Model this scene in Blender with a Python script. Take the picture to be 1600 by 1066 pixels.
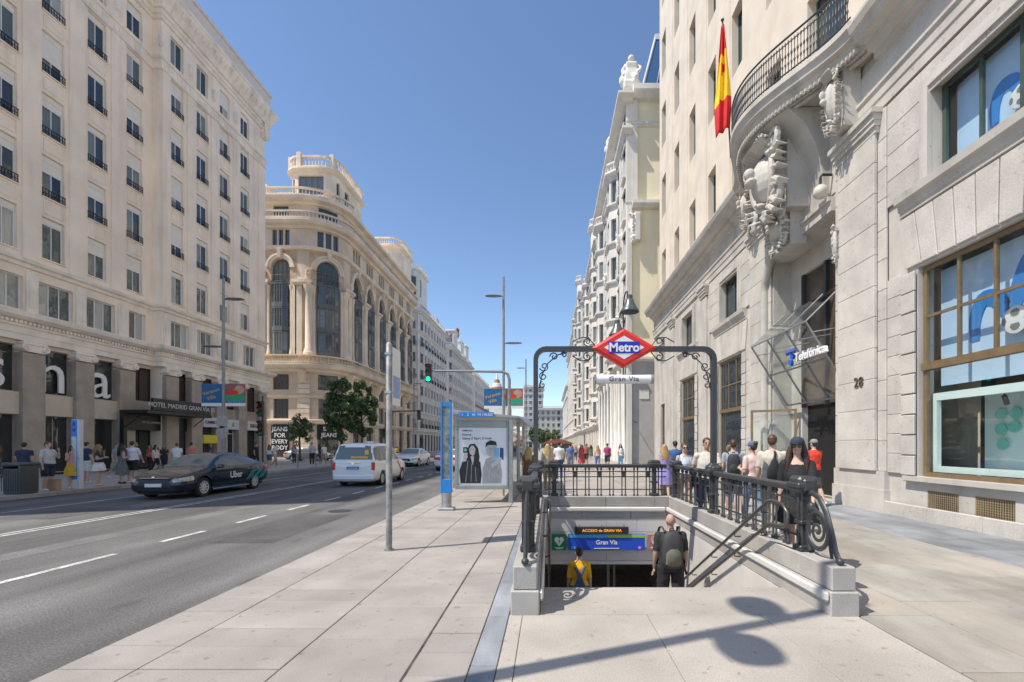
import bpy, bmesh, math, random
from mathutils import Vector, Matrix
R = math.radians
random.seed(7)
scene = bpy.context.scene
for o in list(bpy.data.objects): bpy.data.objects.remove(o)
COL = scene.collection

# ------------------------------------------------------------------ camera
cam = bpy.data.cameras.new('camera')
cam.sensor_fit = 'HORIZONTAL'; cam.sensor_width = 36; cam.lens = 16
cam.shift_x = -58/1600; cam.shift_y = 162/1600
cam.clip_start = .05; cam.clip_end = 3000
camo = bpy.data.objects.new('camera', cam); COL.objects.link(camo)
camo.location = (0, 0, 1.65); camo.rotation_euler = (R(90), 0, 0)
scene.camera = camo
# ------------------------------------------------------------------ sky and sun
SUN_EL, SUN_AZ = 57.5, 22.0        # light travels towards (cos az, sin az)
world = bpy.data.worlds.new('World'); scene.world = world; world.use_nodes = True
wn = world.node_tree.nodes; wl = world.node_tree.links
sky = wn.new('ShaderNodeTexSky'); sky.sky_type = 'NISHITA'; sky.sun_disc = False
sky.sun_elevation = R(SUN_EL); sky.sun_rotation = R(270 - SUN_AZ)
sky.altitude = 600; sky.air_density = 1.0; sky.dust_density = .15; sky.ozone_density = 3.0
wn['Background'].inputs['Strength'].default_value = .12
wl.new(sky.outputs[0], wn['Background'].inputs[0])
sun = bpy.data.lights.new('sun', 'SUN'); sun.energy = 3.4; sun.angle = R(.5); sun.color = (1, .92, .80)
suno = bpy.data.objects.new('sun', sun); COL.objects.link(suno)
ld = Vector((math.cos(R(SUN_AZ))*math.cos(R(SUN_EL)), math.sin(R(SUN_AZ))*math.cos(R(SUN_EL)), -math.sin(R(SUN_EL))))
suno.rotation_euler = ld.to_track_quat('-Z', 'Y').to_euler()
vs = scene.view_settings
vs.view_transform = 'Standard'; vs.look = 'None'; vs.exposure = .70; vs.gamma = 1; vs.use_curve_mapping = False
scene.cycles.max_bounces = 8; scene.cycles.diffuse_bounces = 6; scene.cycles.glossy_bounces = 4
scene.cycles.transparent_max_bounces = 12; scene.cycles.transmission_bounces = 6
scene.cycles.use_denoising = True

# ------------------------------------------------------------------ materials
MATS = {}
def nodes(m):
    m.use_nodes = True
    return m.node_tree.nodes, m.node_tree.links
def mat(name, c, rough=.7, metal=0, var=.08, scale=3.0, fine=0.0, fscale=60, bump=0.0, bscale=40, rnd=0.0, spec=.5, stain=0.0, spots=0.0, vein=0.0, lanes=0.0):
    """one surface: base colour with soft blotches (var), fine grain (fine), streaks (stain), per-piece shift (rnd), relief (bump)"""
    if name in MATS: return MATS[name]
    m = bpy.data.materials.new(name); n, l = nodes(m); b = n['Principled BSDF']
    b.inputs['Roughness'].default_value = rough; b.inputs['Metallic'].default_value = metal
    b.inputs['Specular IOR Level'].default_value = spec
    geo = n.new('ShaderNodeNewGeometry')
    val = None
    def mul(a, bb):
        x = n.new('ShaderNodeMath'); x.operation = 'MULTIPLY'
        l.new(a, x.inputs[0]) ; l.new(bb, x.inputs[1]); return x.outputs[0]
    def noise(sc, lo, hi, det=4, stretch=None, a=.35, z=.65):
        t = n.new('ShaderNodeTexNoise'); t.inputs['Scale'].default_value = sc; t.inputs['Detail'].default_value = det
        if stretch:
            mp = n.new('ShaderNodeMapping'); mp.inputs['Scale'].default_value = stretch
            l.new(geo.outputs['Position'], mp.inputs[0]); l.new(mp.outputs[0], t.inputs['Vector'])
        else: l.new(geo.outputs['Position'], t.inputs['Vector'])
        r = n.new('ShaderNodeMapRange'); r.inputs[1].default_value = a; r.inputs[2].default_value = z
        r.inputs[3].default_value = lo; r.inputs[4].default_value = hi
        l.new(t.outputs[0], r.inputs[0]); return r.outputs[0]
    outs = []
    if var: outs.append(noise(scale, 1-var, 1+var))
    if fine: outs.append(noise(fscale, 1-fine, 1+fine, 2))
    if stain: outs.append(noise(1.3, 1, 1-stain, 6, (1.2, 1.2, .16), .52, .8))
    if vein: outs.append(noise(1.6, 1-vein, 1+vein, 6, (1.6, .45, 1), .3, .7)); outs.append(noise(5.0, 1-vein*.5, 1+vein*.5, 5, (1.5, .35, 1), .35, .65))
    if lanes: outs.append(noise(1.0, 1-lanes, 1+lanes, 3, (1.1, .035, 1), .35, .65)); outs.append(noise(.55, 1-lanes*.6, 1+lanes*.4, 8, (1, .5, 1), .4, .62)); outs.append(noise(2.2, 1, 1-lanes*1.3, 9, (1.4, .35, 1), .60, .72))
    if spots: outs.append(noise(9, 1, 1-spots, 3, None, .64, .70)); outs.append(noise(.7, 1+spots*.12, 1-spots*.25, 7, None, .45, .7))
    if rnd:
        oi = n.new('ShaderNodeObjectInfo'); r = n.new('ShaderNodeMapRange')
        r.inputs[3].default_value = 1-rnd; r.inputs[4].default_value = 1+rnd
        l.new(oi.outputs['Random'], r.inputs[0]); outs.append(r.outputs[0])
    if outs:
        v = outs[0]
        for w in outs[1:]: v = mul(v, w)
        sc = n.new('ShaderNodeVectorMath'); sc.operation = 'SCALE'; sc.inputs[0].default_value = c[:3]
        l.new(v, sc.inputs['Scale']); l.new(sc.outputs[0], b.inputs['Base Color'])
    else: b.inputs['Base Color'].default_value = (*c[:3], 1)
    if bump:
        t = n.new('ShaderNodeTexNoise'); t.inputs['Scale'].default_value = bscale; t.inputs['Detail'].default_value = 5
        l.new(geo.outputs['Position'], t.inputs['Vector'])
        bp = n.new('ShaderNodeBump'); bp.inputs['Strength'].default_value = bump; bp.inputs['Distance'].default_value = .02
        l.new(t.outputs[0], bp.inputs['Height']); l.new(bp.outputs[0], b.inputs['Normal'])
    MATS[name] = m; return m
def pane_mat(name, c, rough=.03, wav=.25, c2=None):
    """window pane seen from outside: dark room or curtain behind a mirror-like skin, slightly wavy"""
    if name in MATS: return MATS[name]
    m = mat(name, c, rough, 0, 0, spec=.9); n, l = nodes(m); b = n['Principled BSDF']
    oi = n.new('ShaderNodeObjectInfo'); mx = n.new('ShaderNodeMix'); mx.data_type = 'RGBA'
    mx.inputs[6].default_value = (*c, 1); mx.inputs[7].default_value = (*(c2 or c), 1)
    rr = n.new('ShaderNodeMapRange'); rr.inputs[1].default_value = .55; rr.inputs[2].default_value = .75
    l.new(oi.outputs['Random'], rr.inputs[0]); l.new(rr.outputs[0], mx.inputs[0]); l.new(mx.outputs[2], b.inputs['Base Color'])
    t = n.new('ShaderNodeTexNoise'); t.inputs['Scale'].default_value = .9; t.inputs['Detail'].default_value = 2
    geo = n.new('ShaderNodeNewGeometry'); l.new(geo.outputs['Position'], t.inputs['Vector'])
    bp = n.new('ShaderNodeBump'); bp.inputs['Strength'].default_value = wav; bp.inputs['Distance'].default_value = .05
    l.new(t.outputs[0], bp.inputs['Height']); l.new(bp.outputs[0], b.inputs['Normal'])
    return m
def glass_mat(name, tint=(.9, .95, .95), mix=.12):
    if name in MATS: return MATS[name]
    m = bpy.data.materials.new(name); n, l = nodes(m); n.remove(n['Principled BSDF'])
    tr = n.new('ShaderNodeBsdfTransparent'); tr.inputs[0].default_value = (*tint, 1)
    gl = n.new('ShaderNodeBsdfGlossy'); gl.inputs['Roughness'].default_value = .02
    lw = n.new('ShaderNodeLayerWeight'); lw.inputs[0].default_value = .5
    fr = n.new('ShaderNodeMath'); fr.operation = 'POWER'; fr.inputs[1].default_value = 4.0; l.new(lw.outputs['Facing'], fr.inputs[0])
    ad = n.new('ShaderNodeMath'); ad.operation = 'ADD'; ad.inputs[1].default_value = mix; ad.use_clamp = True
    mx = n.new('ShaderNodeMixShader')
    l.new(fr.outputs[0], ad.inputs[0]); l.new(ad.outputs[0], mx.inputs[0]); l.new(tr.outputs[0], mx.inputs[1]); l.new(gl.outputs[0], mx.inputs[2])
    l.new(mx.outputs[0], n['Material Output'].inputs[0]); MATS[name] = m; return m
def emit_mat(name, c, s=1.5):
    if name in MATS: return MATS[name]
    m = mat(name, c, .4, 0, 0); b = m.node_tree.nodes['Principled BSDF']
    b.inputs['Emission Color'].default_value = (*c, 1); b.inputs['Emission Strength'].default_value = s; return m

# ------------------------------------------------------------------ mesh helpers
class MB:
    def __init__(s): s.v = []; s.f = []; s.m = []
    def add(s, vs, fs, mi=0):
        k = len(s.v); s.v += [tuple(p) for p in vs]; s.f += [tuple(i+k for i in f) for f in fs]; s.m += [mi]*len(fs); return s
    def box(s, x0, x1, y0, y1, z0, z1, mi=0):
        return s.add([(x, y, z) for z in (z0, z1) for y in (y0, y1) for x in (x0, x1)],
                     [(0, 2, 3, 1), (4, 5, 7, 6), (0, 1, 5, 4), (2, 6, 7, 3), (0, 4, 6, 2), (1, 3, 7, 5)], mi)
    def cbox(s, x0, x1, y0, y1, z0, z1, c=.01, mi=0):
        a = (x0, x1); b = (y0, y1); d = (z0, z1); vs = []; ix = {}
        for i in (0, 1):
            for j in (0, 1):
                for k in (0, 1):
                    sx, sy, sz = (1-2*i)*c, (1-2*j)*c, (1-2*k)*c
                    for ax, p in enumerate(((a[i], b[j]+sy, d[k]+sz), (a[i]+sx, b[j], d[k]+sz), (a[i]+sx, b[j]+sy, d[k]))):
                        ix[i, j, k, ax] = len(vs); vs.append(p)
        fs = []
        for ax in range(3):
            for s_ in (0, 1):
                q = []
                for (p, r) in ((0, 0), (1, 0), (1, 1), (0, 1)):
                    t = [0, 0, 0]; t[ax] = s_; o1, o2 = [w for w in range(3) if w != ax]; t[o1] = p; t[o2] = r
                    q.append(ix[t[0], t[1], t[2], ax])
                fs.append(q)
        for ax in range(3):
            o1, o2 = [w for w in range(3) if w != ax]
            for p in (0, 1):
                for r in (0, 1):
                    t0 = [0, 0, 0]; t0[o1] = p; t0[o2] = r; t1 = list(t0); t1[ax] = 1
                    fs.append([ix[(*t0, o1)], ix[(*t0, o2)], ix[(*t1, o2)], ix[(*t1, o1)]])
        for i in (0, 1):
            for j in (0, 1):
                for k in (0, 1): fs.append([ix[i, j, k, 0], ix[i, j, k, 1], ix[i, j, k, 2]])
        return s.add(vs, fs, mi)
    def extrude(s, poly, fn, t0, t1, mi=0, caps=True):
        """poly of (a,b) swept along t; fn(a,b,t) gives the point"""
        return s.sweep(poly, fn, [t0, t1], mi, caps)
    def sweep(s, poly, fn, ts, mi=0, caps=True):
        n = len(poly); vs = [fn(a, b, t) for t in ts for (a, b) in poly]; fs = []
        for i in range(len(ts)-1):
            for j in range(n): fs.append((i*n+j, i*n+(j+1) % n, (i+1)*n+(j+1) % n, (i+1)*n+j))
        if caps: fs += [tuple(range(n))[::-1], tuple(range((len(ts)-1)*n, len(ts)*n))]
        return s.add(vs, fs, mi)
    def rings(s, rings, mi=0, caps=True, closed=False):
        n = len(rings[0]); vs = [p for r in rings for p in r]; fs = []; k = len(rings)
        for i in range(k if closed else k-1):
            for j in range(n): fs.append((i*n+j, i*n+(j+1) % n, ((i+1) % k)*n+(j+1) % n, ((i+1) % k)*n+j))
        if caps and not closed: fs += [tuple(range(n))[::-1], tuple(range((k-1)*n, k*n))]
        return s.add(vs, fs, mi)
    def tube(s, pts, r, n=8, mi=0, closed=False, flat=1.0):
        P = [Vector(p) for p in pts]; rs = r if isinstance(r, (list, tuple)) else [r]*len(P)
        up = Vector((0, 0, 1)); rg = []; last = None
        for i, p in enumerate(P):
            a = P[i-1] if (i > 0 or closed) else p; b = P[(i+1) % len(P)] if (i < len(P)-1 or closed) else p
            t = (b-a).normalized() if (b-a).length > 1e-9 else Vector((0, 0, 1))
            if last is None: x = t.cross(up) if abs(t.dot(up)) < .95 else t.cross(Vector((0, 1, 0)))
            else: x = last - t*last.dot(t)
            x = x.normalized(); y = t.cross(x); last = x
            rg.append([p + x*(rs[i]*math.cos(2*math.pi*j/n)) + y*(rs[i]*flat*math.sin(2*math.pi*j/n)) for j in range(n)])
        return s.rings(rg, mi, True, closed)
    def lathe(s, prof, cx=0, cy=0, cz=0, n=16, mi=0, axis='z', caps=True):
        rg = []
        for (r, h) in prof:
            ring = []
            for j in range(n):
                a = 2*math.pi*j/n; c, d = r*math.cos(a), r*math.sin(a)
                ring.append((cx+c, cy+d, cz+h) if axis == 'z' else (cx+h, cy+c, cz+d) if axis == 'x' else (cx+c, cy+h, cz+d))
            rg.append(ring)
        return s.rings(rg, mi, caps)
    def ball(s, c, r, n=10, m=6, mi=0):
        rx, ry, rz = r if isinstance(r, (tuple, list)) else (r, r, r); rg = []
        for i in range(m+1):
            a = math.pi*(i/m)*.98+.0314; rg.append([(c[0]+rx*math.sin(a)*math.cos(2*math.pi*j/n), c[1]+ry*math.sin(a)*math.sin(2*math.pi*j/n), c[2]-rz*math.cos(a)) for j in range(n)])
        return s.rings(rg, mi)
    def mesh(s, name, mats, smooth=None, recalc=True):
        me = bpy.data.meshes.new(name); me.from_pydata(s.v, [], s.f)
        for m in (mats if isinstance(mats, (list, tuple)) else [mats]): me.materials.append(m)
        if any(s.m): me.polygons.foreach_set('material_index', s.m)
        if recalc:
            bm = bmesh.new(); bm.from_mesh(me); bmesh.ops.recalc_face_normals(bm, faces=bm.faces); bm.to_mesh(me); bm.free()
        if smooth:
            me.shade_smooth(); me.set_sharp_from_angle(angle=R(smooth))
        return me
    def build(s, name, mats, parent=None, loc=(0, 0, 0), rz=0, smooth=None, **kw):
        return ob(name, s.mesh(name, mats, smooth), parent, loc, rz, **kw)
def ob(name, me, parent=None, loc=(0, 0, 0), rz=0, label=None, cat=None, group=None, kind=None):
    o = bpy.data.objects.new(name, me); COL.objects.link(o)
    o.location = loc; o.rotation_euler = (0, 0, rz) if not isinstance(rz, tuple) else rz
    if parent: o.parent = parent
    return tag(o, label, cat, group, kind)
def tag(o, label=None, cat=None, group=None, kind=None):
    if label: o['label'] = label
    if cat: o['category'] = cat
    if group: o['group'] = group
    if kind: o['kind'] = kind
    return o
def thing(name, label, cat, loc=(0, 0, 0), rz=0, group=None):
    return ob(name, None, None, loc, rz, label, cat, group)
def copy_tree(o, parent=None):
    c = o.copy(); COL.objects.link(c); c.parent = parent
    for ch in [x for x in COL.objects if x.parent == o] if False else list(o.children): copy_tree(ch, c)
    return c
_TX = {}
def text_mesh(s, size, ext, m, align='CENTER', space=1.0, bold=0.0):
    cu = bpy.data.curves.new('lettering', 'FONT'); cu.body = s; cu.size = size; cu.extrude = ext; cu.align_x = align
    cu.space_character = space; cu.offset = bold; cu.resolution_u = 3
    t = bpy.data.objects.new('lettering', cu)
    me = evaluated(t); bpy.data.objects.remove(t); me.materials.clear(); me.materials.append(m); me.name = 'lettering'; return me
def lettering(s, size, ext, m, parent, loc, rot=(R(90), 0, 0), align='CENTER', space=1.0, bold=0.0, name='lettering'):
    return ob(name, text_mesh(s, size, ext, m, align, space, bold), parent, loc, rot)
TMP = bpy.data.scenes.new('workbench')
def evaluated(o, *others):
    for x in (o, *others): TMP.collection.objects.link(x)
    vl = TMP.view_layers[0]; vl.update(); dg = vl.depsgraph
    me = bpy.data.meshes.new_from_object(o.evaluated_get(dg))
    for x in (o, *others): TMP.collection.objects.unlink(x)
    return me
def remesh(mb, vox, smooth_it=2, dec=1.0):
    me = mb.mesh('tmp', [], None); o = bpy.data.objects.new('tmp', me)
    r = o.modifiers.new('r', 'REMESH'); r.mode = 'VOXEL'; r.voxel_size = vox; r.use_smooth_shade = True
    if smooth_it:
        sm = o.modifiers.new('s', 'SMOOTH'); sm.factor = .5; sm.iterations = smooth_it
    if dec < 1: d = o.modifiers.new('d', 'DECIMATE'); d.ratio = dec
    out = evaluated(o); bpy.data.objects.remove(o); bpy.data.meshes.remove(me); return out
def arc(cx, cy, r, a0, a1, n):
    return [(cx+r*math.cos(R(a0+(a1-a0)*i/n)), cy+r*math.sin(R(a0+(a1-a0)*i/n))) for i in range(n+1)]
def spiral(cx, cy, r0, r1, a0, a1, n):
    return [(cx+(r0+(r1-r0)*i/n)*math.cos(R(a0+(a1-a0)*i/n)), cy+(r0+(r1-r0)*i/n)*math.sin(R(a0+(a1-a0)*i/n))) for i in range(n+1)]

# ------------------------------------------------------------------ facades: u runs along the street line, v outward, z up
class Facade:
    def __init__(s, root, pts, rad=0):
        """pts: plan corners in world xy, outward on the right-hand side of travel; rad rounds the corners"""
        s.root = root; s.seg = []; s.brk = []; u = 0; P = [Vector(p) for p in pts]; cur = P[0]
        for i in range(1, len(P)):
            d = (P[i]-cur).normalized()
            if i < len(P)-1 and rad:
                d2 = (P[i+1]-P[i]).normalized(); a = d.angle_signed(d2); t = rad*math.tan(abs(a)/2)   # clockwise positive
                e = P[i]-d*t; L = (e-cur).length; s.seg.append((u, u+L, 'L', cur.copy(), d)); u += L
                sg = 1 if (d.x*d2.y-d.y*d2.x) > 0 else -1
                c = e + Vector((-d.y, d.x))*rad*sg; al = abs(a)
                s.seg.append((u, u+al*rad, 'A', c, (e-c), sg, rad))
                k = max(3, int(al*rad/.55)); s.brk += [u+al*rad*j/k for j in range(k+1)]; u += al*rad; cur = P[i]+d2*t
            else:
                L = (P[i]-cur).length; s.seg.append((u, u+L, 'L', cur.copy(), d)); s.brk += [u, u+L]; u += L; cur = P[i].copy()
        s.L = u; s.org = Vector(root.location)
    def frame(s, u):
        for g in s.seg:
            if u <= g[1]+1e-6 or g is s.seg[-1]:
                t = u-g[0]
                if g[2] == 'L': p = g[3]+g[4]*t; d = g[4]
                else:
                    a = g[5]*t/g[6]; w = g[4]; q = Vector((w.x*math.cos(a)-w.y*math.sin(a), w.x*math.sin(a)+w.y*math.cos(a))); p = g[3]+q
                    d = Vector((-q.y, q.x)).normalized()*g[5]
                return p, d
    def pt(s, u, v, z):
        p, d = s.frame(u); n = Vector((d.y, -d.x))
        for i in range(len(s.seg)-1):          # mitre at a sharp corner
            a, b = s.seg[i], s.seg[i+1]
            if abs(u-a[1]) < 1e-4 and a[2] == 'L' and b[2] == 'L':
                m = Vector((a[4].y, -a[4].x)); m2 = Vector((b[4].y, -b[4].x)); n = (m+m2)/(1+m.dot(m2))
        q = p+n*v
        return (q.x-s.org.x, q.y-s.org.y, z-s.org.z)
    def us(s, u0, u1): return [u0]+[b for b in sorted(s.brk) if u0+1e-4 < b < u1-1e-4]+[u1]
    def wall(s, u0, u1, z0, z1, holes, depth, mb=None, v=0, mi=0, back=False):
        """holes: (ua,ub,za,zb)"""
        mb = mb or MB(); us = sorted(set([round(x, 4) for x in s.us(u0, u1)] + [round(x, 4) for h in holes for x in h[:2] if u0 < x < u1]))
        zs = sorted(set([z0, z1] + [round(x, 4) for h in holes for x in h[2:4] if z0 < x < z1]))
        for i in range(len(us)-1):
            uc = (us[i]+us[i+1])/2; run = None; cells = []
            for j in range(len(zs)-1):
                zc = (zs[j]+zs[j+1])/2; hole = any(h[0] < uc < h[1] and h[2] < zc < h[3] for h in holes)
                if not hole:
                    if run is None: run = zs[j]
                    end = zs[j+1]
                if hole or j == len(zs)-2:
                    if run is not None: cells.append((run, end)); run = None
            for a, b in cells: mb.add([s.pt(us[i], v, a), s.pt(us[i+1], v, a), s.pt(us[i+1], v, b), s.pt(us[i], v, b)], [(0, 1, 2, 3)], mi)
        for (a, b, c, d) in [h[:4] for h in holes]:
            a = max(a, u0); b = min(b, u1); c = max(c, z0); d = min(d, z1)
            if a >= b or c >= d: continue
            for (p, q) in (((a, c), (a, d)), ((b, c), (b, d))):
                mb.add([s.pt(p[0], v, p[1]), s.pt(q[0], v, q[1]), s.pt(q[0], v-depth, q[1]), s.pt(p[0], v-depth, p[1])], [(0, 1, 2, 3)], mi)
            hu = [x for x in us if a-1e-6 <= x <= b+1e-6]
            for k in range(len(hu)-1):
                for z in (c, d): mb.add([s.pt(hu[k], v, z), s.pt(hu[k+1], v, z), s.pt(hu[k+1], v-depth, z), s.pt(hu[k], v-depth, z)], [(0, 1, 2, 3)], mi)
        return mb
    def ledge(s, prof, u0, u1, mb=None, mi=0):
        """prof: closed (v,z) outline"""
        mb = mb or MB(); return mb.sweep(prof, lambda a, b, t: s.pt(t, a, b), s.us(u0, u1), mi)
    def box(s, u0, u1, v0, v1, z0, z1, mb=None, mi=0):
        return s.ledge([(v0, z0), (v1, z0), (v1, z1), (v0, z1)], u0, u1, mb, mi)
    def put(s, name, me, u, v, z, parent=None, **kw):
        """a mesh modelled with x along the wall and -y outward"""
        p, d = s.frame(u); return ob(name, me, parent or s.root, s.pt(u, v, z), math.atan2(d.y, d.x), **kw)
    def arch_fill(s, uc, w, zs, zt, depth, mb=None, v=0, mi=0, n=10):
        """masonry between a round arch of span w springing at zs and the top zt of its square hole"""
        mb = mb or MB(); r = w/2; up = []; lo = []
        for i in range(n+1):
            a = math.pi*(1-i/n); u = uc+r*math.cos(a); lo.append((u, zs+min(r, zt-zs-.02)*math.sin(a))); up.append((u, zt))
        for i in range(n):
            mb.add([s.pt(lo[i][0], v, lo[i][1]), s.pt(lo[i+1][0], v, lo[i+1][1]), s.pt(up[i+1][0], v, up[i+1][1]), s.pt(up[i][0], v, up[i][1])], [(0, 1, 2, 3)], mi)
            mb.add([s.pt(lo[i][0], v, lo[i][1]), s.pt(lo[i+1][0], v, lo[i+1][1]), s.pt(lo[i+1][0], v-depth, lo[i+1][1]), s.pt(lo[i][0], v-depth, lo[i][1])], [(0, 1, 2, 3)], mi)
        return mb
CACHE = {}
def win_mesh(w, h, nc, nr, ft, fm, mull=None, dp=.07, rows=None):
    k = ('w', round(w, 3), round(h, 3), nc, nr, ft, fm.name, mull, dp, rows)
    if k not in CACHE:
        m = MB(); q = mull or ft*.75
        m.box(-w/2, -w/2+ft, -dp/2, dp/2, 0, h); m.box(w/2-ft, w/2, -dp/2, dp/2, 0, h)
        m.box(-w/2+ft, w/2-ft, -dp/2, dp/2, 0, ft); m.box(-w/2+ft, w/2-ft, -dp/2, dp/2, h-ft, h)
        for i in range(1, nc): x = -w/2+ft+(w-2*ft)*i/nc; m.box(x-q/2, x+q/2, -dp/2+.004, dp/2-.004, ft, h-ft)
        for z in (rows or [h*i/nr for i in range(1, nr)]): m.box(-w/2+ft, w/2-ft, -dp/2+.008, dp/2-.008, z-q/2, z+q/2)
        CACHE[k] = m.mesh('window_frame', fm, recalc=False)
    return CACHE[k]
def pane_mesh(w, h, gm, t=.012):
    k = ('p', round(w, 3), round(h, 3), gm.name)
    if k not in CACHE: CACHE[k] = MB().box(-w/2, w/2, -t/2, t/2, 0, h).mesh('pane', gm, recalc=False)
    return CACHE[k]
def box_mesh(name, x0, x1, y0, y1, z0, z1, m, c=0):
    k = ('b', name, x0, x1, y0, y1, z0, z1, m.name, c)
    if k not in CACHE: CACHE[k] = (MB().cbox(x0, x1, y0, y1, z0, z1, c) if c else MB().box(x0, x1, y0, y1, z0, z1)).mesh(name, m, recalc=bool(c))
    return CACHE[k]
def window(F, u, z, w, h, fm, gm, nc=2, nr=1, ft=.06, dep=.2, rows=None, mull=None, v=0, split=True, name='window', parent=None, **kw):
    """window_frame with a pane of its own for each light"""
    o = F.put(name, win_mesh(w, h, nc, nr, ft, fm, mull, .07, tuple(rows) if rows else None), u, v-dep, z, parent, **kw)
    zs = [ft*.5]+list(rows or [h*i/nr for i in range(1, nr)])+[h-ft*.5]
    xs = [-w/2+ft*.5+(w-ft)*i/nc for i in range(nc+1)]
    if not split: zs = [zs[0], zs[-1]]; xs = [xs[0], xs[-1]]
    for i in range(len(xs)-1):
        for j in range(len(zs)-1):
            ob('pane', pane_mesh(xs[i+1]-xs[i]-.004, zs[j+1]-zs[j]-.004, gm), o, ((xs[i]+xs[i+1])/2, .012, zs[j]+.002), 0)
    return o

# ================================================================== GROUND
GX = dict(kerb=-3.63, far=-17.2)
M_asph = mat('asphalt', (.125, .123, .122), .85, var=.16, scale=.35, fine=.34, fscale=55, bump=.35, bscale=120, lanes=.26)
M_slab = mat('paving_granite', (.325, .298, .275), .72, var=.10, scale=1.6, fine=.12, fscale=110, rnd=.09, spots=.30, bump=.06, bscale=120)
M_slab2 = mat('paving_sandstone', (.325, .298, .26), .6, var=.15, scale=.9, spots=.25, vein=.09, fine=.07, fscale=90, rnd=.08, bump=.05)
M_blue = mat('paving_bluestone', (.24, .255, .275), .5, var=.16, scale=1.4, fine=.08, vein=.2, spots=.2, rnd=.1, bump=.05)
M_slab3 = mat('paving_greyblue', (.312, .297, .268), .6, var=.14, scale=.9, spots=.25, vein=.12, fine=.07, fscale=90, rnd=.08, bump=.05)
M_joint = mat('joint_mortar', (.20, .185, .17), .95, var=.2, scale=4)
M_land = mat('landing_stone', (.375, .347, .314), .75, var=.12, scale=1.1, fine=.14, spots=.28, fscale=90, rnd=.03, bump=.08, bscale=90)
M_paint = mat('road_paint', (.50, .50, .485), .75, var=.25, scale=5, fine=.3, fscale=45, spots=.45)
M_iron = mat('painted_iron', (.048, .05, .053), .40, var=.12, scale=6, bump=.08, bscale=60)
M_steel = mat('galvanised_steel', (.42, .43, .44), .38, .75, var=.15, scale=7)
M_steelp = mat('grey_painted_steel', (.28, .29, .30), .5, .2, var=.12, scale=5)
gm_ = MB()
for (a, b, c, d) in ((-900, -3.4, -60, 1500), (3.6, 900, -60, 1500), (-3.4, 3.6, -60, 4.0), (-3.4, 3.6, 17, 1500)):
    gm_.add([(a, c, -.2), (b, c, -.2), (b, d, -.2), (a, d, -.2)], [(0, 1, 2, 3)])
gm_.build('ground', mat('ground_far', (.3, .29, .27), .9), kind='structure')
road = MB().add([(-17.3, -25, -.13), (-3.55, -25, -.13), (-3.55, 420, -.13), (-17.3, 420, -.13)], [(0, 1, 2, 3)]).build('road', M_asph, kind='structure')
# side street between the two corner blocks on the far side
side = MB().add([(-90, 46.5, -.126), (-17.25, 46.5, -.126), (-17.25, 54.5, -.126), (-90, 54.5, -.126)], [(0, 1, 2, 3)]).build('side_road', M_asph, kind='structure')
def stripe(x, y0, y1, w=.12, name='lane_marking'):
    return MB().add([(x-w/2, y0, -.125), (x+w/2, y0, -.125), (x+w/2, y1, -.125), (x-w/2, y1, -.125)], [(0, 1, 2, 3)]).build(name, M_paint, road)
stripe(-7.06, 5.5, 7.4)
for k in range(20): stripe(-7.1, 8.33+2.03*k, 9.38+2.03*k)
for y0, y1 in ((-10, 14), (14.02, 45), (62, 120)):
    stripe(-10.65, y0, y1, .09); stripe(-10.87, y0, y1, .09); stripe(-14.25, y0, y1, .1)
for k in range(10): stripe(-16.4+1.3*k, 47.5, 51.5, .5, 'crossing_stripe')
MB().lathe([(.33, -.128), (.33, -.122)], -12.2, 20.5, 0, 20).build('manhole_cover', M_iron, road)
MB().lathe([(.3, -.128), (.3, -.122)], -5.6, 12.2, 0, 20).build('manhole_cover', M_iron, road)
for x, y, w, l, c in ((-5.6, 8.2, 1.1, 3.4, .085), (-9.0, 13.6, .8, 5.0, .10), (-12.6, 10.8, 1.5, 2.2, .09), (-8.6, 6.2, .5, 7.0, .155)):
    MB().add([(x-w/2, y, -.127), (x+w/2+.03, y+.04, -.127), (x+w/2, y+l, -.127), (x-w/2-.02, y+l-.05, -.127)], [(0, 1, 2, 3)]).build('asphalt_patch', mat('asphalt_patch_%d' % int(c*1000), (c, c*.99, c*.985), .88, var=.2, scale=.9, fine=.32, fscale=60, bump=.3, bscale=120), road)
# far pavement
pavf = MB().box(-17.3-.25, -90, -25, 46.3, -.2, -.004).build('far_pavement', mat('far_paving', (.42, .40, .37), .75, var=.12, scale=.8, fine=.1), kind='structure')
MB().box(-17.55, -90, 54.7, 400, -.2, -.004).build('far_pavement', MATS['far_paving'], kind='structure')
for y0, y1 in ((-8, 46.3), (54.7, 76)):
    y = y0
    while y < y1-.1:
        e = min(y+1.2, y1)
        ob('kerb_stone', box_mesh('kerb_stone', 0, .25, .004, round(e-y, 3)-.004, -.2, 0, M_slab, .01), pavf, (-17.55, y, .001)); y = e
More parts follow.
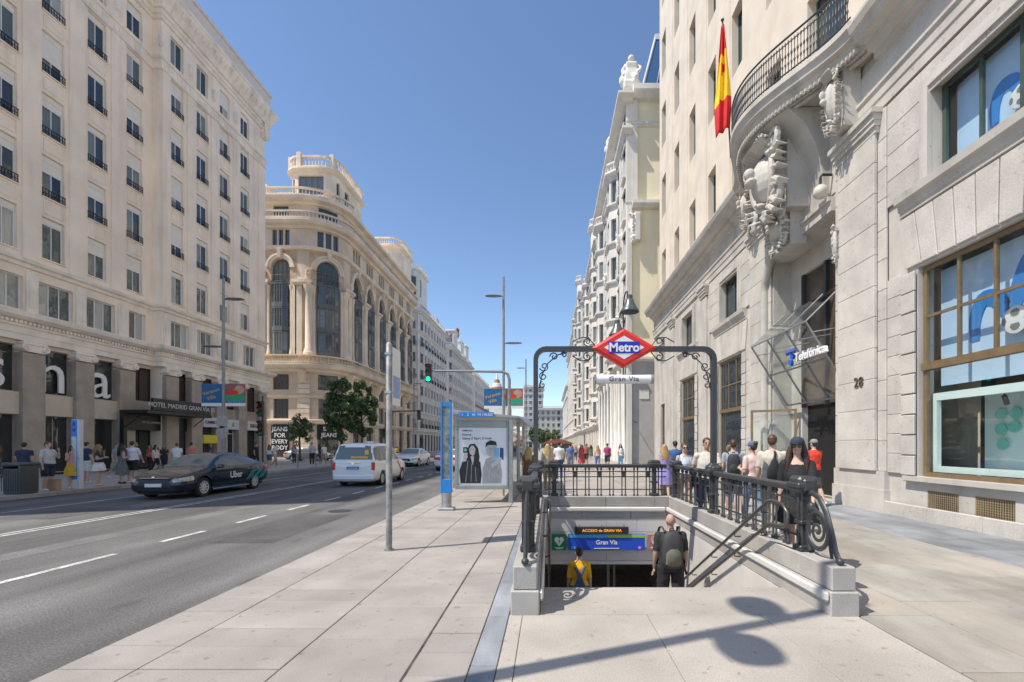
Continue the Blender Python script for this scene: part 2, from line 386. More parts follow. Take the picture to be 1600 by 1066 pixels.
# near pavement: dark bed with a hole for the stairs, slabs laid on it
bed = MB()
for (a, b, c, d) in ((-3.56, -.12, -12, 200), (2.72, 12, -12, 200), (-.12, 2.72, -12, 5.2), (-.12, 2.72, 10.5, 200)):
    bed.add([(a, c, -.016), (b, c, -.016), (b, d, -.016), (a, d, -.016)], [(0, 1, 2, 3)])
pav = bed.build('near_pavement', M_joint, kind='structure')
random.seed(3)
far = MB()
def slabs(x0, x1, y0, y1, ln, m, stop=13.0, deep=.05, gap=.009, jit=0.0, name='paving_slab', off=0):
    y = y0+off
    while y < y1-.02:
        e = min(y+ln*(1+random.uniform(-jit, jit)), y1); w, d = round(x1-x0, 3), round(e-y, 2)
        e = y+d
        mm = M_slab3 if (m is M_slab2 and random.random() < .22) else m
        if y < stop:
            ob(name, box_mesh(name, gap/2, w-gap/2, gap/2, d-gap/2, -deep, 0, mm, .004), pav, (x0, y, random.uniform(-.0015, .0015)))
        else: far.box(x0+gap, x1-gap, y+gap, e-gap, -.03, 0, 0 if m is M_slab else 1 if m is M_slab2 else 2)
        y = e
slabs(-3.63, -3.03, 1.4, 150, .39, M_slab, 11, .15, name='kerb_stone')
slabs(-3.03, -1.98, 1.4, 60, .37, M_slab, 11, off=.1)
slabs(-1.98, -1.040, 1.4, 60, .74, M_slab, 14, off=.25)
slabs(-1.030, -.59, 1.4, 60, .37, M_slab, 9)
slabs(-.59, -.387, 1.4, 60, 1.0, M_blue, 12)
MB().box(-1.043, -1.027, 1.4, 60, -.04, -.007).build('drain_slot', mat('drain_dark', (.07, .065, .06), .8, var=.5, scale=5), pav)
for x0, x1, o in ((-.385, -.258, 0), (-.256, .95, .2), (.952, 2.05, .5), (2.052, 2.97, .0)):
    slabs(x0, x1, 1.2+o*.01, 4.42, 1.45+o, M_land, 13, gap=.0025, name='landing_slab')
slabs(-.09, 2.70, 4.424, 5.26, .836, M_land, 13, .12, gap=.002, name='landing_slab')
slabs(2.985, 3.7, .8, 60, 1.1, M_slab2, 11, gap=.010, off=.3); slabs(3.7, 4.45, .8, 60, 1.3, M_slab2, 11, gap=.010, off=.1); slabs(4.45, 5.2, .8, 60, 1.1, M_slab2, 11, gap=.006)
slabs(5.2, 6.34, .8, 60, 1.1, M_slab2, 11, gap=.006, off=.5)
slabs(6.34, 8.22, .8, 38, .9, M_blue, 11, gap=.004)
slabs(6.34, 7.05, 38, 60, .9, M_slab2, 11, gap=.004)
slabs(-.385, 2.98, 10.66, 60, .74, M_slab, 12.2)
far.add([(-3.03, 60, -.002), (8, 60, -.002), (8, 200, -.002), (-3.03, 200, -.002)], [(0, 1, 2, 3)])
far.build('distant_paving', [M_slab, M_slab2, M_blue], pav, kind='stuff')

# ================================================================== METRO ENTRANCE
M_gran = mat('grey_granite', (.38, .36, .335), .7, var=.10, scale=2.2, fine=.22, fscale=170, rnd=.05, bump=.1, bscale=140)
M_wallst = mat('stair_wall_stone', (.62, .60, .565), .6, var=.07, scale=1.2, fine=.06, fscale=80, rnd=.03)
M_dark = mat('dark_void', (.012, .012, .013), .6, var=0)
mx = thing('metro_stairwell', 'pale granite walled stairway going down to the metro under the red sign', 'stairwell', (1.3, 4.4, 0))
O = Vector((1.3, 4.4, 0))
def mo(name, mb, m, parent=mx, **kw): return mb.build(name, m, parent, tuple(-O), **kw)
def plinth_run(along, fix0, fix1, a0, a1, n):
    for lay, (z0, z1, ins) in enumerate(((-.03, .235, 0), (.237, .47, .022))):
        L = (a1-a0)/n
        for k in range(n+(lay == 1)):
            s = a0+L*k-(L/2 if lay else 0); e = s+L; s = max(s, a0); e = min(e, a1)
            if e-s < .05: continue
            i = ins if lay else 0
            sa = s+(ins if (k == 0 and along == 'y') else .003); ea = e-.003
            b = MB()
            if along == 'y': b.cbox(fix0+i, fix1-i, sa, ea, z0, z1, .012)
            else: b.cbox(sa, ea, fix0+i, fix1-i, z0, z1, .012)
            mo('granite_block', b, M_gran)
plinth_run('y', -.374, -.094, 4.4, 10.36, 5)
plinth_run('y', 2.70, 2.98, 4.36, 10.36, 5)
plinth_run('x', 10.362, 10.64, -.374, 2.98, 3)
# inner walls of big slabs, with the sloping ledge of the right-hand wall
def wall_slabs(x, y0, y1, z0, z1, ny, nz, t, side):
    for i in range(ny):
        for j in range(nz):
            a, b = y0+(y1-y0)*i/ny, y0+(y1-y0)*(i+1)/ny; c, d = z0+(z1-z0)*j/nz, z0+(z1-z0)*(j+1)/nz
            q = MB().cbox(min(x, x+t), max(x, x+t), a+.002, b-.002, c+.002, d-.002, .004); mo('wall_slab', q, M_wallst)
wall_slabs(2.702, 5.28, 10.36, -3.0, -.03, 5, 3, .16, 1)
wall_slabs(-.098, 5.28, 10.36, -3.0, -.03, 5, 3, -.16, -1)
for i in range(4):
    a, b = -.09+2.79*i/4, -.09+2.79*(i+1)/4
    for c, d in ((-.34, -.03), (-.99, -.344)): mo('wall_slab', MB().cbox(a+.002, b-.002, 10.365, 10.55, c+.002, d-.002, .004), M_wallst)
mo('lintel', MB().cbox(-.095, 2.70, 10.30, 10.60, -1.06, -.99, .008), M_wallst)
mo('ledge', MB().cbox(2.66, 2.701, 4.37, 10.36, .13, .235, .025), M_wallst)
mo('ledge', MB().cbox(-.094, -.055, 4.41, 10.36, .13, .235, .025), M_wallst)
mo('ledge', MB().cbox(-.04, 2.64, 10.31, 10.361, .13, .235, .025), M_wallst)
for k in range(17):
    z = -.16*(k+1); y = 5.262+.28*k
    mo('stair_step', MB().cbox(-.094, 2.698, y+.004, y+.31, z-.3, z, .01), M_land)
    mo('tread_strip', MB().box(-.05, 2.65, y+.03, y+.06, z+.001, z+.004), M_iron)
# hall below
hall = MB()
hall.box(-.6, 3.3, 10.1, 16, -2.9, -2.73); hall.box(-.7, -.5, 10.64, 16, -2.8, -.9); hall.box(3.2, 3.4, 10.64, 16, -2.8, -.9); hall.box(-.7, 3.4, 16, 16.2, -2.8, -.9); hall.box(-.7, 3.4, 10.6, 16.2, -1.0, -.8)
mo('lower_hall', hall, mat('hall_wall', (.55, .54, .52), .5, var=.1))
for x, w in ((.5, .07), (1.55, .07), (1.72, .05)): mo('hall_post', MB().box(x, x+w, 12.2, 12.3, -2.73, -1.0), M_steelp)

# railings ----------------------------------------------------------
def rail_h(mb, p, q, r=.014, n=6): mb.tube([p, q], r, n)
def railing(name, label, p0, p1, posts, base=.47, top=1.15, pairs=.27):
    """top-level railing from p0 to p1 (plan)"""
    a, b = Vector(p0), Vector(p1); L = (b-a).length; d = (b-a)/L
    t = thing(name, label, 'railing', (a.x, a.y, base), math.atan2(d.y, d.x), 'cast iron railings round the stairwell')
    h = top-base
    prof = [(-.045, h-.03), (.045, h-.03), (.055, h), (.05, h+.035), (.02, h+.055), (-.02, h+.055), (-.05, h+.035), (-.055, h)]
    MB().extrude(prof, lambda q, z, s: (s, q, z), 0, L).build('top_rail', M_iron, t, smooth=40)
    for z in (.15, .44, .56):
        MB().box(0, L, -.012, .012, z-.011, z+.011).build('rail', M_iron, t)
    n = max(1, int(L/pairs)); k = 'balu%.3f' % h
    if k not in CACHE:
        m = MB(); m.lathe([(.026, 0), (.026, .03), (.014, .045), (.013, h-.09), (.024, h-.08), (.024, h-.055), (.013, h-.04), (.013, h-.02)], n=8); CACHE[k] = m.mesh('baluster', M_iron, 40)
        m = MB(); m.cbox(-.055, .055, -.02, .02, .425, .575, .008); CACHE[k+'p'] = m.mesh('plate', M_iron)
    for i in range(n):
        u = L*(i+.5)/n
        for s in (-.04, .04): ob('baluster', CACHE[k], t, (u+s, 0, .004))
        if i % 2 == 0: ob('plate', CACHE[k+'p'], t, (u, 0, 0)).scale = (.8, .7, .45) if False else (1, 1, 1)
    for u in posts:
        m = MB(); m.cbox(u-.048, u+.048, -.05, .05, 0, h+.01, .012); m.cbox(u-.085, u+.085, -.085, .085, 0, .07, .012)
        m.cbox(u-.075, u+.075, -.07, .07, .3, .34, .008); m.cbox(u-.02, u+.02, -.072, .072, .08, h-.02, .006)
        po = m.build('post', M_iron, t)
        c = MB(); c.cbox(u-.115, u+.115, -.115, .115, h-.04, h+.15, .03); c.cbox(u-.13, u+.13, -.13, .13, h+.02, h+.08, .012); c.cbox(u-.135, u+.135, -.07, .07, h-.02, h+.125, .02); c.build('post_cap', M_iron, po)
    return t
rr = railing('metro_railing', 'cast iron railing with scrolled end beside the pedestrians and stone facade', (2.84, 5.02), (2.84, 10.40), (.06, 2.84, 5.2))
rl = railing('metro_railing', 'cast iron railing with scrolled end beside the bus shelter pavement', (-.234, 5.02), (-.234, 10.40), (.06, 2.84, 5.2))
rb = railing('metro_railing', 'cast iron railing across the far end of the stairwell above the blue sign', (-.10, 10.50), (2.70, 10.50), (.22, 2.52))
def scroll_end(t):
    # local frame: +x runs away from the camera, so the scroll sits at negative x
    m = MB(); pts = [(0, 0, .62), (-.1, 0, .66), (-.24, 0, .62), (-.36, 0, .48), (-.45, 0, .28), (-.5, 0, .12), (-.56, 0, .05)]
    rg = []
    for (x, y, z) in pts: rg.append((x, y, z))
    m.tube(rg, [.02, .021, .022, .023, .023, .024, .02], 8, flat=1.6)
    m.ball((-.58, 0, .04), (.042, .04, .036))
    m.tube([(x, 0, z) for x, z in arc(-.2, .27, .19, -30, 330, 22)], .017, 8, flat=1.6)
    m.tube([(x, 0, z) for x, z in spiral(-.2, .27, .14, .02, 90, 640, 30)], .012, 6, flat=1.6)
    m.tube([(-.02, 0, .5), (-.12, 0, .5), (-.24, 0, .46), (-.36, 0, .34), (-.42, 0, .16), (-.45, 0, .03)], .014, 6, flat=1.5)
    m.tube([(-.06, 0, .03), (-.02, 0, .2), (-.06, 0, .42), (-.1, 0, .5)], .022, 6)
    m.ball((-.09, 0, .5), (.05, .04, .06))
    m.build('scroll', M_iron, t, smooth=50)
scroll_end(rr); scroll_end(rl)
def handrail(x, label, sgn):
    t = thing('handrail', label, 'handrail', (x, 5.3, 0), 0, 'double handrails on the stair walls')
    def P(y, z): return (0, y-5.3, z)
    s = .571; ye = 10.2
    up = [P(ye, .98-s*(ye-5.42)), P(5.42, .98), P(5.3, 1.0), P(5.08, .98), P(4.98, .9), P(4.98, .8), P(5.06, .74), P(5.3, .72), P(5.42, .7), P(ye, .7-s*(ye-5.42))]
    MB().tube(up, .021, 8).build('rail_tube', mat('rail_bronze', (.13, .12, .11), .35, .6, var=.1), t, smooth=60)
    for y in (5.6, 6.4, 7.3, 8.3, 9.3):
        for z0 in (.98, .7):
            z = z0-s*(y-5.42); MB().tube([P(y, z-.015), P(y, z-.06), (sgn*.045, y-5.3, z-.06), (sgn*.085, y-5.3, z-.06)], .009, 6).build('bracket', M_iron, t)
    return t
handrail(2.61, 'bronze double handrail sloping down the wall beside the man with a backpack', 1)
handrail(-.0, 'bronze double handrail sloping down the shaded stair wall by the yellow shirt', -1)
# portal ------------------------------------------------------------
M_port = mat('portal_iron', (.05, .052, .056), .4, var=.1, scale=5)
pt = thing('metro_sign_portal', 'dark iron portal carrying the red diamond metro sign above the stairs', 'sign portal', (1.3, 7.86, .47))
def pp(x, z, y=0): return (x-1.3, y, z-.47)
path = [(-.23, 1.15), (-.23, 3.12)]+[(x, z) for x, z in arc(-.05, 3.12, .18, 180, 90, 5)][1:]+[(2.66, 3.30)]+[(x, z) for x, z in arc(2.66, 3.12, .18, 90, 0, 5)][1:]+[(2.84, 1.15)]
ring = []
for i, (x, z) in enumerate(path):
    a = Vector(path[max(i-1, 0)]); b = Vector(path[min(i+1, len(path)-1)]); d = (b-a).normalized(); nrm = Vector((-d.y, d.x)); w = .04
    ring.append([pp(x+nrm.x*w, z+nrm.y*w, -.055), pp(x+nrm.x*w, z+nrm.y*w, .055), pp(x-nrm.x*w, z-nrm.y*w, .055), pp(x-nrm.x*w, z-nrm.y*w, -.055)])
MB().rings(ring).build('frame', M_port, pt)
for x in (-.23, 2.84):
    m = MB(); m.cbox(x-1.3-.075, x-1.3+.075, -.075, .075, .6, .86, .02); m.cbox(x-1.3-.1, x-1.3+.1, -.09, .09, .62, .7, .015); m.build('post_base', M_port, pt)
for sx, x0 in ((1, -.185), (-1, 2.795)):
    m = MB()
    def sp(cx, cz, r, a0, a1):
        m.tube([pp(x0+sx*x, z) for x, z in spiral(cx, cz, r, r*.25, a0, a1, 18)], .011, 6)
    sp(.10, 3.0, .085, 200, 640); sp(.085, 2.83, .075, 90, 520); sp(.07, 2.68, .06, 90, 500); sp(.27, 3.17, .075, 180, -260); sp(.44, 3.2, .055, 180, -260)
    m.tube([pp(x0+sx*.015, 2.62), pp(x0+sx*.06, 2.85), pp(x0+sx*.16, 3.05), pp(x0+sx*.33, 3.2), pp(x0+sx*.5, 3.24)], .011, 6)
    m.build('scrollwork', M_port, pt, smooth=50)
for sx, x0 in ((1, 1.28), (-1, 1.28)):
    for up in (1, -1):
        m = MB(); cx = x0+sx*.62; cz = 3.30+up*.13
        m.tube([pp(cx+sx*(x-cx), z) for x, z in spiral(cx, cz, .075, .02, -90*up, -90*up+up*430, 18)], .010, 6)
        m.tube([pp(cx-sx*.14, 3.30+up*.05), pp(cx-sx*.02, 3.30+up*.2), pp(cx+sx*.12, 3.30+up*.2), pp(cx+sx*.26, 3.30+up*.12)], .010, 6); m.build('scrollwork', M_port, pt, smooth=50)
M_red = mat('sign_red', (.72, .03, .02), .3, var=.03); M_wht = mat('sign_white', (.82, .82, .82), .35, var=.02); M_sblue = mat('sign_blue', (.02, .03, .42), .35, var=.02)
def rhomb(w, h, y0, y1, x=1.28, z=3.31, w2=None, h2=None):
    w2 = w if w2 is None else w2; h2 = h if h2 is None else h2
    return MB().rings([[pp(x-w, z, y0), pp(x, z-h, y0), pp(x+w, z, y0), pp(x, z+h, y0)], [pp(x-w2, z, y1), pp(x, z-h2, y1), pp(x+w2, z, y1), pp(x, z+h2, y1)]])
dm = rhomb(.56, .335, -.06, .06).build('diamond_sign', M_red, pt)
for s in (-1, 1):
    rhomb(.55, .325, s*.0605, s*.09, w2=.48, h2=.285).build('bevel', M_red, dm, tuple(-Vector((0, 0, 0))))
    rhomb(.345, .20, s*.0905, s*.094).build('white_diamond', M_wht, dm)
    MB().box(1.28-1.3-.265, 1.28-1.3+.265, min(s*.0945, s*.099), max(s*.0945, s*.099), 3.31-.47-.10, 3.31-.47+.10).build('blue_band', M_sblue, dm)
lettering('Metro', .205, .003, M_wht, dm, (1.28-1.3, -.103, 3.31-.47-.068), bold=.006)
m = MB(); m.rings([[pp(1.28+s*math.cos(R(a))*.0+u, 2.78+.078*math.sin(R(a)), .078*math.cos(R(a))) for a in range(0, 360, 24)] for u, s in ((-.47, 0), (.47, 0))])
tb = m.build('name_tube', M_wht, pt, smooth=50)
MB().tube([pp(1.75, 2.78), pp(1.80, 2.78)], .082, 15).build('tube_cap', M_steel, tb); MB().tube([pp(.81, 2.78), pp(.78, 2.78)], .082, 15).build('tube_cap', M_steel, tb)
lettering('Gran Vía', .125, .003, mat('letter_dark', (.04, .04, .05), .5, var=0), tb, (1.28-1.3, -.081, 2.735-.47), space=1.15)
MB().tube([pp(1.28, 2.98), pp(1.28, 2.85)], .012, 6).build('hanger', M_port, pt)
m = MB(); m.tube([pp(1.28, 3.63), pp(1.28, 4.02), pp(1.28, 4.16, -.1), pp(1.28, 4.2, -.25), pp(1.28, 4.16, -.4), pp(1.28, 4.1, -.42)], .013, 6); m.tube([pp(1.28, 3.8), pp(1.28, 4.0, .15), pp(1.28, 4.02, .3), pp(1.28, 3.96, .42)], .013, 6); lb = m.build('lamp_bracket', M_port, pt)
for dx, y, z in ((.035, -.42, 3.93), (-.04, .42, 3.75)):
    MB().lathe([(.03, .17), (.05, .16), (.05, .1), (.065, .09), (.075, .04), (.13, -.06), (.155, -.1), (.155, -.115), (.145, -.11), (.12, -.05)], *pp(1.28+dx, z, y), n=18).build('bell_lamp', mat('lamp_slate', (.10, .115, .12), .35, .3, var=.1), lb, smooth=50)
# signs in the stairwell ----------------------------------------------
bs = thing('station_sign', 'blue station sign reading Gran Vía over the stairway opening', 'sign', (1.29, 10.24, -.72))
MB().cbox(-.86, .86, -.03, .05, 0, .36, .008).build('panel', mat('panel_blue', (.02, .09, .62), .35, var=.03), bs)
MB().box(-.85, .0, -.036, -.031, .285, .352).build('line_stripe', mat('stripe_cyan', (.08, .48, .75), .4, var=0), bs)
MB().box(.004, .85, -.036, -.031, .285, .352).build('line_stripe', mat('stripe_green', (.30, .62, .05), .4, var=0), bs)
lettering('Gran Vía', .135, .002, M_wht, bs, (0, -.034, .135), bold=.003)
lettering('Montera / Hortaleza', .052, .002, M_wht, bs, (0, -.034, .035)) if False else MB().box(-.28, .28, -.036, -.031, .035, .052).build('small_print', M_wht, bs)
MB().lathe([(.035, -.036), (.035, -.031)], .74, 0, .06, 12, axis='y').build('symbol', mat('symbol_pink', (.75, .3, .6), .4, var=0), bs)
for k in (0, 1): MB().box(-.8+.06*k, -.76+.06*k, -.036, -.031, .03, .09).build('symbol', mat('stripe_cyan', (.1, .5, .8)), bs)
MB().box(.5, .54, .05, .1, .1, .2).build('mount', M_steelp, bs)
ld_ = thing('led_board', 'black display board with amber dot letters above the blue sign', 'display', (1.18, 10.2, -.34))
MB().cbox(-.60, .60, -.03, .05, 0, .15, .008).build('case', mat('board_black', (.03, .03, .028), .4, var=0), ld_)
lettering('ACCESO de GRAN VIA', .088, .001, emit_mat('amber_led', (.9, .32, .03), .8), ld_, (0, -.033, .042))
for x in (-.5, 0, .5): MB().box(x-.012, x+.012, .0, .02, .15, .2).build('mount', M_steelp, ld_)
gs = thing('defibrillator_sign', 'green sign with white heart beside the blue station sign', 'sign', (.225, 10.24, -.72))
MB().cbox(-.165, .165, -.03, .05, 0, .36, .006).build('panel', mat('sign_green', (.01, .22, .09), .4, var=.02), gs)
hp = [(0, -.11), (.10, .01), (.105, .06), (.07, .1), (.03, .095), (0, .06), (-.03, .095), (-.07, .1), (-.105, .06), (-.10, .01)]
MB().extrude(hp, lambda a, b, t: (a, t, b+.2), -.036, -.031).build('heart', M_wht, gs)
MB().extrude([(.0, -.06), (.03, .02), (.005, .015), (.02, .06), (-.025, -.0), (.0, .005)], lambda a, b, t: (a, t, b+.2), -.039, -.0365).build('bolt', MATS['sign_green'], gs)
for z, w in ((.06, .1), (.035, .07)): MB().box(-w, w, -.035, -.031, z-.007, z+.007).build('small_print', M_wht, gs)
ns = thing('no_smoking_sign', 'brownish prohibition sign with white disc beside the blue station sign', 'sign', (2.43, 10.24, -.72))
MB().cbox(-.22, .22, -.03, .05, 0, .36, .006).build('panel', mat('sign_brown', (.32, .2, .19), .5, var=.04), ns)
MB().lathe([(.1, -.036), (.1, -.031)], -.06, 0, .22, 18, axis='y').build('disc', M_wht, ns)
MB().tube([(-.06+x, -.04, .22+z) for x, z in arc(0, 0, .09, 0, 345, 20)], .009, 5, closed=True).build('red_ring', M_red, ns)
MB().box(-.15, .1, -.036, -.031, .05, .075).build('small_print', M_wht, ns)

# ================================================================== RIGHT: GRANITE CORNER BLOCK WITH BALCONY
M_ash = mat('facade_granite', (.52, .492, .45), .72, var=.10, scale=1.3, fine=.14, fscale=70, rnd=.06, bump=.12, bscale=90, stain=.24, spots=.22)
M_ash2 = mat('facade_granite_smooth', (.515, .487, .445), .7, var=.10, scale=1.0, fine=.10, fscale=110, bump=.10, bscale=70, stain=.28, spots=.2)
M_tow = mat('tower_stone', (.72, .635, .525), .75, var=.07, scale=.8, fine=.05, fscale=70, bump=.05, stain=.1)
M_grn = mat('green_frame', (.055, .085, .07), .4, var=.1); M_brz = mat('bronze_frame', (.25, .18, .10), .4, .35, var=.12, scale=5)
M_pane = pane_mat('dark_pane', (.03, .042, .05), .03, .15)
M_gl = glass_mat('shop_glass', (.965, .985, .985), .04)
tf = thing('telephone_company_building', 'tall granite and cream stone office block with curved balcony and deep doorway', 'building', (8.2, 16, 0))
YF = 35.5
F = Facade(tf, [(8.2, YF), (8.2, -4)]); F2 = Facade(tf, [(8.62, YF), (8.62, -4)])
U = lambda y: YF-y
def fb(name, mb, m, parent=tf, **kw): return mb.build(name, m, parent, **kw)
bays = [(8.5, 3.3), (20.7, 2.8), (26.9, 2.8), (33.0, 1.9), (2.0, 3.2)]        # (centre Y, width of lower window)
holes = []
for y, w in bays:
    zb = .93 if y < 12 else .8
    if y > 32: holes.append((U(y)-.6, U(y)+.6, 0, 4.6))
    else: holes.append((U(y)-w/2, U(y)+w/2, zb, 5.6))
    holes.append((U(y)-w/2+.38, U(y)+w/2-.38, 7.5, 9.35))
ENT = (13.0, 16.7)
holes.append((U(ENT[1]), U(ENT[0]), 0, 8.3))
vents = [(9.52, .76), (8.41, .76)]
for y, w in vents: holes.append((U(y)-w/2, U(y)+w/2, .2, .66))
fb('wall', F.wall(0, F.L, -.05, 12.0, holes, .35, v=-.03), M_ash2)
MB().box(.45, 14, -YF+.5+16-16, 3.6, .0, 12).build('core', M_ash2, None) if False else None
fb('core', MB().box(.9+1.0, 14, -19.7, 19.3, 0, 41), M_tow)
def ashlar(F, u0, u1, z0, z1, ch, bl, hl, v, th=.05, m=None, first=0, name='stone_block', parent=None, gap=.006, root=tf):
    """courses of bevelled stones, cut round the holes"""
    n = max(1, round((z1-z0)/ch)); H = (z1-z0)/n
    for j in range(n):
        a, b = z0+H*j, z0+H*(j+1); cuts = [(u0, u1)]
        for h in hl:
            if h[2] < (a+b)/2 < h[3]:
                nc = []
                for (p, q) in cuts:
                    if h[1] <= p or h[0] >= q: nc.append((p, q))
                    else:
                        if h[0]-p > .03: nc.append((p, h[0]))
                        if q-h[1] > .03: nc.append((h[1], q))
                cuts = nc
        for (p, q) in cuts:
            k = max(1, round((q-p)/bl)); L = (q-p)/k
            off = L/2 if ((j+first) % 2 and k > 1) else 0
            es = [p]+[p+L*i+off for i in range(0 if off else 1, k)]+[q]; es = sorted(set(es))
            for i in range(len(es)-1):
                w = round(es[i+1]-es[i], 3)
                if w < .05: continue
                me = box_mesh(name, -w/2+gap/2, w/2-gap/2, -th, .0, gap/2, round(H, 3)-gap/2, m or M_ash, .012)
                F.put(name, me, (es[i]+es[i+1])/2, v, a, parent or root)
# pilasters: two stepped layers of stones with base and capital
pil = [(11.0, 12.95), (16.75, 18.5), (23.2, 24.5), (29.4, 30.7), (4.5, 6.0)]
for (a, b) in pil:
    near = b < 19
    inset = .26 if near else .2
    if near: ashlar(F, U(b)+.0, U(a)-.0, 1.0, 9.85, .75, 1.0, [], .0, .06)
    else: fb('pilaster', F.box(U(b), U(a), -.03, .03, .8, 9.85), M_ash2)
    if near: ashlar(F, U(b)+inset, U(a)-inset, 1.0, 9.4, .75, 1.6, [], .07, .09, first=1)
    else: fb('pilaster_shaft', F.box(U(b)+inset, U(a)-inset, .03, .12, .8, 9.3), M_ash2)
    fb('pilaster_base', F.box(U(b)-.03, U(a)+.03, -.03, .13, -.02, .55, F.box(U(b)-.0, U(a)+.0, -.03, .1, .55, 1.0)), M_ash2)
    cp = MB()
    for (z0, z1, o) in ((9.35, 9.5, .10), (9.5, 9.62, .16), (9.62, 9.78, .20), (9.78, 9.9, .27)): F.box(U(b)+inset-o*.6, U(a)-inset+o*.6, .0, .07+o, z0, z1, cp)
    fb('capital', cp, M_ash2)
# wall stones in the near bays and round the windows
for (ya, yb) in ((6.0, 11.0), (18.5, 23.2)):
    ashlar(F, U(yb), U(ya), .98, 5.6, .44, .7, [(U(y)-w/2-.42, U(y)+w/2+.42, 0, 9) for y, w in bays], -.005, .04)
    ashlar(F, U(yb), U(ya), 7.35, 9.85, .62, 1.1, [(h[0]-.12, h[1]+.12, h[2]-.2, h[3]+.12) for h in holes], 0, .035)
    ashlar(F, U(yb), U(ya), -.02, .3, .32, 1.3, [], .04, .08)
for y, w in bays:
    if y > 32: continue
    near = 5 < y < 23
    for s in (-1, 1):
        uc = U(y)+s*(w/2+.2)
        for k in range(10):
            hh = (5.55-.95)/10; me = box_mesh('quoin', -.195, .195, -.06, 0, .012, round(hh, 3)-.012, M_ash, .014); F.put('quoin', me, uc, .0 if k % 2 else .012, .95+hh*k)
    # flat arch of wedge stones
    n = 9; W = w+.8; z0, z1 = 5.66, 6.86
    for k in range(n):
        a0, a1 = -W/2+W*k/n, -W/2+W*(k+1)/n; sl = .13
        f = lambda x, t: x*(1+sl*(t-.5)*.9)
        m = MB(); g = .012
        pf = [(f(a0, 0)+g, z0), (f(a1, 0)-g, z0), (f(a1, 1)-g, z1), (f(a0, 1)+g, z1)]
        m.rings([[F.pt(U(y)+a, v_, z) for a, z in pf] for v_ in (-.03, .02)]+[[F.pt(U(y)+a+(.014 if i in (0, 3) else -.014), .034, z+(.014 if i < 2 else -.014)) for i, (a, z) in enumerate(pf)]])
        fb('voussoir', m, M_ash)
    # ledge under the upper window and its moulded surround
    lp = [(-.03, 6.88), (.05, 6.9), (.06, 7.0), (.10, 7.02), (.12, 7.14), (.20, 7.18), (.22, 7.34), (-.03, 7.36)]
    fb('sill_course', F.ledge(lp, U(y)-w/2-.42, U(y)+w/2+.42), M_ash2)
    sur = MB(); a, b = U(y)-w/2+.38, U(y)+w/2-.38
    for (o, v0, v1) in ((.26, -.02, .05), (.13, .05, .085)):
        F.box(a-o, a-.002, v0, v1, 7.37, 9.35+o, sur); F.box(b+.002, b+o, v0, v1, 7.37, 9.35+o, sur); F.box(a-.002, b+.002, v0, v1, 9.352, 9.35+o, sur)
    fb('window_surround', sur, M_ash2)
    # windows
    uw = window(F, U(y), 7.52, w-.80, 1.8, M_grn, M_gl if y < 12 else M_pane, 3 if w > 3 else 2, 1, .09, .26, mull=.07)
    zb_ = .95 if y < 12 else .82; gm_w = M_gl if y < 12 else M_pane
    bw = window(F, U(y), zb_, w-.06, 2.42, M_brz, gm_w, 1, 1, .09, .16)
    window(F, U(y), zb_+2.42, w-.06, 5.58-zb_-2.42, M_brz, gm_w, 4 if w > 3 else 3, 2, .09, .16, mull=.06)
    MB().box(-w/2+.03, w/2-.03, -.09, .04, 2.34, 2.50).build('transom', M_brz, bw)
    if y < 12:
        fb('sill', F.box(U(y)-w/2-.3, U(y)+w/2+.3, -.2, .10, .84, .945), M_ash2)
# the glazed doors of the far bay
window(F, U(33.0), .02, 1.16, 4.5, M_brz, M_pane, 2, 2, .06, .2)
# grilles under the near window
for y, w in vents:
    g = MB(); n = 16
    g.box(-w/2, w/2, -.02, .0, 0, .02); g.box(-w/2, w/2, -.02, 0, .44, .46); g.box(-w/2, -w/2+.02, -.02, 0, .02, .44); g.box(w/2-.02, w/2, -.02, 0, .02, .44)
    for i in range(1, n): x = -w/2+w*i/n; g.box(x-.008, x+.008, -.015, -.004, .02, .44)
    for i in range(1, 10): z = .46*i/10; g.box(-w/2+.02, w/2-.02, -.012, -.006, z-.007, z+.007)
    gr = g.mesh('vent_grille', mat('grille_brass', (.33, .26, .16), .5, .3, var=.15)); F.put('vent_grille', gr, U(y), -.06, .2)
    fb('vent_back', F.box(U(y)-w/2, U(y)+w/2, -.34, -.2, .2, .66), M_dark)
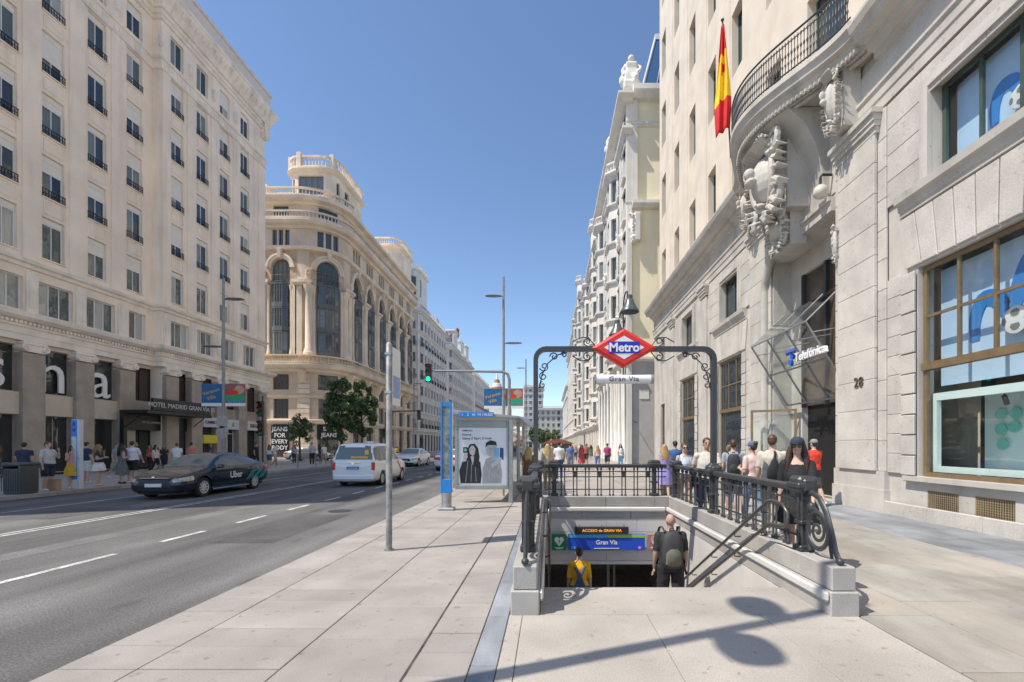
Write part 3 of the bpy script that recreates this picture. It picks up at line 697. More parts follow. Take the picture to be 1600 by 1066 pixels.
# display behind the near window
M_lb = mat('banner_light_blue', (.50, .67, .88), .6, var=.03); M_mb = mat('banner_mid_blue', (.03, .22, .60), .6, var=0); M_mint = mat('display_mint', (.74, .86, .83), .5, var=.03)
dy = 8.5
ban = fb('window_banner', F.box(U(dy)-1.6, U(dy)+1.6, -.52, -.50, 2.95, 5.5), M_lb)
band_ = fb('window_banner', F.box(U(dy)-1.2, U(dy)+1.2, -.52, -.50, 7.45, 9.3), M_lb)
def wave_logo(par, uc, zc, s, v):
    pts = [(-1.0, -.75), (-1.0, -.2), (-.8, .25), (-.45, .2), (-.2, -.15), (0.0, -.1), (.15, .4), (.35, .85), (.62, .9), (.75, .4), (.78, -.2), (.9, -.7)]
    rs = [.13, .17, .2, .2, .19, .19, .2, .2, .2, .19, .17, .13]
    # smooth ribbon
    P = []; Q = []
    for i in range(len(pts)-1):
        for k in range(4):
            t = k/4; p0 = Vector(pts[max(i-1, 0)]); p1 = Vector(pts[i]); p2 = Vector(pts[i+1]); p3 = Vector(pts[min(i+2, len(pts)-1)])
            P.append(.5*((2*p1)+(p2-p0)*t+(2*p0-5*p1+4*p2-p3)*t*t+(3*p1-p0-3*p2+p3)*t**3)); Q.append(rs[i]*(1-t)+rs[i+1]*t)
    L = []; Rr = []
    for i, p in enumerate(P):
        d = (P[min(i+1, len(P)-1)]-P[max(i-1, 0)]).normalized(); nn = Vector((-d.y, d.x)); L.append(p+nn*Q[i]); Rr.append(p-nn*Q[i])
    m = MB(); rg = [[F.pt(uc+a.x*s, v, zc+a.y*s), F.pt(uc+b.x*s, v, zc+b.y*s), F.pt(uc+b.x*s, v-.012, zc+b.y*s), F.pt(uc+a.x*s, v-.012, zc+a.y*s)] for a, b in zip(L, Rr)]
    m.rings(rg); return fb('wave_letter', m, M_mb, par)
wave_logo(ban, U(8.5), 4.35, .78, -.48); wave_logo(band_, U(8.25), 8.35, .62, -.48)
def football(uc, z, r, par):
    m = bpy.data.meshes.new('football'); bm = bmesh.new(); bmesh.ops.create_icosphere(bm, subdivisions=4, radius=r)
    ico = [Vector(v) for v in ((0, 1, 1.618), (0, -1, 1.618), (0, 1, -1.618), (0, -1, -1.618), (1, 1.618, 0), (-1, 1.618, 0), (1, -1.618, 0), (-1, -1.618, 0), (1.618, 0, 1), (-1.618, 0, 1), (1.618, 0, -1), (-1.618, 0, -1))]
    for f in bm.faces:
        c = f.calc_center_median().normalized(); f.material_index = 1 if max(c.dot(v.normalized()) for v in ico) > .945 else 0; f.smooth = True
    bm.to_mesh(m); bm.free(); m.materials.append(mat('ball_white', (.75, .76, .76), .5, var=.02)); m.materials.append(mat('ball_grey', (.2, .21, .2), .5, var=.02))
    p = F.pt(uc, -.36, z); o = ob('football', m, par, p, 0); o.scale = (.07, 1, 1); return o
football(U(8.35), 3.95, .26, ban); football(U(8.25), 8.0, .22, band_)
db = MB(); a, b = U(dy)-1.58, U(dy)+1.58
F.box(a, b, -.40, -.30, 1.05, 1.18, db); F.box(a, b, -.40, -.30, 2.62, 2.78, db); F.box(a, a+.1, -.40, -.30, 1.18, 2.62, db); F.box(b-.1, b, -.40, -.30, 1.18, 2.62, db)
F.box(a, b, -1.5, -1.45, 1.05, 2.78, db); F.box(a+.002, b-.002, -1.45, -.40, 1.06, 1.1, db)
dbo = fb('display_box', db, M_mint)
fb('display_screen', F.box(U(8.6), U(7.1), -1.44, -1.40, 1.35, 2.45), mat('screen_dark', (.04, .09, .10), .15, var=.1), dbo)
for (yy, zz) in ((9.65, 2.3), (9.35, 2.3), (9.65, 1.98), (9.38, 2.02), (9.62, 1.66)):
    p = F.pt(U(yy), -1.40, zz); MB().lathe([(.12, -.03), (.12, .0)], *p, n=16, axis='x').build('mint_disc', mat('mint_deep', (.2, .62, .52), .4, var=.03), dbo)
for yy in (9.0, 8.2, 7.5):
    p = Vector(F.pt(U(yy), -.8, 2.62)); MB().tube([p, p+Vector((.12, .06, -.16))], .045, 10).build('spot_lamp', M_iron, dbo); MB().tube([p+Vector((0, 0, .0)), p+Vector((0, 0, .1))], .012, 6).build('spot_stem', M_iron, dbo)
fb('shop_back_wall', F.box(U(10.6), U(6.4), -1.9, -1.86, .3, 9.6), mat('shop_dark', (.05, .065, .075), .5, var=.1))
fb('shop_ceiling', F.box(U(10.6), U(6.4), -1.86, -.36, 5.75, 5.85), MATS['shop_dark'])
# entablature and cornice
ep = [(-.03, 9.9), (.06, 9.9), (.07, 10.15), (.10, 10.17), (.11, 10.4), (.16, 10.43), (.16, 10.5), (.03, 10.52), (.03, 11.2), (.12, 11.22), (.14, 11.36), (.30, 11.42), (.34, 11.56), (.62, 11.6), (.66, 11.75), (.74, 11.8), (.80, 11.95), (.80, 12.02), (-.4, 12.1)]
fb('cornice', F.ledge(ep, 0, U(18.4)), M_ash2); fb('cornice', F.ledge(ep, U(11.3), F.L), M_ash2)
fb('entablature', F.ledge(ep[:8]+[(.03, 11.2), (-.03, 11.2)], U(18.4), U(16.75)), M_ash2)
fb('entablature', F.ledge(ep[:8]+[(.03, 11.2), (-.03, 11.2)], U(12.9), U(11.3)), M_ash2)
# balcony: plan bulges out over the doorway
def bul(y):
    t = max(-1, min(1, (y-14.85)/3.55)); return .8+1.3*(math.cos(math.pi*t)*.5+.5)**.8
ys = [18.4-(18.4-11.3)*i/36 for i in range(37)]
def bsweep(prof):
    m = MB(); m.rings([[F.pt(U(y), a if a < .3 else a-1+bul(y), z) for (a, z) in prof] for y in ys]); return m
slab = fb('balcony_slab', bsweep([(-.4, 11.55), (.62, 11.55), (.70, 11.62), (.74, 11.75), (.88, 11.8), (.92, 11.95), (1.0, 12.0), (1.0, 12.14), (.94, 12.18), (-.4, 12.2)]), M_ash2, smooth=35)
fb('soffit_panel', bsweep([(.30, 11.46), (.34, 11.46), (.40, 11.5), (.40, 11.552), (.30, 11.552)]), M_ash2, slab)
dt = MB()
for i in range(60):
    yy = 18.2-6.8*i/59; v_ = bul(yy)
    for a, b in ((v_-.36, v_-.24),):
        dt.rings([[F.pt(U(yy)-.035, a, 11.47), F.pt(U(yy)+.035, a, 11.47), F.pt(U(yy)+.035, b, 11.47), F.pt(U(yy)-.035, b, 11.47)], [F.pt(U(yy)-.035, a, 11.556), F.pt(U(yy)+.035, a, 11.556), F.pt(U(yy)+.035, b, 11.556), F.pt(U(yy)-.035, b, 11.556)]])
fb('dentil_row', dt, M_ash2, slab, kind='stuff')
fb('soffit_panel', bsweep([(.5, 11.5), (.56, 11.5), (.56, 11.552), (.5, 11.552)]), M_ash2, slab)
fb('frieze_wall', F.box(U(16.75), U(12.9), -.03, .0, 8.9, 11.6), M_ash2)
rail = thing('balcony_railing', 'curved wrought iron railing along the bulging stone balcony', 'railing', (6.9, 14.85, 12.19)); RO = Vector((6.9, 14.85, 12.19))
def rp(y, dv, z): p = Vector(F.pt(U(y), bul(y)-.08+dv, z))+Vector(tf.location)-RO; return p
for z, r in ((13.25, .03), (12.26, .022), (13.08, .014)): MB().tube([rp(y, 0, z) for y in ys], r, 6).build('rail', M_iron, rail, smooth=50)
bm_ = MB(); bm_.lathe([(.012, 0), (.014, .2), (.032, .27), (.014, .33), (.014, .45), (.035, .52), (.014, .6), (.013, .8), (.03, .86), (.012, .93)], n=6); bme = bm_.mesh('baluster', M_iron, 60)
for k in range(86):
    y = 18.3-(18.3-11.4)*k/85; ob('baluster', bme, rail, rp(y, 0, 12.22)+Vector((0, 0, 0)))
# tower above
trow = [(13.5, 2.7)]+[(18.85+5.35*k, 3.0) for k in range(5)]
tcols = [34.2, 30.75, 27.4, 24.1, 20.9, 17.5, 10.6, 7.2, 3.9]
th = []
for y in tcols:
    for (z, h) in trow: th.append((U(y)-.58, U(y)+.58, z, z+h))
th.append((U(15.2), U(13.2), 12.4, 16.4))
fb('tower_wall', F2.wall(0, F2.L, 12.0, 42, th, .42), M_tow)
fb('tower_side', MB().add([F2.pt(0, 0, 12), F2.pt(0, 0, 42), F2.pt(0, -14, 42), F2.pt(0, -14, 0), F2.pt(0, .4, 0), F2.pt(0, .4, 12)], [(0, 1, 2, 3, 4, 5)]), M_tow)
for y in tcols:
    for (z, h) in trow: window(F2, U(y), z, 1.16, h, M_grn, M_pane, 2, 1, .07, .34)
window(F2, U(14.2), 12.4, 2.0, 4.0, M_grn, M_pane, 2, 2, .08, .34)
# slim vertical joints between the tower's window columns
for y in (32.5, 29.1, 25.7, 22.5): fb('tower_pier', F2.box(U(y)-.9, U(y)+.9, 0.002, .05, 12.1, 41.9), M_tow)
# carved ornament helper: volutes, leaves and swags fused into one piece of stone
def carving(name, u, v, z, w, h, d, seed, parent=tf, m=None, vox=.022):
    rnd = random.Random(seed); q = MB(); T = 2*math.pi
    q.ball((0, -d*.22, h*.53), (w*.23, d*.26, h*.29), 14, 10)
    q.tube([(w*.27*math.cos(T*j/28), -d*.2-d*.12*abs(math.cos(T*j/28)), h*.53+h*.34*math.sin(T*j/28)) for j in range(28)], w*.042, 7, closed=True)
    for j in range(20): q.ball((w*.33*math.cos(T*j/20), -d*.22, h*.53+h*.39*math.sin(T*j/20)), w*.026, 6, 4)
    for s in (-1, 1):
        q.tube([(s*x, -d*.34, zz) for x, zz in spiral(w*.33, h*.84, w*.15, w*.02, 200, 800, 30)], [w*(.05-.03*i/30) for i in range(31)], 6)
        q.tube([(s*x, -d*.28, zz) for x, zz in spiral(w*.30, h*.20, w*.12, w*.02, 20, -560, 26)], [w*(.045-.025*i/26) for i in range(27)], 6)
        for k in range(13):
            a = T*(-.22+.44*k/12); ex, ez = s*w*.34*math.cos(a), h*.5+h*.42*math.sin(a); ln = w*rnd.uniform(.13, .22); dx, dz = s*math.cos(a+rnd.uniform(-.5, .5)), math.sin(a+rnd.uniform(-.5, .5))*1.1-.15
            q.tube([(ex, -d*.15, ez), (ex+dx*ln*.4, -d*.38, ez+dz*ln*.4), (ex+dx*ln*.8, -d*.36, ez+dz*ln*.75), (ex+dx*ln, -d*.2, ez+dz*ln*.7-.03*h)], [w*.02, w*.05, w*.04, w*.008], 6, flat=.55)
    for k in range(9): q.tube([(w*.05*(k-4), -d*.3, h*.84), (w*.065*(k-4), -d*.5, h*.93), (w*.085*(k-4), -d*.42, h*(1.0-.008*(k-4)**2))], [w*.03, w*.035, w*.012], 6)
    for k in range(9): q.ball((w*.05*math.sin(k*2.1), -d*.35+d*.02*k, h*(.22-.024*k)), (w*(.065-.005*k), d*.1, h*.022), 7, 5)
    q.ball((0, -d*.52, h*.60), (w*.07, d*.1, h*.075), 10, 7); q.ball((0, -d*.5, h*.50), (w*.10, d*.1, h*.05), 10, 6)
    q.box(-w*.30, w*.30, -d*.1, d*.35, h*.08, h*.95)
    me = remesh(q, vox, 0); me.materials.clear(); me.materials.append(m or M_ash2); me.name = name; me.shade_smooth()
    return F.put(name, me, u, v, z, parent)
cbl = MB(); cbl.rings([[F.pt(U(yy), a, z) for a, z in ((-.03, 8.75), (.12, 8.78), (.16, 9.2), (.24, 9.8), (.42, 10.5), (.75, 11.1), (bul(yy)-.45, 11.5), (-.03, 11.54))] for yy in [16.4-3.1*i/14 for i in range(15)]]); fb('corbel', cbl, M_ash2, smooth=40)
carving('cartouche', U(14.85), .62, 8.85, 2.5, 2.65, 2.0, 1, vox=.021)
carving('garland', U(14.85), .42, 7.95, 1.3, 1.3, 1.2, 2, vox=.016)
carving('console', U(12.15), .38, 9.9, .75, 1.75, 1.0, 3, vox=.014); carving('console', U(17.55), .38, 9.9, .75, 1.75, 1.0, 4, vox=.014)
carving('pendant', U(12.75), .12, 6.7, .34, 1.15, .3, 5, vox=.010); carving('pendant', U(11.6), .05, 3.4, .2, .01, .1, 6) if False else None
# roll moulding round the doorway, stepping up to the cartouche
def roll(side):
    y = (lambda q: q if side > 0 else 29.7-q)
    p = [(17.05, 0.3, .12), (17.05, 7.3, .12), (16.98, 7.7, .14), (16.5, 8.25, .22), (16.4, 8.5, .25), (16.4, 8.95, .28), (16.0, 9.3, .34), (15.55, 9.45, .38)]
    pts = [F.pt(U(y(a)), c, z) for a, z, c in (p if side > 0 else p[3:])]
    fb('roll_moulding', MB().tube(pts, .15 if side > 0 else .12, 10), M_ash2, smooth=50)
roll(1)
hd = MB(); F.box(U(16.75), U(12.95), -.03, .18, 8.32, 8.6, hd); F.box(U(16.75), U(12.95), -.03, .26, 8.6, 8.72, hd); fb('door_head', hd, M_ash2)
# globe lamp at the pier
gp = Vector(F.pt(U(13.15), .36, 8.95)); gl_ = MB(); gl_.ball(gp, .2, 16, 10); fb('globe_lamp', gl_, mat('milk_glass', (.62, .58, .5), .3, var=.02), smooth=80)
fb('lamp_bracket', MB().tube([gp+Vector((.33, 0, .5)), gp+Vector((.05, 0, .5)), gp+Vector((0, 0, .42)), gp+Vector((0, 0, .25))], .04, 8), M_iron)
# deep doorway
rc = MB(); rc.add([F.pt(U(16.7), -.38, 0), F.pt(U(16.7), -.8, 0), F.pt(U(16.7), -.8, 8.3), F.pt(U(16.7), -.38, 8.3)], [(0, 1, 2, 3)]); rc.add([F.pt(U(13.0), -.38, 0), F.pt(U(13.0), -.8, 0), F.pt(U(13.0), -.8, 8.3), F.pt(U(13.0), -.38, 8.3)], [(0, 1, 2, 3)])
rc.add([F.pt(U(13.0), -.38, 8.3), F.pt(U(16.7), -.38, 8.3), F.pt(U(16.7), -.8, 8.3), F.pt(U(13.0), -.8, 8.3)], [(0, 1, 2, 3)])
fb('recess', rc, M_ash2)
iw = F.wall(U(16.7), U(13.0), 0, 8.3, [(U(16.0), U(13.3), 0, 7.6)], .2, v=-.7); fb('recess_wall', iw, M_ash2)
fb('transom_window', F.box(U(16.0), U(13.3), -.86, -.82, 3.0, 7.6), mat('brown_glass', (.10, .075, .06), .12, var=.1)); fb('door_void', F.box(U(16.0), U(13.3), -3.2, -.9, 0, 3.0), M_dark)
for yy in (16.0, 14.7, 13.35): fb('mullion', F.box(U(yy)-.06, U(yy)+.06, -.82, -.7, 2.95, 7.6), M_iron)
fb('carved_panel', MB().rings([[F.pt(U(16.69), -.4-.5-.5*math.cos(R(a))*s, 3.0+3.2+2.6*math.sin(R(a))*s) for a in range(0, 360, 20)] for s in (1, .82)], caps=False), M_ash2)
dr = F.put('door', win_mesh(1.5, 2.9, 1, 1, .08, M_brz, None, .07), U(16.55)+.1, .1, .02); ob('pane', pane_mesh(1.4, 2.75, M_gl), dr, (0, .01, .08)); dr.rotation_euler.z += R(58)
MB().tube([(.55, -.09, .9), (.55, -.09, 1.7)], .018, 6).build('handle', M_brz, dr)
# glass canopy with steel frame and the company name
cn = thing('glass_canopy', 'tilted glass and steel canopy over the deep granite doorway', 'canopy', (7.7, 14.85, 2.9)); CO = Vector((7.7, 14.85, 2.9))
def cp(y, v, z): return Vector(F.pt(U(y), v, z))+Vector(tf.location)-CO
for (ya, yb) in ((16.6, 15.45), (15.4, 14.25), (14.2, 13.1)):
    m = MB(); m.rings([[cp(ya, .8, 5.2), cp(yb, .8, 5.2), cp(yb, -.5, 3.1), cp(ya, -.5, 3.1)], [cp(ya, .8, 5.22), cp(yb, .8, 5.22), cp(yb, -.5, 3.12), cp(ya, -.5, 3.12)]]); m.build('pane', M_gl, cn)
    m = MB(); m.rings([[cp(ya, .8, 5.24), cp(yb, .8, 5.24), cp(yb, -.3, 6.3), cp(ya, -.3, 6.3)], [cp(ya, .8, 5.26), cp(yb, .8, 5.26), cp(yb, -.3, 6.32), cp(ya, -.3, 6.32)]]); m.build('pane', M_gl, cn)
for y in (16.6, 15.42, 14.22, 13.1):
    MB().tube([cp(y, -.5, 3.08), cp(y, .82, 5.2), cp(y, -.35, 6.35)], .03, 8).build('strut', M_steelp, cn)
    MB().tube([cp(y, .6, 4.9), cp(y, -.6, 5.1)], .018, 6).build('tie_rod', M_steelp, cn)
for v, z in ((.82, 5.2), (.17, 4.15), (-.5, 3.08)): MB().tube([cp(16.62, v, z), cp(13.08, v, z)], .028, 8).build('crossbar', M_steelp, cn)
ns_ = thing('company_sign', 'white Telefónica letters with blue dot emblem on the glass canopy', 'sign', (7.8, 13.75, 4.25))
lettering('Telefónica', .38, .05, M_wht, ns_, (0, .62, .02), (R(90), 0, R(-90)), 'LEFT', bold=.008)
for (a, z) in ((1.15, .62), (1.42, .62), (1.69, .62), (1.28, .36), (1.42, .10)) : MB().lathe([(.09, -.04), (.09, .04)], 0, (a-.1)*.7-.0, (z-.05)*.7, 14, axis='x').build('emblem_dot', mat('emblem_blue', (.01, .13, .62), .35, var=0), ns_)
MB().tube([(.07, 1.4, -.05), (.07, -.75, -.05)], .02, 6).build('carrier_rail', M_steelp, ns_)
# house number
lettering('28', .36, .02, mat('number_bronze', (.16, .13, .09), .45, .5, var=.1), tf, F.pt(U(11.8), .172, 3.15), (R(90), 0, R(-90)), name='house_number')
fb('wall_intercom', F.box(U(18.1), U(17.98), .06, .1, 3.6, 4.2), M_steel)
for y in (18.05,): pass
# flag
fl = thing('spanish_flag', 'red and yellow flag hanging limp from a pole on the balcony', 'flag', (6.75, 16.9, 12.3)); FO = Vector((6.75, 16.9, 12.3))
tip = Vector((6.02, 15.8, 16.4)); MB().tube([(0, 0, 0), tip-FO], [.035, .025], 8).build('pole', M_iron, fl); MB().ball(tip-FO, .06).build('finial', M_iron, fl)
m = MB(); rows = 26; cols = 13
fd = Vector((.9, -.43, 0)).normalized(); fn = Vector((-fd.y, fd.x, 0))
vv = []
for i in range(rows+1):
    t = i/rows; z = 16.25-3.75*t; wd = .10+.46*min(1, t*1.4)*(1-.2*max(0, t-.8)*5)
    for j in range(cols+1):
        s = j/cols-.5; fold = math.sin(s*13+t*1.6)*.085*min(1, t*3+.2)+.05*math.sin(t*5)
        p = tip+Vector((.02, .03, 0))+fd*(s*wd)+fn*fold; zz = z+(.22*s if i == rows else .22*s*t)
        vv.append((p.x-FO.x, p.y-FO.y, zz-FO.z))
for i in range(rows):
    for j in range(cols):
        k = i*(cols+1)+j; t = (i+.5)/rows+.06*((j/cols)-.5); mi = 0 if t < .26 or t > .70 else 1
        if .34 < t < .44 and .35 < j/cols < .65: mi = 0
        m.f.append((k, k+1, k+cols+2, k+cols+1)); m.m.append(mi)
m.v = vv
fo = m.build('cloth', [mat('flag_red', (.62, .02, .025), .8, var=.05), mat('flag_yellow', (.85, .55, .02), .8, var=.05)], fl, smooth=80)
so = fo.modifiers.new('t', 'SOLIDIFY'); so.thickness = .006

# ================================================================== LEFT: HOTEL BLOCK
M_cream = mat('hotel_render', (.92, .79, .66), .8, var=.07, scale=.5, fine=.05, fscale=40, stain=.20)
M_trim = mat('hotel_trim', (.88, .79, .69), .75, var=.09, scale=.9, fine=.06, stain=.24)
M_hgr = mat('hotel_granite', (.40, .335, .275), .55, var=.12, scale=1.2, fine=.18, fscale=60, stain=.15)
M_wf = mat('white_frame', (.80, .80, .79), .45, var=.02); M_shut = mat('shutter_box', (.80, .76, .70), .6, var=.03)
M_hp = pane_mat('hotel_pane', (.025, .035, .045), .03, .3, (.20, .22, .20)); M_hp2 = pane_mat('hotel_pane_curtain', (.10, .12, .11), .03, .3, (.42, .42, .38))
M_beige = mat('fascia_beige', (.62, .53, .42), .5, var=.05)
ht = thing('hotel_building', 'cream rendered hotel block with columned shop floor and bracketed cornice', 'building', (-27, 30, 0))
H = Facade(ht, [(-27, 6), (-27, 31), (-26.4, 31), (-26.4, 42.2), (-45, 42.2)])
def hu(y): return y-6 if y <= 31 else y-5.4
def hb(name, mb, m, parent=ht, **kw): return mb.build(name, m, parent, **kw)
hc = [15.3, 17.75, 20.2, 22.55, 24.8, 27.2, 29.65, 32.3, 34.65, 37.05, 39.5]
hr = [11.6+3.33*k for k in range(6)]
hl = []
for y in hc:
    for k, z in enumerate(hr): hl.append((hu(y)-.56, hu(y)+.56, z, z+2.25 if k < 5 else z+1.95))
mez = [(20.0, 1.75), (22.5, 1.75), (24.95, 1.75), (27.45, 1.75), (29.85, 1.2), (32.55, 1.7), (34.95, 1.7), (37.5, 1.7), (40.1, 1.6)]
for y, w in mez: hl.append((hu(y)-w/2, hu(y)+w/2, 8.55, 10.3))
pl = [16.0, 18.4, 21.0, 23.6, 26.2, 28.85, 31.45, 33.75, 36.3, 38.8, 41.5]
bay = []
for i in range(len(pl)-1):
    a, b = pl[i]+.5, pl[i+1]-.5
    if i == 5: b = pl[i+1]-.46
    bay.append((a, b)); hl.append((hu(a), hu(b) if not (a < 31 < b) else hu(31)-.05, 0, 6.75))
hb('wall', H.wall(0, H.L, -.05, 31.2, hl, .3), M_cream)
hb('core', MB().box(-16, -1.2, -23.5, 11.8, .0, 33), M_cream)
# windows with shutter box, panel and low railing
def hrail(w):
    k = ('hr', w)
    if k not in CACHE:
        m = MB(); m.box(-w/2, w/2, -.02, .02, .40, .44); m.box(-w/2, w/2, -.015, .015, .02, .05)
        for i in range(9): x = -w/2+.02+(w-.04)*i/8; m.box(x-.012, x+.012, -.012, .012, .05, .40)
        m.box(-w/2, w/2, -.01, .01, .2, .225); CACHE[k] = m.mesh('window_railing', mat('rail_black', (.012, .013, .015), .4, var=0), recalc=False)
    return CACHE[k]
kp = MB(); kp.box(-.5, .5, -.03, 0, 0, .04); kp.box(-.5, .5, -.03, 0, .66, .70); kp.box(-.5, -.46, -.03, 0, .04, .66); kp.box(.46, .5, -.03, 0, .04, .66); kpm = kp.mesh('sunk_panel', M_trim)
random.seed(11)
for y in hc:
    for k, z in enumerate(hr):
        u = hu(y); g = M_hp if random.random() < .7 else M_hp2
        if k == 0: g = M_hp2
        o = window(H, u, z, 1.1, 1.93, M_wf, g, 2, 1, .055, .17)
        if k < 5: ob('shutter_box', box_mesh('shutter_box', -.55, .55, -.05, .1, 1.935, 2.24, M_shut, .01), o, (0, 0, 0))
        if random.random() < .3:
            bh = random.choice((.35, .55, .8, 1.1)); ob('roller_blind', box_mesh('roller_blind', -.5, .5, -.042, -.036, round(1.9-bh, 2), 1.9, M_shut), o)
        if 1 <= k <= 4:
            ob('window_railing', hrail(1.16), o, (0, -.2, .0)); 
        if 1 <= k <= 4: H.put('sunk_panel', kpm, u, .0, z-.88)
        H.put('sill', box_mesh('sill', -.62, .62, -.09, .2, -.07, 0, M_trim, .01), u, 0, z)
# recessed strips either side of each column give the wall its pilasters
for y in (21.4, 23.7, 26.0, 28.45): hb('pilaster_strip', H.box(hu(y)-.42, hu(y)+.42, .002, .09, 11.25, 27.2), M_cream)
for y in (31.35, 33.5, 35.85, 38.3, 41.6): hb('pilaster_strip', H.box(hu(y)-.34 if y > 31.4 else 25.602, hu(y)+.34 if y < 41 else hu(42.19), .002, .09, 11.25, 27.2), M_cream)
# string courses
for prof in ([(0, 10.75), (.12, 10.78), (.15, 10.95), (.28, 11.0), (.32, 11.15), (0, 11.25)], [(0, 27.2), (.14, 27.22), (.14, 27.3), (.06, 27.32), (.06, 27.9), (.16, 27.93), (.22, 28.1), (0, 28.14)],
             [(0, 6.95), (.30, 6.95), (.30, 7.25), (.34, 7.27), (.34, 7.6), (.42, 7.62), (.42, 7.72), (.36, 7.74), (.36, 7.92), (.55, 7.95), (.72, 8.1), (.76, 8.32), (.3, 8.42), (0, 8.44)],
             [(0, 30.6), (.12, 30.62), (.12, 30.9), (.2, 30.92), (.2, 31.2), (.35, 31.22), (.35, 31.35), (.72, 32.1), (.76, 32.25), (.85, 32.35), (.85, 32.55), (-.4, 32.6)]):
    hb('string_course', H.ledge(prof, 12, 36.8), M_trim)
hb('parapet', H.ledge([(-.3, 32.6), (.35, 32.6), (.35, 34.0), (.45, 34.02), (.45, 34.25), (-.3, 34.25)], 0, 36.8), mat('parapet_pinkish', (.72, .62, .55), .8, var=.06))
hb('roof', MB().box(-16, -.3, -24, 12, 32.6, 33.2), M_trim)
hb('parapet_wall', H.box(0, 12, -.3, .3, 31.2, 34.2), M_cream)
# dentils (small), brackets and squares of the frieze
dn = MB(); u = 12.2
while u < 36.7:
    if not 24.7 < u < 25.75: H.box(u, u+.11, .36, .50, 7.76, 7.90, dn)
    u += .2
hb('dentil_row', dn, M_trim, kind='stuff')
br = MB().rings([[(-.11, 0, 0), (.11, 0, 0), (.11, 0, .75), (-.11, 0, .75)], [(-.11, -.18, .02), (.11, -.18, .02), (.11, -.3, .75), (-.11, -.3, .75)], [(-.1, -.22, .28), (.1, -.22, .28), (.1, -.55, .75), (-.1, -.55, .75)], [(-.1, -.5, .5), (.1, -.5, .5), (.1, -.62, .75), (-.1, -.62, .75)]]).mesh('bracket', M_trim)
sq = MB(); sq.box(-.2, .2, -.03, 0, 0, .04); sq.box(-.2, .2, -.03, 0, .36, .4); sq.box(-.2, -.16, -.03, 0, .04, .36); sq.box(.16, .2, -.03, 0, .04, .36); sqm = sq.mesh('frieze_square', M_trim)
sh = MB().rings([[(-.18, 0, .1), (0, 0, 0), (.18, 0, .1), (.22, 0, .8), (0, 0, .95), (-.22, 0, .8)], [(-.12, -.12, .2), (0, -.14, .1), (.12, -.12, .2), (.14, -.14, .7), (0, -.16, .82), (-.14, -.14, .7)]]).mesh('carved_shield', M_trim, 40)
u = 12.4
while u < 36.7:
    if not 24.6 < u < 25.9: H.put('bracket', br, u, .2, 31.28)
    u += .62
u = 13
while u < 36.6: 
    if not 24.6 < u < 25.9: H.put('frieze_square', sqm, u, .06, 27.42)
    u += .72
for i in range(len(hc)-1): H.put('carved_shield', sh, (hu(hc[i])+hu(hc[i+1]))/2 if hc[i] < 29 or hc[i] > 31 else hu(31.3)-.3, .02, 28.7)
cc_ = carving('corner_console', 0, 0, 0, .9, 1.6, .9, 9, ht, M_trim, .05); cc_.location = H.pt(36.6, .1, 29.7); cc_.rotation_euler.z = R(90)
# mezzanine windows and panelled piers
for y, w in mez: window(H, hu(y), 8.55, w-.02, 1.75, M_wf, M_hp2, 3 if w > 1.4 else 2, 1, .06, .2); 
pr = MB(); pr.cbox(-.27, .27, -.10, 0, 0, 2.2, .02); pr.cbox(-.17, .17, -.13, -.1, .3, 1.9, .02); prm = pr.mesh('panelled_pier', M_trim)
for y in (21.25, 23.72, 26.2, 28.75, 31.4, 33.75, 36.2, 38.8, 41.3): H.put('panelled_pier', prm, max(hu(y), 25.95) if y > 31 else hu(y), .0, 8.45)
# columns of the shop floor
pm = MB(); pm.cbox(-.52, .52, -.28, .25, 0, 6.35, .02); pm.cbox(-.56, .56, -.32, .25, 0, .35, .02); pmm = pm.mesh('pillar', M_hgr)
ic = MB(); ic.cbox(-.56, .56, -.36, .2, .36, .5, .02); ic.box(-.5, .5, -.3, .2, .0, .36)
for s in (-1, 1):
    ic.tube([(s*x, -.37, z) for x, z in spiral(.46, .2, .17, .02, 90, -450, 22)], .05, 6); ic.lathe([(.17, -.36), (.17, .15)], s*.46, 0, .2, 14, axis='y')
icm = ic.mesh('ionic_capital', M_trim, 45)
for y in pl:
    uu = hu(y) if y < 31 else max(hu(y), 26.16); o = H.put('pillar', pmm, uu, .05, 0); ob('ionic_capital', icm, o, (0, 0, 6.42))
# shop bays
M_sp = pane_mat('shop_pane', (.03, .035, .035), .02, .12, (.06, .06, .055))
M_blk = mat('black_metal', (.015, .015, .016), .35, var=.05)
for i, (a, b) in enumerate(bay):
    if a < 31 < b: b = 30.95
    uc = (hu(a)+hu(b))/2; w = hu(b)-hu(a)
    if i <= 4:
        window(H, uc, 4.35, w, 2.4, M_hgr, M_sp, 1, 1, .05, .2); window(H, uc, .12, w, 3.1, M_hgr, M_sp, 2 if i % 2 else 1, 1, .05, .2)
        hb('fascia', H.box(hu(a), hu(b), -.2, .12, 3.2, 4.34), M_beige)
    else:
        window(H, uc, 4.55, w, 2.2, M_blk, pane_mat('brown_pane', (.05, .03, .025), .03, .1), 2, 1, .06, .2)
        hb('spandrel', H.box(hu(a), hu(b), -.2, .05, 3.55, 4.54), M_hgr)
        window(H, uc, .06, w, 3.45, M_blk if i != 8 else M_wf, M_sp, 2, 2, .07, .2, rows=(2.5,))
for ch, y, sz in (('s', 22.1, 3.2), ('n', 24.75, 3.2), ('a', 27.4, 3.2)):
    lettering(ch, sz, .04, M_wht, ht, H.pt(hu(y), -.05, 4.5), (R(90), 0, R(90)), name='shop_letter', bold=-.01 if False else 0)
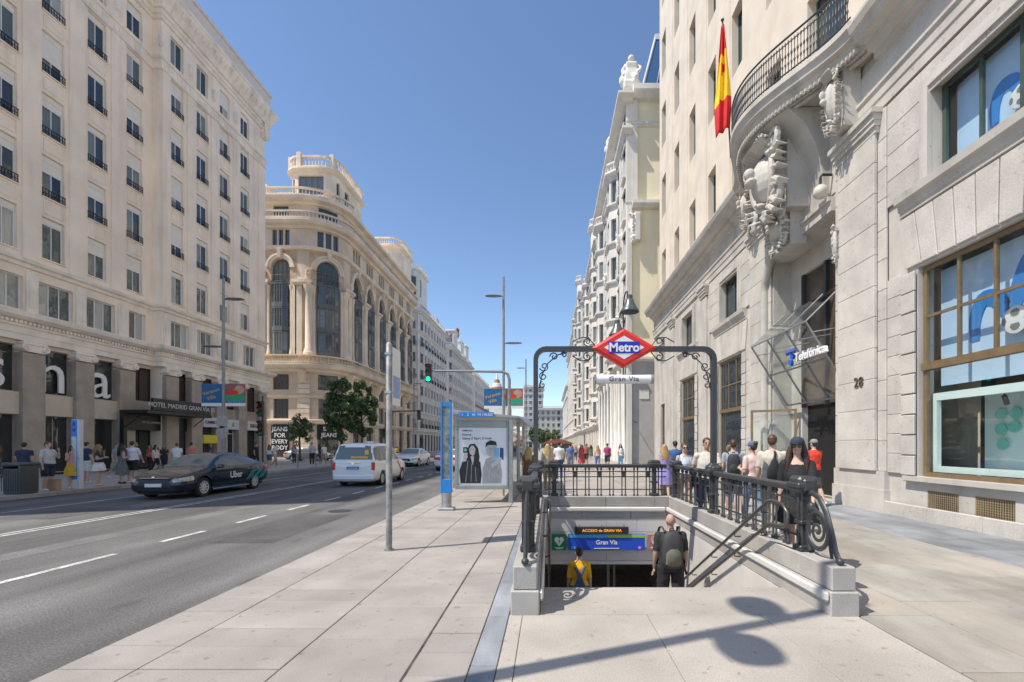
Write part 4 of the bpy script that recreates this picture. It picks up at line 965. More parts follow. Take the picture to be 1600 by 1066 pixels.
# shop signs
def shop_sign(y0, y1, z0, z1, m, txt=None, tm=None, ts=.4, v=.32):
    uu = (hu(y0)+hu(y1))/2; o = hb('shop_sign', H.box(hu(y0), hu(y1), .12, v, z0, z1), m)
    if txt: lettering(txt, ts, .01, tm, o, H.pt(uu, v+.015, (z0+z1)/2-ts*.34), (R(90), 0, R(90)), bold=.006)
    return o
shop_sign(34.35, 35.8, 3.0, 3.75, mat('sign_pale', (.6, .6, .6), .5, var=.02), 'CAMBIO', mat('navy_letter', (.03, .04, .2), .5, var=0), .3)
shop_sign(34.35, 35.8, 1.75, 2.4, mat('sign_yellow', (.72, .6, .05), .5, var=.03))
shop_sign(36.9, 38.3, 2.9, 3.7, mat('sign_pale', (.6, .6, .6)), 'K', mat('leaf_green', (.1, .4, .05), .5, var=0), .5)
shop_sign(39.4, 41.0, 2.9, 3.7, mat('sign_cream', (.75, .70, .62), .5, var=.02), 'KIKO', M_blk, .42)
# hotel canopy
hcn = thing('hotel_canopy', 'black canopy with white HOTEL MADRID GRAN VÍA 25 lettering over hotel doors', 'canopy', (-25.6, 30.9, 3.6)); HO = Vector((-25.6, 30.9, 3.6))
MB().cbox(-1.0, .75, -2.75, 2.65, 0, .22, .02).build('slab', M_blk, hcn)
MB().cbox(.55, .72, -2.3, 2.6, .23, 1.0, .02).build('name_board', M_blk, hcn)
lettering('HOTEL MADRID GRAN VÍA 25', .42, .01, mat('letter_silver', (.62, .62, .6), .4, var=0), hcn, (.735, .15, .45), (R(90), 0, R(90)), space=1.0)
for s in (-2.6, 2.5): MB().box(-1.0, -.75, s-.12, s+.12, -3.6, 0).build('jamb', M_blk, hcn); MB().tube([(-.8, s, -.9), (.3, s, -.02)], .03, 6).build('brace', M_blk, hcn)
MB().box(-.98, -.85, -2.5, 2.4, -1.0, 0).build('inner_board', M_blk, hcn); lettering('HOTEL MADRID GRAN VÍA 25', .2, .01, MATS['letter_silver'], hcn, (-.84, 0, -.55), (R(90), 0, R(90)))

# ================================================================== OTHER BUILDINGS
M_sand = mat('sandstone', (.68, .545, .415), .8, var=.12, scale=.5, fine=.06, fscale=30, stain=.15)
M_sand2 = mat('sandstone_trim', (.78, .655, .51), .8, var=.12, scale=.5, fine=.05, fscale=30, stain=.12)
M_bayf = mat('bay_iron', (.13, .14, .14), .5, var=.1); M_bayp = pane_mat('bay_pane', (.05, .065, .07), .04, .2, (.17, .18, .16))
def balustrade(F, u0, u1, z, h, v, m, root, step=.28, name='balustrade', rad=.07):
    q = MB(); F.box(u0, u1, v-.16, v+.16, z, z+h*.16, q); F.box(u0, u1, v-.17, v+.17, z+h*.84, z+h, q)
    u = u0+step/2
    while u < u1:
        c = Vector(F.pt(u, v, z+h*.16)); q.lathe([(rad*.7, 0), (rad*1.1, h*.22), (rad*.5, h*.5), (rad*.8, h*.68)], *c, n=6); u += step
    return q.build(name, m, root)
cb = thing('corner_shop_building', 'ornate sandstone building with rounded corner, arched bays and rooftop tower', 'building', (-28.2, 58.2, 0))
C = Facade(cb, [(-45, 57), (-27, 57), (-27, 90)], 4)
def cu(y): return 20.283+(y-61)
def cbb(name, mb, m, parent=cb, **kw): return mb.build(name, m, parent, **kw)
CB = [(6.6, 2.3), (11.4, 2.3), (17.14, 2.8)]+[(cu(y), 2.5) for y in (63.9, 68.5, 73.3, 78.1, 82.9, 87.4)]
hl = []
for u, w in CB:
    hl += [(u-w/2, u+w/2, 12.75, 25.0), (u-w/2+.1, u+w/2-.1, .1, 4.2), (u-w/2+.2, u+w/2-.2, 4.95, 7.4), (u-w/2+.15, u+w/2-.15, 8.55, 10.5)]
    for d in (-1, 0, 1): hl.append((u+d*w*.34-w*.13, u+d*w*.34+w*.13, 26.6, 28.6))
    hl.append((u-w*.42, u+w*.42, 30.35, 31.6))
wm = C.wall(0, C.L, -.05, 32.0, hl, .5)
for u, w in CB: C.arch_fill(u, w, 25.0-w/2, 25.0, .5, wm, n=12)
cbb('wall', wm, M_sand)
M_brk = mat('brick_spandrel', (.55, .40, .27), .85, var=.15, scale=2)
for u, w in CB:
    bs_ = C.wall(u-w/2-.85, u+w/2+.85, 22.3, 25.95, [(u-w/2, u+w/2, 22.0, 25.0)], .01, v=.02); C.arch_fill(u, w, 25.0-w/2, 25.0, .01, bs_, v=.02, n=12); cbb('brick_spandrel', bs_, M_brk)
cbb('core', MB().add([(-42+28.2, .8+1-1, 0), (-3.6+.2, .8, 0), (-.6+.8, 4.0, 0), (.2, 31.6, 0), (-14, 31.6, 0), (-14, .8, 32), (-3.4, .8, 32), (.2, 4.0, 32), (.2, 31.6, 32), (-14, 31.6, 32), (-14, .8, 0)], [(5, 6, 7, 8, 9), (10, 1, 6, 5), (1, 2, 7, 6), (2, 3, 8, 7), (3, 4, 9, 8)]), M_sand)
def bay_unit(w, h):
    k = ('bay', w, h)
    if k not in CACHE:
        pl_ = [(-w/2, 0), (-w*.42, -.35), (-w*.2, -.62), (w*.2, -.62), (w*.42, -.35), (w/2, 0)]
        fr = MB(); gl = MB()
        for (x, y) in pl_[1:-1]+[(-w*.07, -.62), (w*.07, -.62)]: fr.box(x-.045, x+.045, y-.03, y+.06, 0, h)
        for i in range(5):
            (a, b), (c, d) = pl_[i], pl_[i+1]
            for z0, z1, o in ((0, .55, .04), (h-.16, h, .05), (h*.66, h*.66+.06, .02)):
                fr.rings([[(a, b-o, z0), (c, d-o, z0), (c, d+.04, z0), (a, b+.04, z0)], [(a, b-o, z1), (c, d-o, z1), (c, d+.04, z1), (a, b+.04, z1)]])
            gl.add([(a, b+.01, .5), (c, d+.01, .5), (c, d+.01, h-.1), (a, b+.01, h-.1)], [(0, 1, 2, 3)])
        fr.add([(x, y, h) for x, y in pl_], [tuple(range(6))]); fr.add([(x, y, 0) for x, y in pl_], [tuple(range(6))])
        CACHE[k] = (fr.mesh('bay_window', M_bayf), gl.mesh('bay_glazing', M_bayp))
    return CACHE[k]
for i, (u, w) in enumerate(CB):
    for k in range(3):
        a, b = bay_unit(w, 2.95); o = C.put('bay_window', a, u, -.1, 12.85+3.0*k); ob('bay_glazing', b, o)
    aw = C.put('arched_window', win_mesh(w-.02, 3.2, 4, 2, .09, M_bayf, .07), u, -.35, 21.85); ob('pane', pane_mesh(w-.1, 3.1, M_bayp), aw, (0, .02, .05))
    rl = MB()
    for z in (22.0, 22.75): rl.tube([C.pt(u-w/2+w*t/6, .1+.45*math.sin(math.pi*t/6), z) for t in range(7)], .025, 5)
    for t in range(19): p = Vector(C.pt(u-w/2+w*t/18, .1+.45*math.sin(math.pi*t/18), 22.0)); rl.tube([p, p+Vector((0, 0, .75))], .014, 4)
    cbb('bay_railing', rl, M_bayf)
    window(C, u, .1, w-.22, 4.08, M_bayf, M_sp, 3, 2, .07, .3, rows=(3.1,), split=False)
    window(C, u, 4.95, w-.42, 2.43, M_bayf, M_bayp, 4, 1, .07, .25, split=False); window(C, u, 8.55, w-.32, 1.93, M_bayf, M_bayp, 5, 1, .06, .25, split=False)
    for d in (-1, 0, 1): window(C, u+d*w*.34, 26.6, w*.26-.01, 1.99, M_bayf, M_bayp, 1, 1, .05, .25)
    window(C, u, 30.35, w*.84-.01, 1.24, M_bayf, M_bayp, 4, 1, .06, .3, split=False)
    # archivolt and keystone
    av = MB()
    for r0, r1, v1 in ((w/2+.02, w/2+.38, .18), (w/2+.38, w/2+.62, .28)):
        rg = []
        for t in range(17):
            a = math.pi*t/16; c_, s_ = math.cos(a), math.sin(a); z0 = 25-w/2
            rg.append([C.pt(u+r0*c_, 0, z0+r0*s_), C.pt(u+r0*c_, v1, z0+r0*s_), C.pt(u+r1*c_, v1, z0+r1*s_), C.pt(u+r1*c_, 0, z0+r1*s_)])
        av.rings(rg)
    cbb('archivolt', av, M_sand2, smooth=30)
    ks = MB().rings([[(-.18, -.0, 0), (.18, 0, 0), (.26, 0, 1.1), (-.26, 0, 1.1)], [(-.16, -.4, .1), (.16, -.4, .1), (.24, -.55, 1.05), (-.24, -.55, 1.05)]]).mesh('keystone', M_sand2); C.put('keystone', ks, u, 0, 24.9)
# giant columns / piers between the bays
def gcol(u, r, half=False):
    m = MB(); c = Vector(C.pt(u, .1, 0)); m.lathe([(r*1.5, 12.72), (r*1.5, 13.2), (r*1.25, 13.3), (r*1.25, 13.55), (r, 13.7), (r*.88, 20.5), (r*.95, 20.6), (r*1.0, 20.75), (r*1.45, 21.4), (r*1.5, 21.55)], c.x, c.y, 0, 14); cbb('column', m, M_sand2, smooth=40)
for u in (14.95, 19.35): gcol(u, .5)
for u, w in CB:
    for s_ in (-1, 1): gcol(u+s_*(w/2+.26), .19)
    ac_ = carving('arch_console', 0, 0, 0, .7, 1.2, .8, int(u), cb, M_sand2, .09); ac_.location = C.pt(u-w/2-.95, .1, 22.4); ac_.rotation_euler.z = math.atan2(C.frame(u)[1].y, C.frame(u)[1].x)
for u in (13.75, 20.55, 9.0, 13.1): gcol(u, .36) if u == 9.0 else cbb('pier', C.box(u-.4, u+.4, 0, .3, 12.72, 21.5), M_sand2)
for i in range(3, len(CB)-1): u = (CB[i][0]+CB[i+1][0])/2; gcol(u, .42)
pier = [4.1, 9.0, 14.3, 20.0]+[(CB[i][0]+CB[i+1][0])/2 for i in range(3, len(CB)-1)]
imp = MB()
for u in [4.2, 9.0, 14.2, 20.1]+pier[4:]: C.box(u-1.0, u+1.0, 0, .55, 21.55, 21.8, imp); C.box(u-1.15, u+1.15, 0, .7, 21.8, 22.15, imp)
cbb('impost_course', imp, M_sand2)
for u in pier:
    for z0, z1 in ((0, 4.2), (4.8, 7.5), (8.0, 10.6)):
        n = max(2, round((z1-z0)/.62)); hh = (z1-z0)/n
        for k in range(n): C.put('stone_block', box_mesh('stone_block', -.72, .72, -.16, 0, .03, round(hh, 3)-.03, M_sand2, .03), u, .0, z0+hh*k)
    cs = MB().rings([[(-.35, 0, 0), (.35, 0, 0), (.35, 0, 1.5), (-.35, 0, 1.5)], [(-.3, -.3, .1), (.3, -.3, .1), (.35, -1.0, 1.5), (-.35, -1.0, 1.5)]]).mesh('console', M_sand2); C.put('console', cs, u, .15, 9.3)
for prof in ([(0, 4.25), (.25, 4.28), (.32, 4.5), (.5, 4.55), (.5, 4.75), (0, 4.85)], [(0, 7.5), (.2, 7.52), (.3, 7.8), (0, 7.9)], [(0, 10.7), (.4, 10.75), (.6, 11.0), (1.15, 11.2), (1.3, 11.5), (1.3, 11.7), (0, 11.75)],
             [(0, 26.0), (.3, 26.05), (.45, 26.3), (.45, 26.45), (0, 26.5)], [(0, 28.7), (.25, 28.72), (.4, 28.95), (.95, 29.1), (1.2, 29.35), (1.2, 29.55), (0, 29.6)], [(0, 31.65), (.2, 31.7), (.4, 31.9), (1.0, 32.1), (1.1, 32.4), (-.5, 32.45)]):
    cbb('string_course', C.ledge(prof, 0, C.L), M_sand2)
balustrade(C, 0, C.L, 11.75, 1.0, 1.1, M_sand2, cb, .34); balustrade(C, 0, C.L, 29.6, .9, 1.0, M_sand2, cb, .34); balustrade(C, 0, 20.3, 32.45, 1.0, .85, M_sand2, cb, .34)
def tower(name, pts, rad, z0, z1, root, m, m2, win, top=1.6):
    T = Facade(root, pts, rad); hs = [(u-w/2, u+w/2, za, zb) for u, w, za, zb in win]
    T.wall(0, T.L, z0, z1, hs, .35).build(name, m, root)
    for u, w, za, zb in win: window(T, u, za, w-.01, zb-za, M_bayf, M_bayp, max(1, round(w/.8)), 1, .07, .25, split=False)
    T.ledge([(0, z1-.1), (.3, z1), (.55, z1+.2), (.55, z1+.4), (-.5, z1+.42)], 0, T.L).build('tower_cornice', m2, root)
    balustrade(T, 0, T.L, z1+.42, top, .15, m2, root, .4, 'tower_balustrade', .1)
    rc = MB(); P = [T.pt(u, -.05, z1+.2) for u in T.us(0, T.L)]; rc.add(P, [tuple(range(len(P)))]); rc.build('tower_roof', m2, root)
    return T
TL = tower('tower', [(-33.2, 66), (-33.2, 57.6), (-27.2, 57.6), (-27.2, 66)], 1.7, 32.4, 36.2, cb, M_sand2, M_sand2, [(10.7, 3.2, 33.3, 35.7), (8.3, .5, 33.3, 35.4), (14.2, .6, 33.3, 35.4), (4.0, .7, 33.3, 35.4), (16.5, 1.2, 33.3, 35.4)], 1.5)
for u in TL.us(0, TL.L)[2:-2:3]: MB().cbox(-.28, .28, -.28, .28, 0, 1.9, .04).build('urn_pier', M_sand2, cb, TL.pt(u, .12, 36.6))
tower('end_tower', [(-33, 90), (-33, 83), (-27.3, 83), (-27.3, 90)], 1.5, 32.4, 37.6, cb, M_sand2, M_sand2, [(9.0, 2.5, 33.5, 36.5)], 1.4)
for x, y, z in ((-34, 60, 32.5), (-36.5, 58, 32.4)): MB().cbox(-1.2, 1.2, -1.0, 1.0, 0, 1.9, .05).build('attic_block', M_sand2, cb, (x+28.2, y-58.2, z))
def poster(u, z0, z1, w, lines, ts):
    o = cbb('shop_poster', C.box(u-w/2, u+w/2, .17, .22, z0, z1), M_blk)
    p, d = C.frame(u)
    for i, t in enumerate(lines): lettering(t, ts, .01, M_wht, o, C.pt(u, .235, z1-ts*(1.05*i+1)), (R(90), 0, math.atan2(d.y, d.x)), bold=.012)
poster(11.4, .8, 4.1, 2.2, ['JEANS', 'FOR', 'EVERY', 'BODY'], .74); poster(17.14, 2.3, 4.15, 2.7, ['SALE', 'JEANS'], .74)

# ---- plainer neighbours, built by one function
def block(name, label, pts, rad, base, zs, wall, trim, cols, fh=1.9, H=31, ground=4.4, balc=(), cell=2.6, wt=1.15, rm=None, fm=None, gm=None, u_from=0, u_to=None, seed=1, shopm=None, strips=True, quoins=False, group=None):
    t = thing(name, label, 'building', (*base, 0), 0, group); Fb = Facade(t, pts, rad); rnd = random.Random(seed)
    ue = u_to or Fb.L; n = max(1, int((ue-u_from)/cell)); us = [u_from+(ue-u_from)*(i+.5)/n for i in range(n)]
    hs = [];
    for u in us:
        hs.append((u-cell*.36, u+cell*.36, .1, ground-.6))
        for z in zs: hs.append((u-wt/2, u+wt/2, z, z+fh))
    Fb.wall(0, Fb.L, -.05, H, hs, .3).build('wall', wall, t)
    fm = fm or M_bayf; gm = gm or M_bayp; rm = rm or M_blk
    for i, u in enumerate(us):
        window(Fb, u, .1, cell*.72-.01, ground-.72, fm, M_sp, 2, 1, .07, .25, split=False)
        for k, z in enumerate(zs):
            o = window(Fb, u, z, wt-.01, fh, fm, gm, 2, 1, .07, .2, split=False)
            ob('sill', box_mesh('sill', -wt/2-.15, wt/2+.15, -.45 if k in balc else -.3, .1, -.16, -.001, trim, .02), o)
            if k in balc:
                key = ('brl', wt, rm.name)
                if key not in CACHE:
                    q = MB(); w = wt/2+.13; q.box(-w, w, -.43, -.40, .85, .9); q.box(-w, -w+.03, -.43, 0, .85, .9); q.box(w-.03, w, -.43, 0, .85, .9)
                    for x in range(9): xx = -w+2*w*x/8; q.box(xx-.02, xx+.02, -.43, -.39, 0, .85)
                    CACHE[key] = q.mesh('balcony_railing', rm, recalc=False)
                ob('balcony_railing', CACHE[key], o)
            ob('window_head', box_mesh('window_head', -wt/2-.18, wt/2+.18, -.34, -.2, fh+.05, fh+.3, trim, .02), o)
    for z, o in [(ground, .45), (H-.9, .9)]+([(zs[1]-.45, .35)] if len(zs) > 2 else [])+([(zs[-1]-.5, .5)]):
        Fb.ledge([(0, z-.3), (o*.4, z-.25), (o*.6, z-.05), (o, z+.05), (o, z+.25), (0, z+.3)], 0, Fb.L).build('string_course', trim, t)
    if strips:
        for i in range(0, n-1):
            uu = (us[i]+us[i+1])/2; Fb.box(uu-.28, uu+.28, 0, .16, ground+.3, H-1.25).build('pilaster', trim, t)
    balustrade(Fb, 0, Fb.L, H, 1.0, -.1, trim, t, .5, 'parapet')
    P = [Fb.pt(u, -.02, H+.1) for u in Fb.us(0, Fb.L)]; rf = MB(); rf.add(P, [tuple(range(len(P)))]); 
    if len(P) > 2: rf.build('roof', trim, t)
    # solid behind the windows
    q = MB(); q.rings([[Fb.pt(u, -.62, 0) for u in Fb.us(.3, Fb.L-.3)], [Fb.pt(u, -.62, H-.2) for u in Fb.us(.3, Fb.L-.3)]], caps=False); q.f = [f for f in q.f if len(set(f)) > 2]; q.f = q.f[:-1]; q.m = q.m[:-1]; q.build('core', wall, t)
    return t, Fb
M_white = mat('white_facade', (.68, .655, .61), .8, var=.09, scale=.5, stain=.25); M_white2 = mat('white_trim', (.74, .715, .675), .8, var=.08, scale=.6, stain=.22)
M_grey = mat('grey_facade', (.50, .49, .47), .8, var=.07, scale=.3); M_warm = mat('warm_white', (.74, .70, .63), .8, var=.06, scale=.4, stain=.1)
fl6 = [5.2+3.45*k for k in range(7)]
b3, f3 = block('white_apartment_building', 'white apartment block with rounded corner turret beyond the sandstone building', [(-45, 94), (-27, 94), (-27, 119)], 4, (-28, 95), fl6, M_white, M_white2, 0, 2.0, 30.5, balc=(0, 3, 5), cell=2.5, wt=1.25)
tower('corner_turret', [(-32.3, 102), (-32.3, 94.3), (-27.4, 94.3), (-27.4, 102)], 2.2, 30.5, 38.0, b3, M_white, M_white2, [(8.7, 1.6, 33, 36.8), (6.4, 1.1, 33, 36.8), (11.0, 1.1, 33, 36.8), (13.5, 1, 33, 36.8), (8.7, 1.4, 31, 32.4)], 1.0)
b4, f4 = block('domed_apartment_building', 'pale apartment block with slate dome and rounded bays along the avenue', [(-45, 123), (-27, 123), (-27, 160)], 5, (-28, 124), fl6, M_white, M_white2, 0, 2.0, 29.0, balc=(1, 2, 3, 4), cell=2.8, wt=1.3, rm=M_white2, seed=4)
MB().lathe([(4.0, 0), (4.0, 1.2), (4.3, 1.3), (3.9, 2.6), (3.0, 4.4), (1.6, 5.6), (.6, 6.0), (.6, 7.0), (.8, 7.1), (.1, 8.4)], -32+28+.2, 128.5-124, 29.2, 20).build('dome', mat('slate_dome', (.30, .32, .35), .5, var=.1, scale=.5), b4, smooth=35)
for y, h in ((136, 5.5), (146, 4.6), (155, 5.2)): MB().cbox(-2.4, 2.2, -2.2, 2.2, 0, h, .1).build('roof_turret', M_white, b4, (-2, y-124, 29.5)); MB().cbox(-2.6, 2.4, -2.4, 2.4, 0, .5, .1).build('turret_cap', M_white2, b4, (-2, y-124, 29.5+h))
for y in (131.5, 140.5, 142): q = MB(); q.ball((0, 0, 1.0), (.6, .6, 1.0), 8, 6); q.ball((.2, 0, 2.3), (.45, .45, .55), 8, 6); q.ball((0, .9, 1.2), (.4, .6, 1.1), 8, 6); q.build('roof_sculpture', mat('terracotta', (.35, .16, .10), .7, var=.15), b4, (-.6, y-124, 31 if y < 140 else 35), smooth=60)
block('white_apartment_building', 'narrow white apartment block beyond the domed building on the shaded side', [(-45, 165), (-27, 165), (-27, 205)], 2, (-28, 166), fl6[:6], M_warm, M_white2, 0, 2.0, 27.5, balc=(1, 3), cell=3.0, wt=1.3, seed=5)
q = thing('striped_dome_tower', 'distant pale striped dome rising behind the street banners', 'tower', (-30, 262, 0))
MB().cbox(-8, 8, -6, 6, 0, 26, .2).build('wall', M_warm, q)
for i in range(6): MB().lathe([(6.6-.95*i, 26+2.2*i), (6.2-.95*i, 27.9+2.2*i), (5.7-.95*i, 28.2+2.2*i)], 0, 0, 0, 16).build('tier', [M_warm, mat('terracotta', (.35, .16, .1))][i % 2], q, smooth=30)
MB().lathe([(.9, 39), (.25, 43), (.05, 45)], n=8).build('finial', M_warm, q)
block('grey_office_building', 'long grey office block closing the far end of the avenue', [(-7, 228), (14, 228)], 0, (3, 228), [4.4+3.1*k for k in range(5)], M_grey, M_grey, 0, 1.7, 20, ground=3.6, cell=2.4, wt=1.3, strips=False)
block('grey_office_building', 'taller stepped grey block beside the long office block', [(-13.5, 240), (-3.5, 240), (-3.5, 260)], 0, (-7, 240), [4.4+3.1*k for k in range(9)], M_grey, M_white2, 0, 1.7, 33, ground=3.6, cell=2.4, wt=1.4, strips=False)
# right-hand side
M_yel = mat('pale_yellow_render', (.92, .84, .62), .85, var=.05, scale=.5, stain=.08); M_bgrey = mat('grey_base_stone', (.46, .45, .44), .7, var=.06, scale=1.2)
zr = [10.2+3.75*k for k in range(6)]
bB, fB = block('white_ornate_building', 'white ornate building with pale yellow side wall, statues and glass roof', [(6.7, 61), (6.7, 39), (7.1, 39)], 0, (7.5, 40), zr, M_white, M_white2, 0, 2.5, 32, ground=9.0, balc=(0, 1, 2, 3, 4, 5), cell=3.0, wt=1.35, rm=M_white2, fm=M_wf, u_to=22)
sd = Facade(bB, [(7.12, 39.3), (20, 39.3)])
sh_ = [(3.3, 4.3, z-1.0, z+1.6) for z in zr]+[(2.2, 4.4, 4.2, 7.0)]
sd.wall(0, 12, 0, 32, sh_, .3).build('side_wall', M_yel, bB)
sd.box(0, 6, 0, .04, .0, 2.0).build('base_course', M_bgrey, bB); sd.wall(0, 2.15, 2.0, 8.8, [], .1, v=.03).build('base_wall', M_bgrey, bB); sd.box(2.15, 2.5, .0, .03, 2, 8.8).build('base_wall', M_bgrey, bB)
for i, z in enumerate(zr): 
    window(sd, 3.8, z-1.0, .98, 2.6, M_bayf, M_bayp, 1, 1, .07, .2)
    bb = sd.box(2.9, 4.7, 0, .55, z-1.25, z-1.0).build('balcony', M_white2, bB); balustrade(sd, 2.9, 4.7, z-1.0, .8, .45, M_white2, bB, .25, 'balcony_balustrade')
window(sd, 3.3, 4.2, 2.2, 2.8, M_bayf, pane_mat('green_pane', (.04, .12, .08), .04, .1), 2, 2, .08, .2)
sd.box(2.3, 4.3, .02, .06, .0, 3.2).build('shop_door', mat('door_white', (.7, .7, .72), .5, var=.04), bB); sd.box(2.2, 2.3, .02, .12, 0, 3.6).build('door_frame', M_blk, bB); sd.box(2.2, 4.4, .02, .14, 3.4, 4.0).build('door_frame', M_blk, bB)
for z, h, o in ((21.9, .5, .8), (31.2, .9, 1.0), (29.0, .4, .3), (8.8, .4, .35)): sd.ledge([(0, z), (o*.5, z+.05), (o, z+h*.5), (o, z+h), (0, z+h)], 0, 12).build('string_course', M_white2, bB)
MB().cbox(-.3, 1.5, -.35, .4, 9, 21.8, .1).build('corner_pier', M_white2, bB, (-.5+.0, -1.0+.3, 0)) if False else None
for (z0, z1) in ((22.4, 29), (29.4, 31.2)): sd.box(-.5, .45, 0, .35, z0, z1).build('corner_pilaster', M_white2, bB)
carving('corner_console', 0, 0, 0, 1.0, 2.8, 1.1, 21, bB, M_white2, .07).location = sd.pt(.3, .35, 18.8)
def statue(par, loc, seed, h=3.2, m=None):
    r = random.Random(seed); q = MB(); s = h/3.2
    q.cbox(-.7*s, .7*s, -.6*s, .6*s, 0, .7*s, .05); q.rings([[(x*.62*s*k, y*.5*s*k, z*s) for x, y in ((-1, -1), (1, -1), (1, 1), (-1, 1))] for z, k in ((.6, 1.0), (1.3, .95), (1.9, .7), (2.4, .8), (2.6, .4))])
    q.ball((0, 0, 2.95*s), .3*s, 10, 6); q.tube([(.45*s, 0, 2.4*s), (.8*s, -.2*s, 2.0*s), (.6*s, -.5*s, 1.5*s)], .16*s, 6); q.tube([(-.45*s, 0, 2.4*s), (-.75*s, 0, 1.9*s), (-.65*s, -.3*s, 1.3*s)], .16*s, 6); q.tube([(.2*s, -.4*s, 1.2*s), (.3*s, -.75*s, .8*s), (.3*s, -.6*s, .6*s)], .22*s, 6); q.ball((-.7*s, .1*s, 1.1*s), (.35*s, .4*s, .5*s), 8, 6)
    me = remesh(q, .07*s, 1); me.materials.clear(); me.materials.append(m or M_white2); me.shade_smooth(); return ob('statue', me, par, loc)
statue(bB, (-.4, -.6, 32.1), 1); statue(bB, (4.2, -.6, 32.1), 2, 2.8); statue(bB, (-.4, 10, 33), 3)
gr_ = MB(); gr_.add([(.6, 1.0, 32.2), (9, 1.0, 32.2), (9, 3.0, 40), (2.6, 3.0, 40), (2.6, 18, 40), (.6, 20, 32.2)], [(0, 1, 2, 3), (0, 3, 4, 5)]); gr_.build('glass_mansard', pane_mat('roof_glass', (.05, .12, .25), .05, .05), bB)
MB().box(2.5, 9, 2.9, 18, 39.9, 40.4).build('mansard_cap', M_white2, bB)
for i in range(6): MB().tube([(.58+i*1.3, .98, 32.2), (2.58+i*.9, 2.98, 40)], .06, 5).build('mansard_rib', M_steelp, bB)
for i in range(8):
    u = 22-1.2-2.75*i; q = MB(); p = Vector(fB.pt(u, .05, 0)); q.lathe([(.26, .0), (.26, 1.2), (.2, 1.3), (.17, 7.6), (.26, 8.0), (.28, 8.6)], p.x, p.y, 0, 10); q.build('engaged_column', M_white2, bB, smooth=40)
# half-octagon bay towers with a window on each face
def bowbay(root, x, yc, z0, z1, zs, m, m2, fh=2.2, cup=False, r=1.5, d=.8):
    Bq = Facade(root, [(x, yc+r), (x-d, yc+r*.55), (x-d, yc-r*.55), (x, yc-r)]); L1 = Bq.seg[0][1]; hs = []
    for z in zs:
        hs += [(L1+.22, L1+r*1.1-.22, z, z+fh), (.25, L1-.2, z, z+fh), (L1+r*1.1+.2, Bq.L-.25, z, z+fh)]
    Bq.wall(0, Bq.L, z0, z1, hs, .2).build('bay_tower', m, root)
    for z in zs:
        for (a, b) in ((L1+.22, L1+r*1.1-.22), (.25, L1-.2), (L1+r*1.1+.2, Bq.L-.25)): window(Bq, (a+b)/2, z, b-a-.01, fh, M_wf, M_bayp, 2 if b-a > 1 else 1, 1, .06, .15, split=False)
        Bq.ledge([(0, z-.35), (.28, z-.25), (.3, z-.08), (0, z-.04)], 0, Bq.L).build('bay_ledge', m2, root)
    Bq.ledge([(0, z1-.4), (.3, z1-.2), (.45, z1), (.45, z1+.2), (-.3, z1+.2)], 0, Bq.L).build('bay_cornice', m2, root); balustrade(Bq, 0, Bq.L, z1+.2, .9, .1, m2, root, .35, 'bay_balustrade')
    if cup:
        c = Bq.pt(Bq.L/2, -1.2, z1); MB().lathe([(2.0, 0), (2.0, 2.2), (2.25, 2.3), (2.2, 2.6), (1.7, 3.9), (.9, 4.7), (.35, 5.0), (.35, 5.6), (.05, 6.6)], *c, n=14).build('cupola', m2, root, smooth=35)
bowbay(bB, 6.7, 45.5, 9.2, 28, zr[:5], M_white, M_white2); bowbay(bB, 6.7, 56, 9.2, 28, zr[:5], M_white, M_white2)
for u in (19.0, 9.5, 2.0):
    for z in (zr[1], zr[3]): carving('carved_bracket', 0, 0, 0, .9, 1.5, .8, int(u), bB, M_white2, .08).location = fB.pt(u, .2, z-1.9)
z9 = [5.6+3.6*k for k in range(7)]
bC, fC = block('white_apartment_building', 'white balconied apartment block next beyond the building with statues', [(6.95, 88), (6.95, 63), (18, 63)], 0, (7.5, 64), z9, M_warm, M_white2, 0, 2.1, 30.5, balc=(0, 1, 2, 3, 4, 5, 6), cell=2.6, wt=1.3, rm=M_white2, fm=M_wf, seed=8)
bowbay(bC, 6.95, 66.5, 5, 33, z9, M_warm, M_white2, cup=False); bowbay(bC, 6.95, 79, 5, 29, z9, M_warm, M_white2)
z10 = [5.6+3.5*k for k in range(8)]
bD, fD = block('white_apartment_building', 'white apartment block with bay towers and cupola farther along the sunlit side', [(6.6, 116), (6.6, 90), (18, 90)], 0, (7.5, 91), z10, M_white, M_white2, 0, 2.1, 32.5, balc=(0, 2, 3, 5, 6), cell=2.8, wt=1.3, rm=M_white2, fm=M_wf, seed=12)
bowbay(bD, 6.6, 94, 5, 35, z10, M_white, M_white2, cup=False); bowbay(bD, 6.6, 108, 5, 31, z10, M_white, M_white2)
block('warm_apartment_building', 'cream apartment block farther along the sunlit side of the avenue', [(6.9, 165), (6.9, 118), (18, 118)], 0, (7.5, 119), [5.6+3.5*k for k in range(8)], M_warm, M_white2, 0, 2.1, 32.5, balc=(1, 2, 4, 6), cell=3.2, wt=1.4, rm=M_white2, seed=9)
block('white_apartment_building', 'last white block before the avenue closes on the sunlit side', [(6.8, 224), (6.8, 167), (18, 167)], 0, (7.5, 168), [5.6+3.5*k for k in range(5)], M_white, M_white2, 0, 2.1, 24, balc=(1, 3), cell=3.6, wt=1.5, rm=M_white2, seed=10)

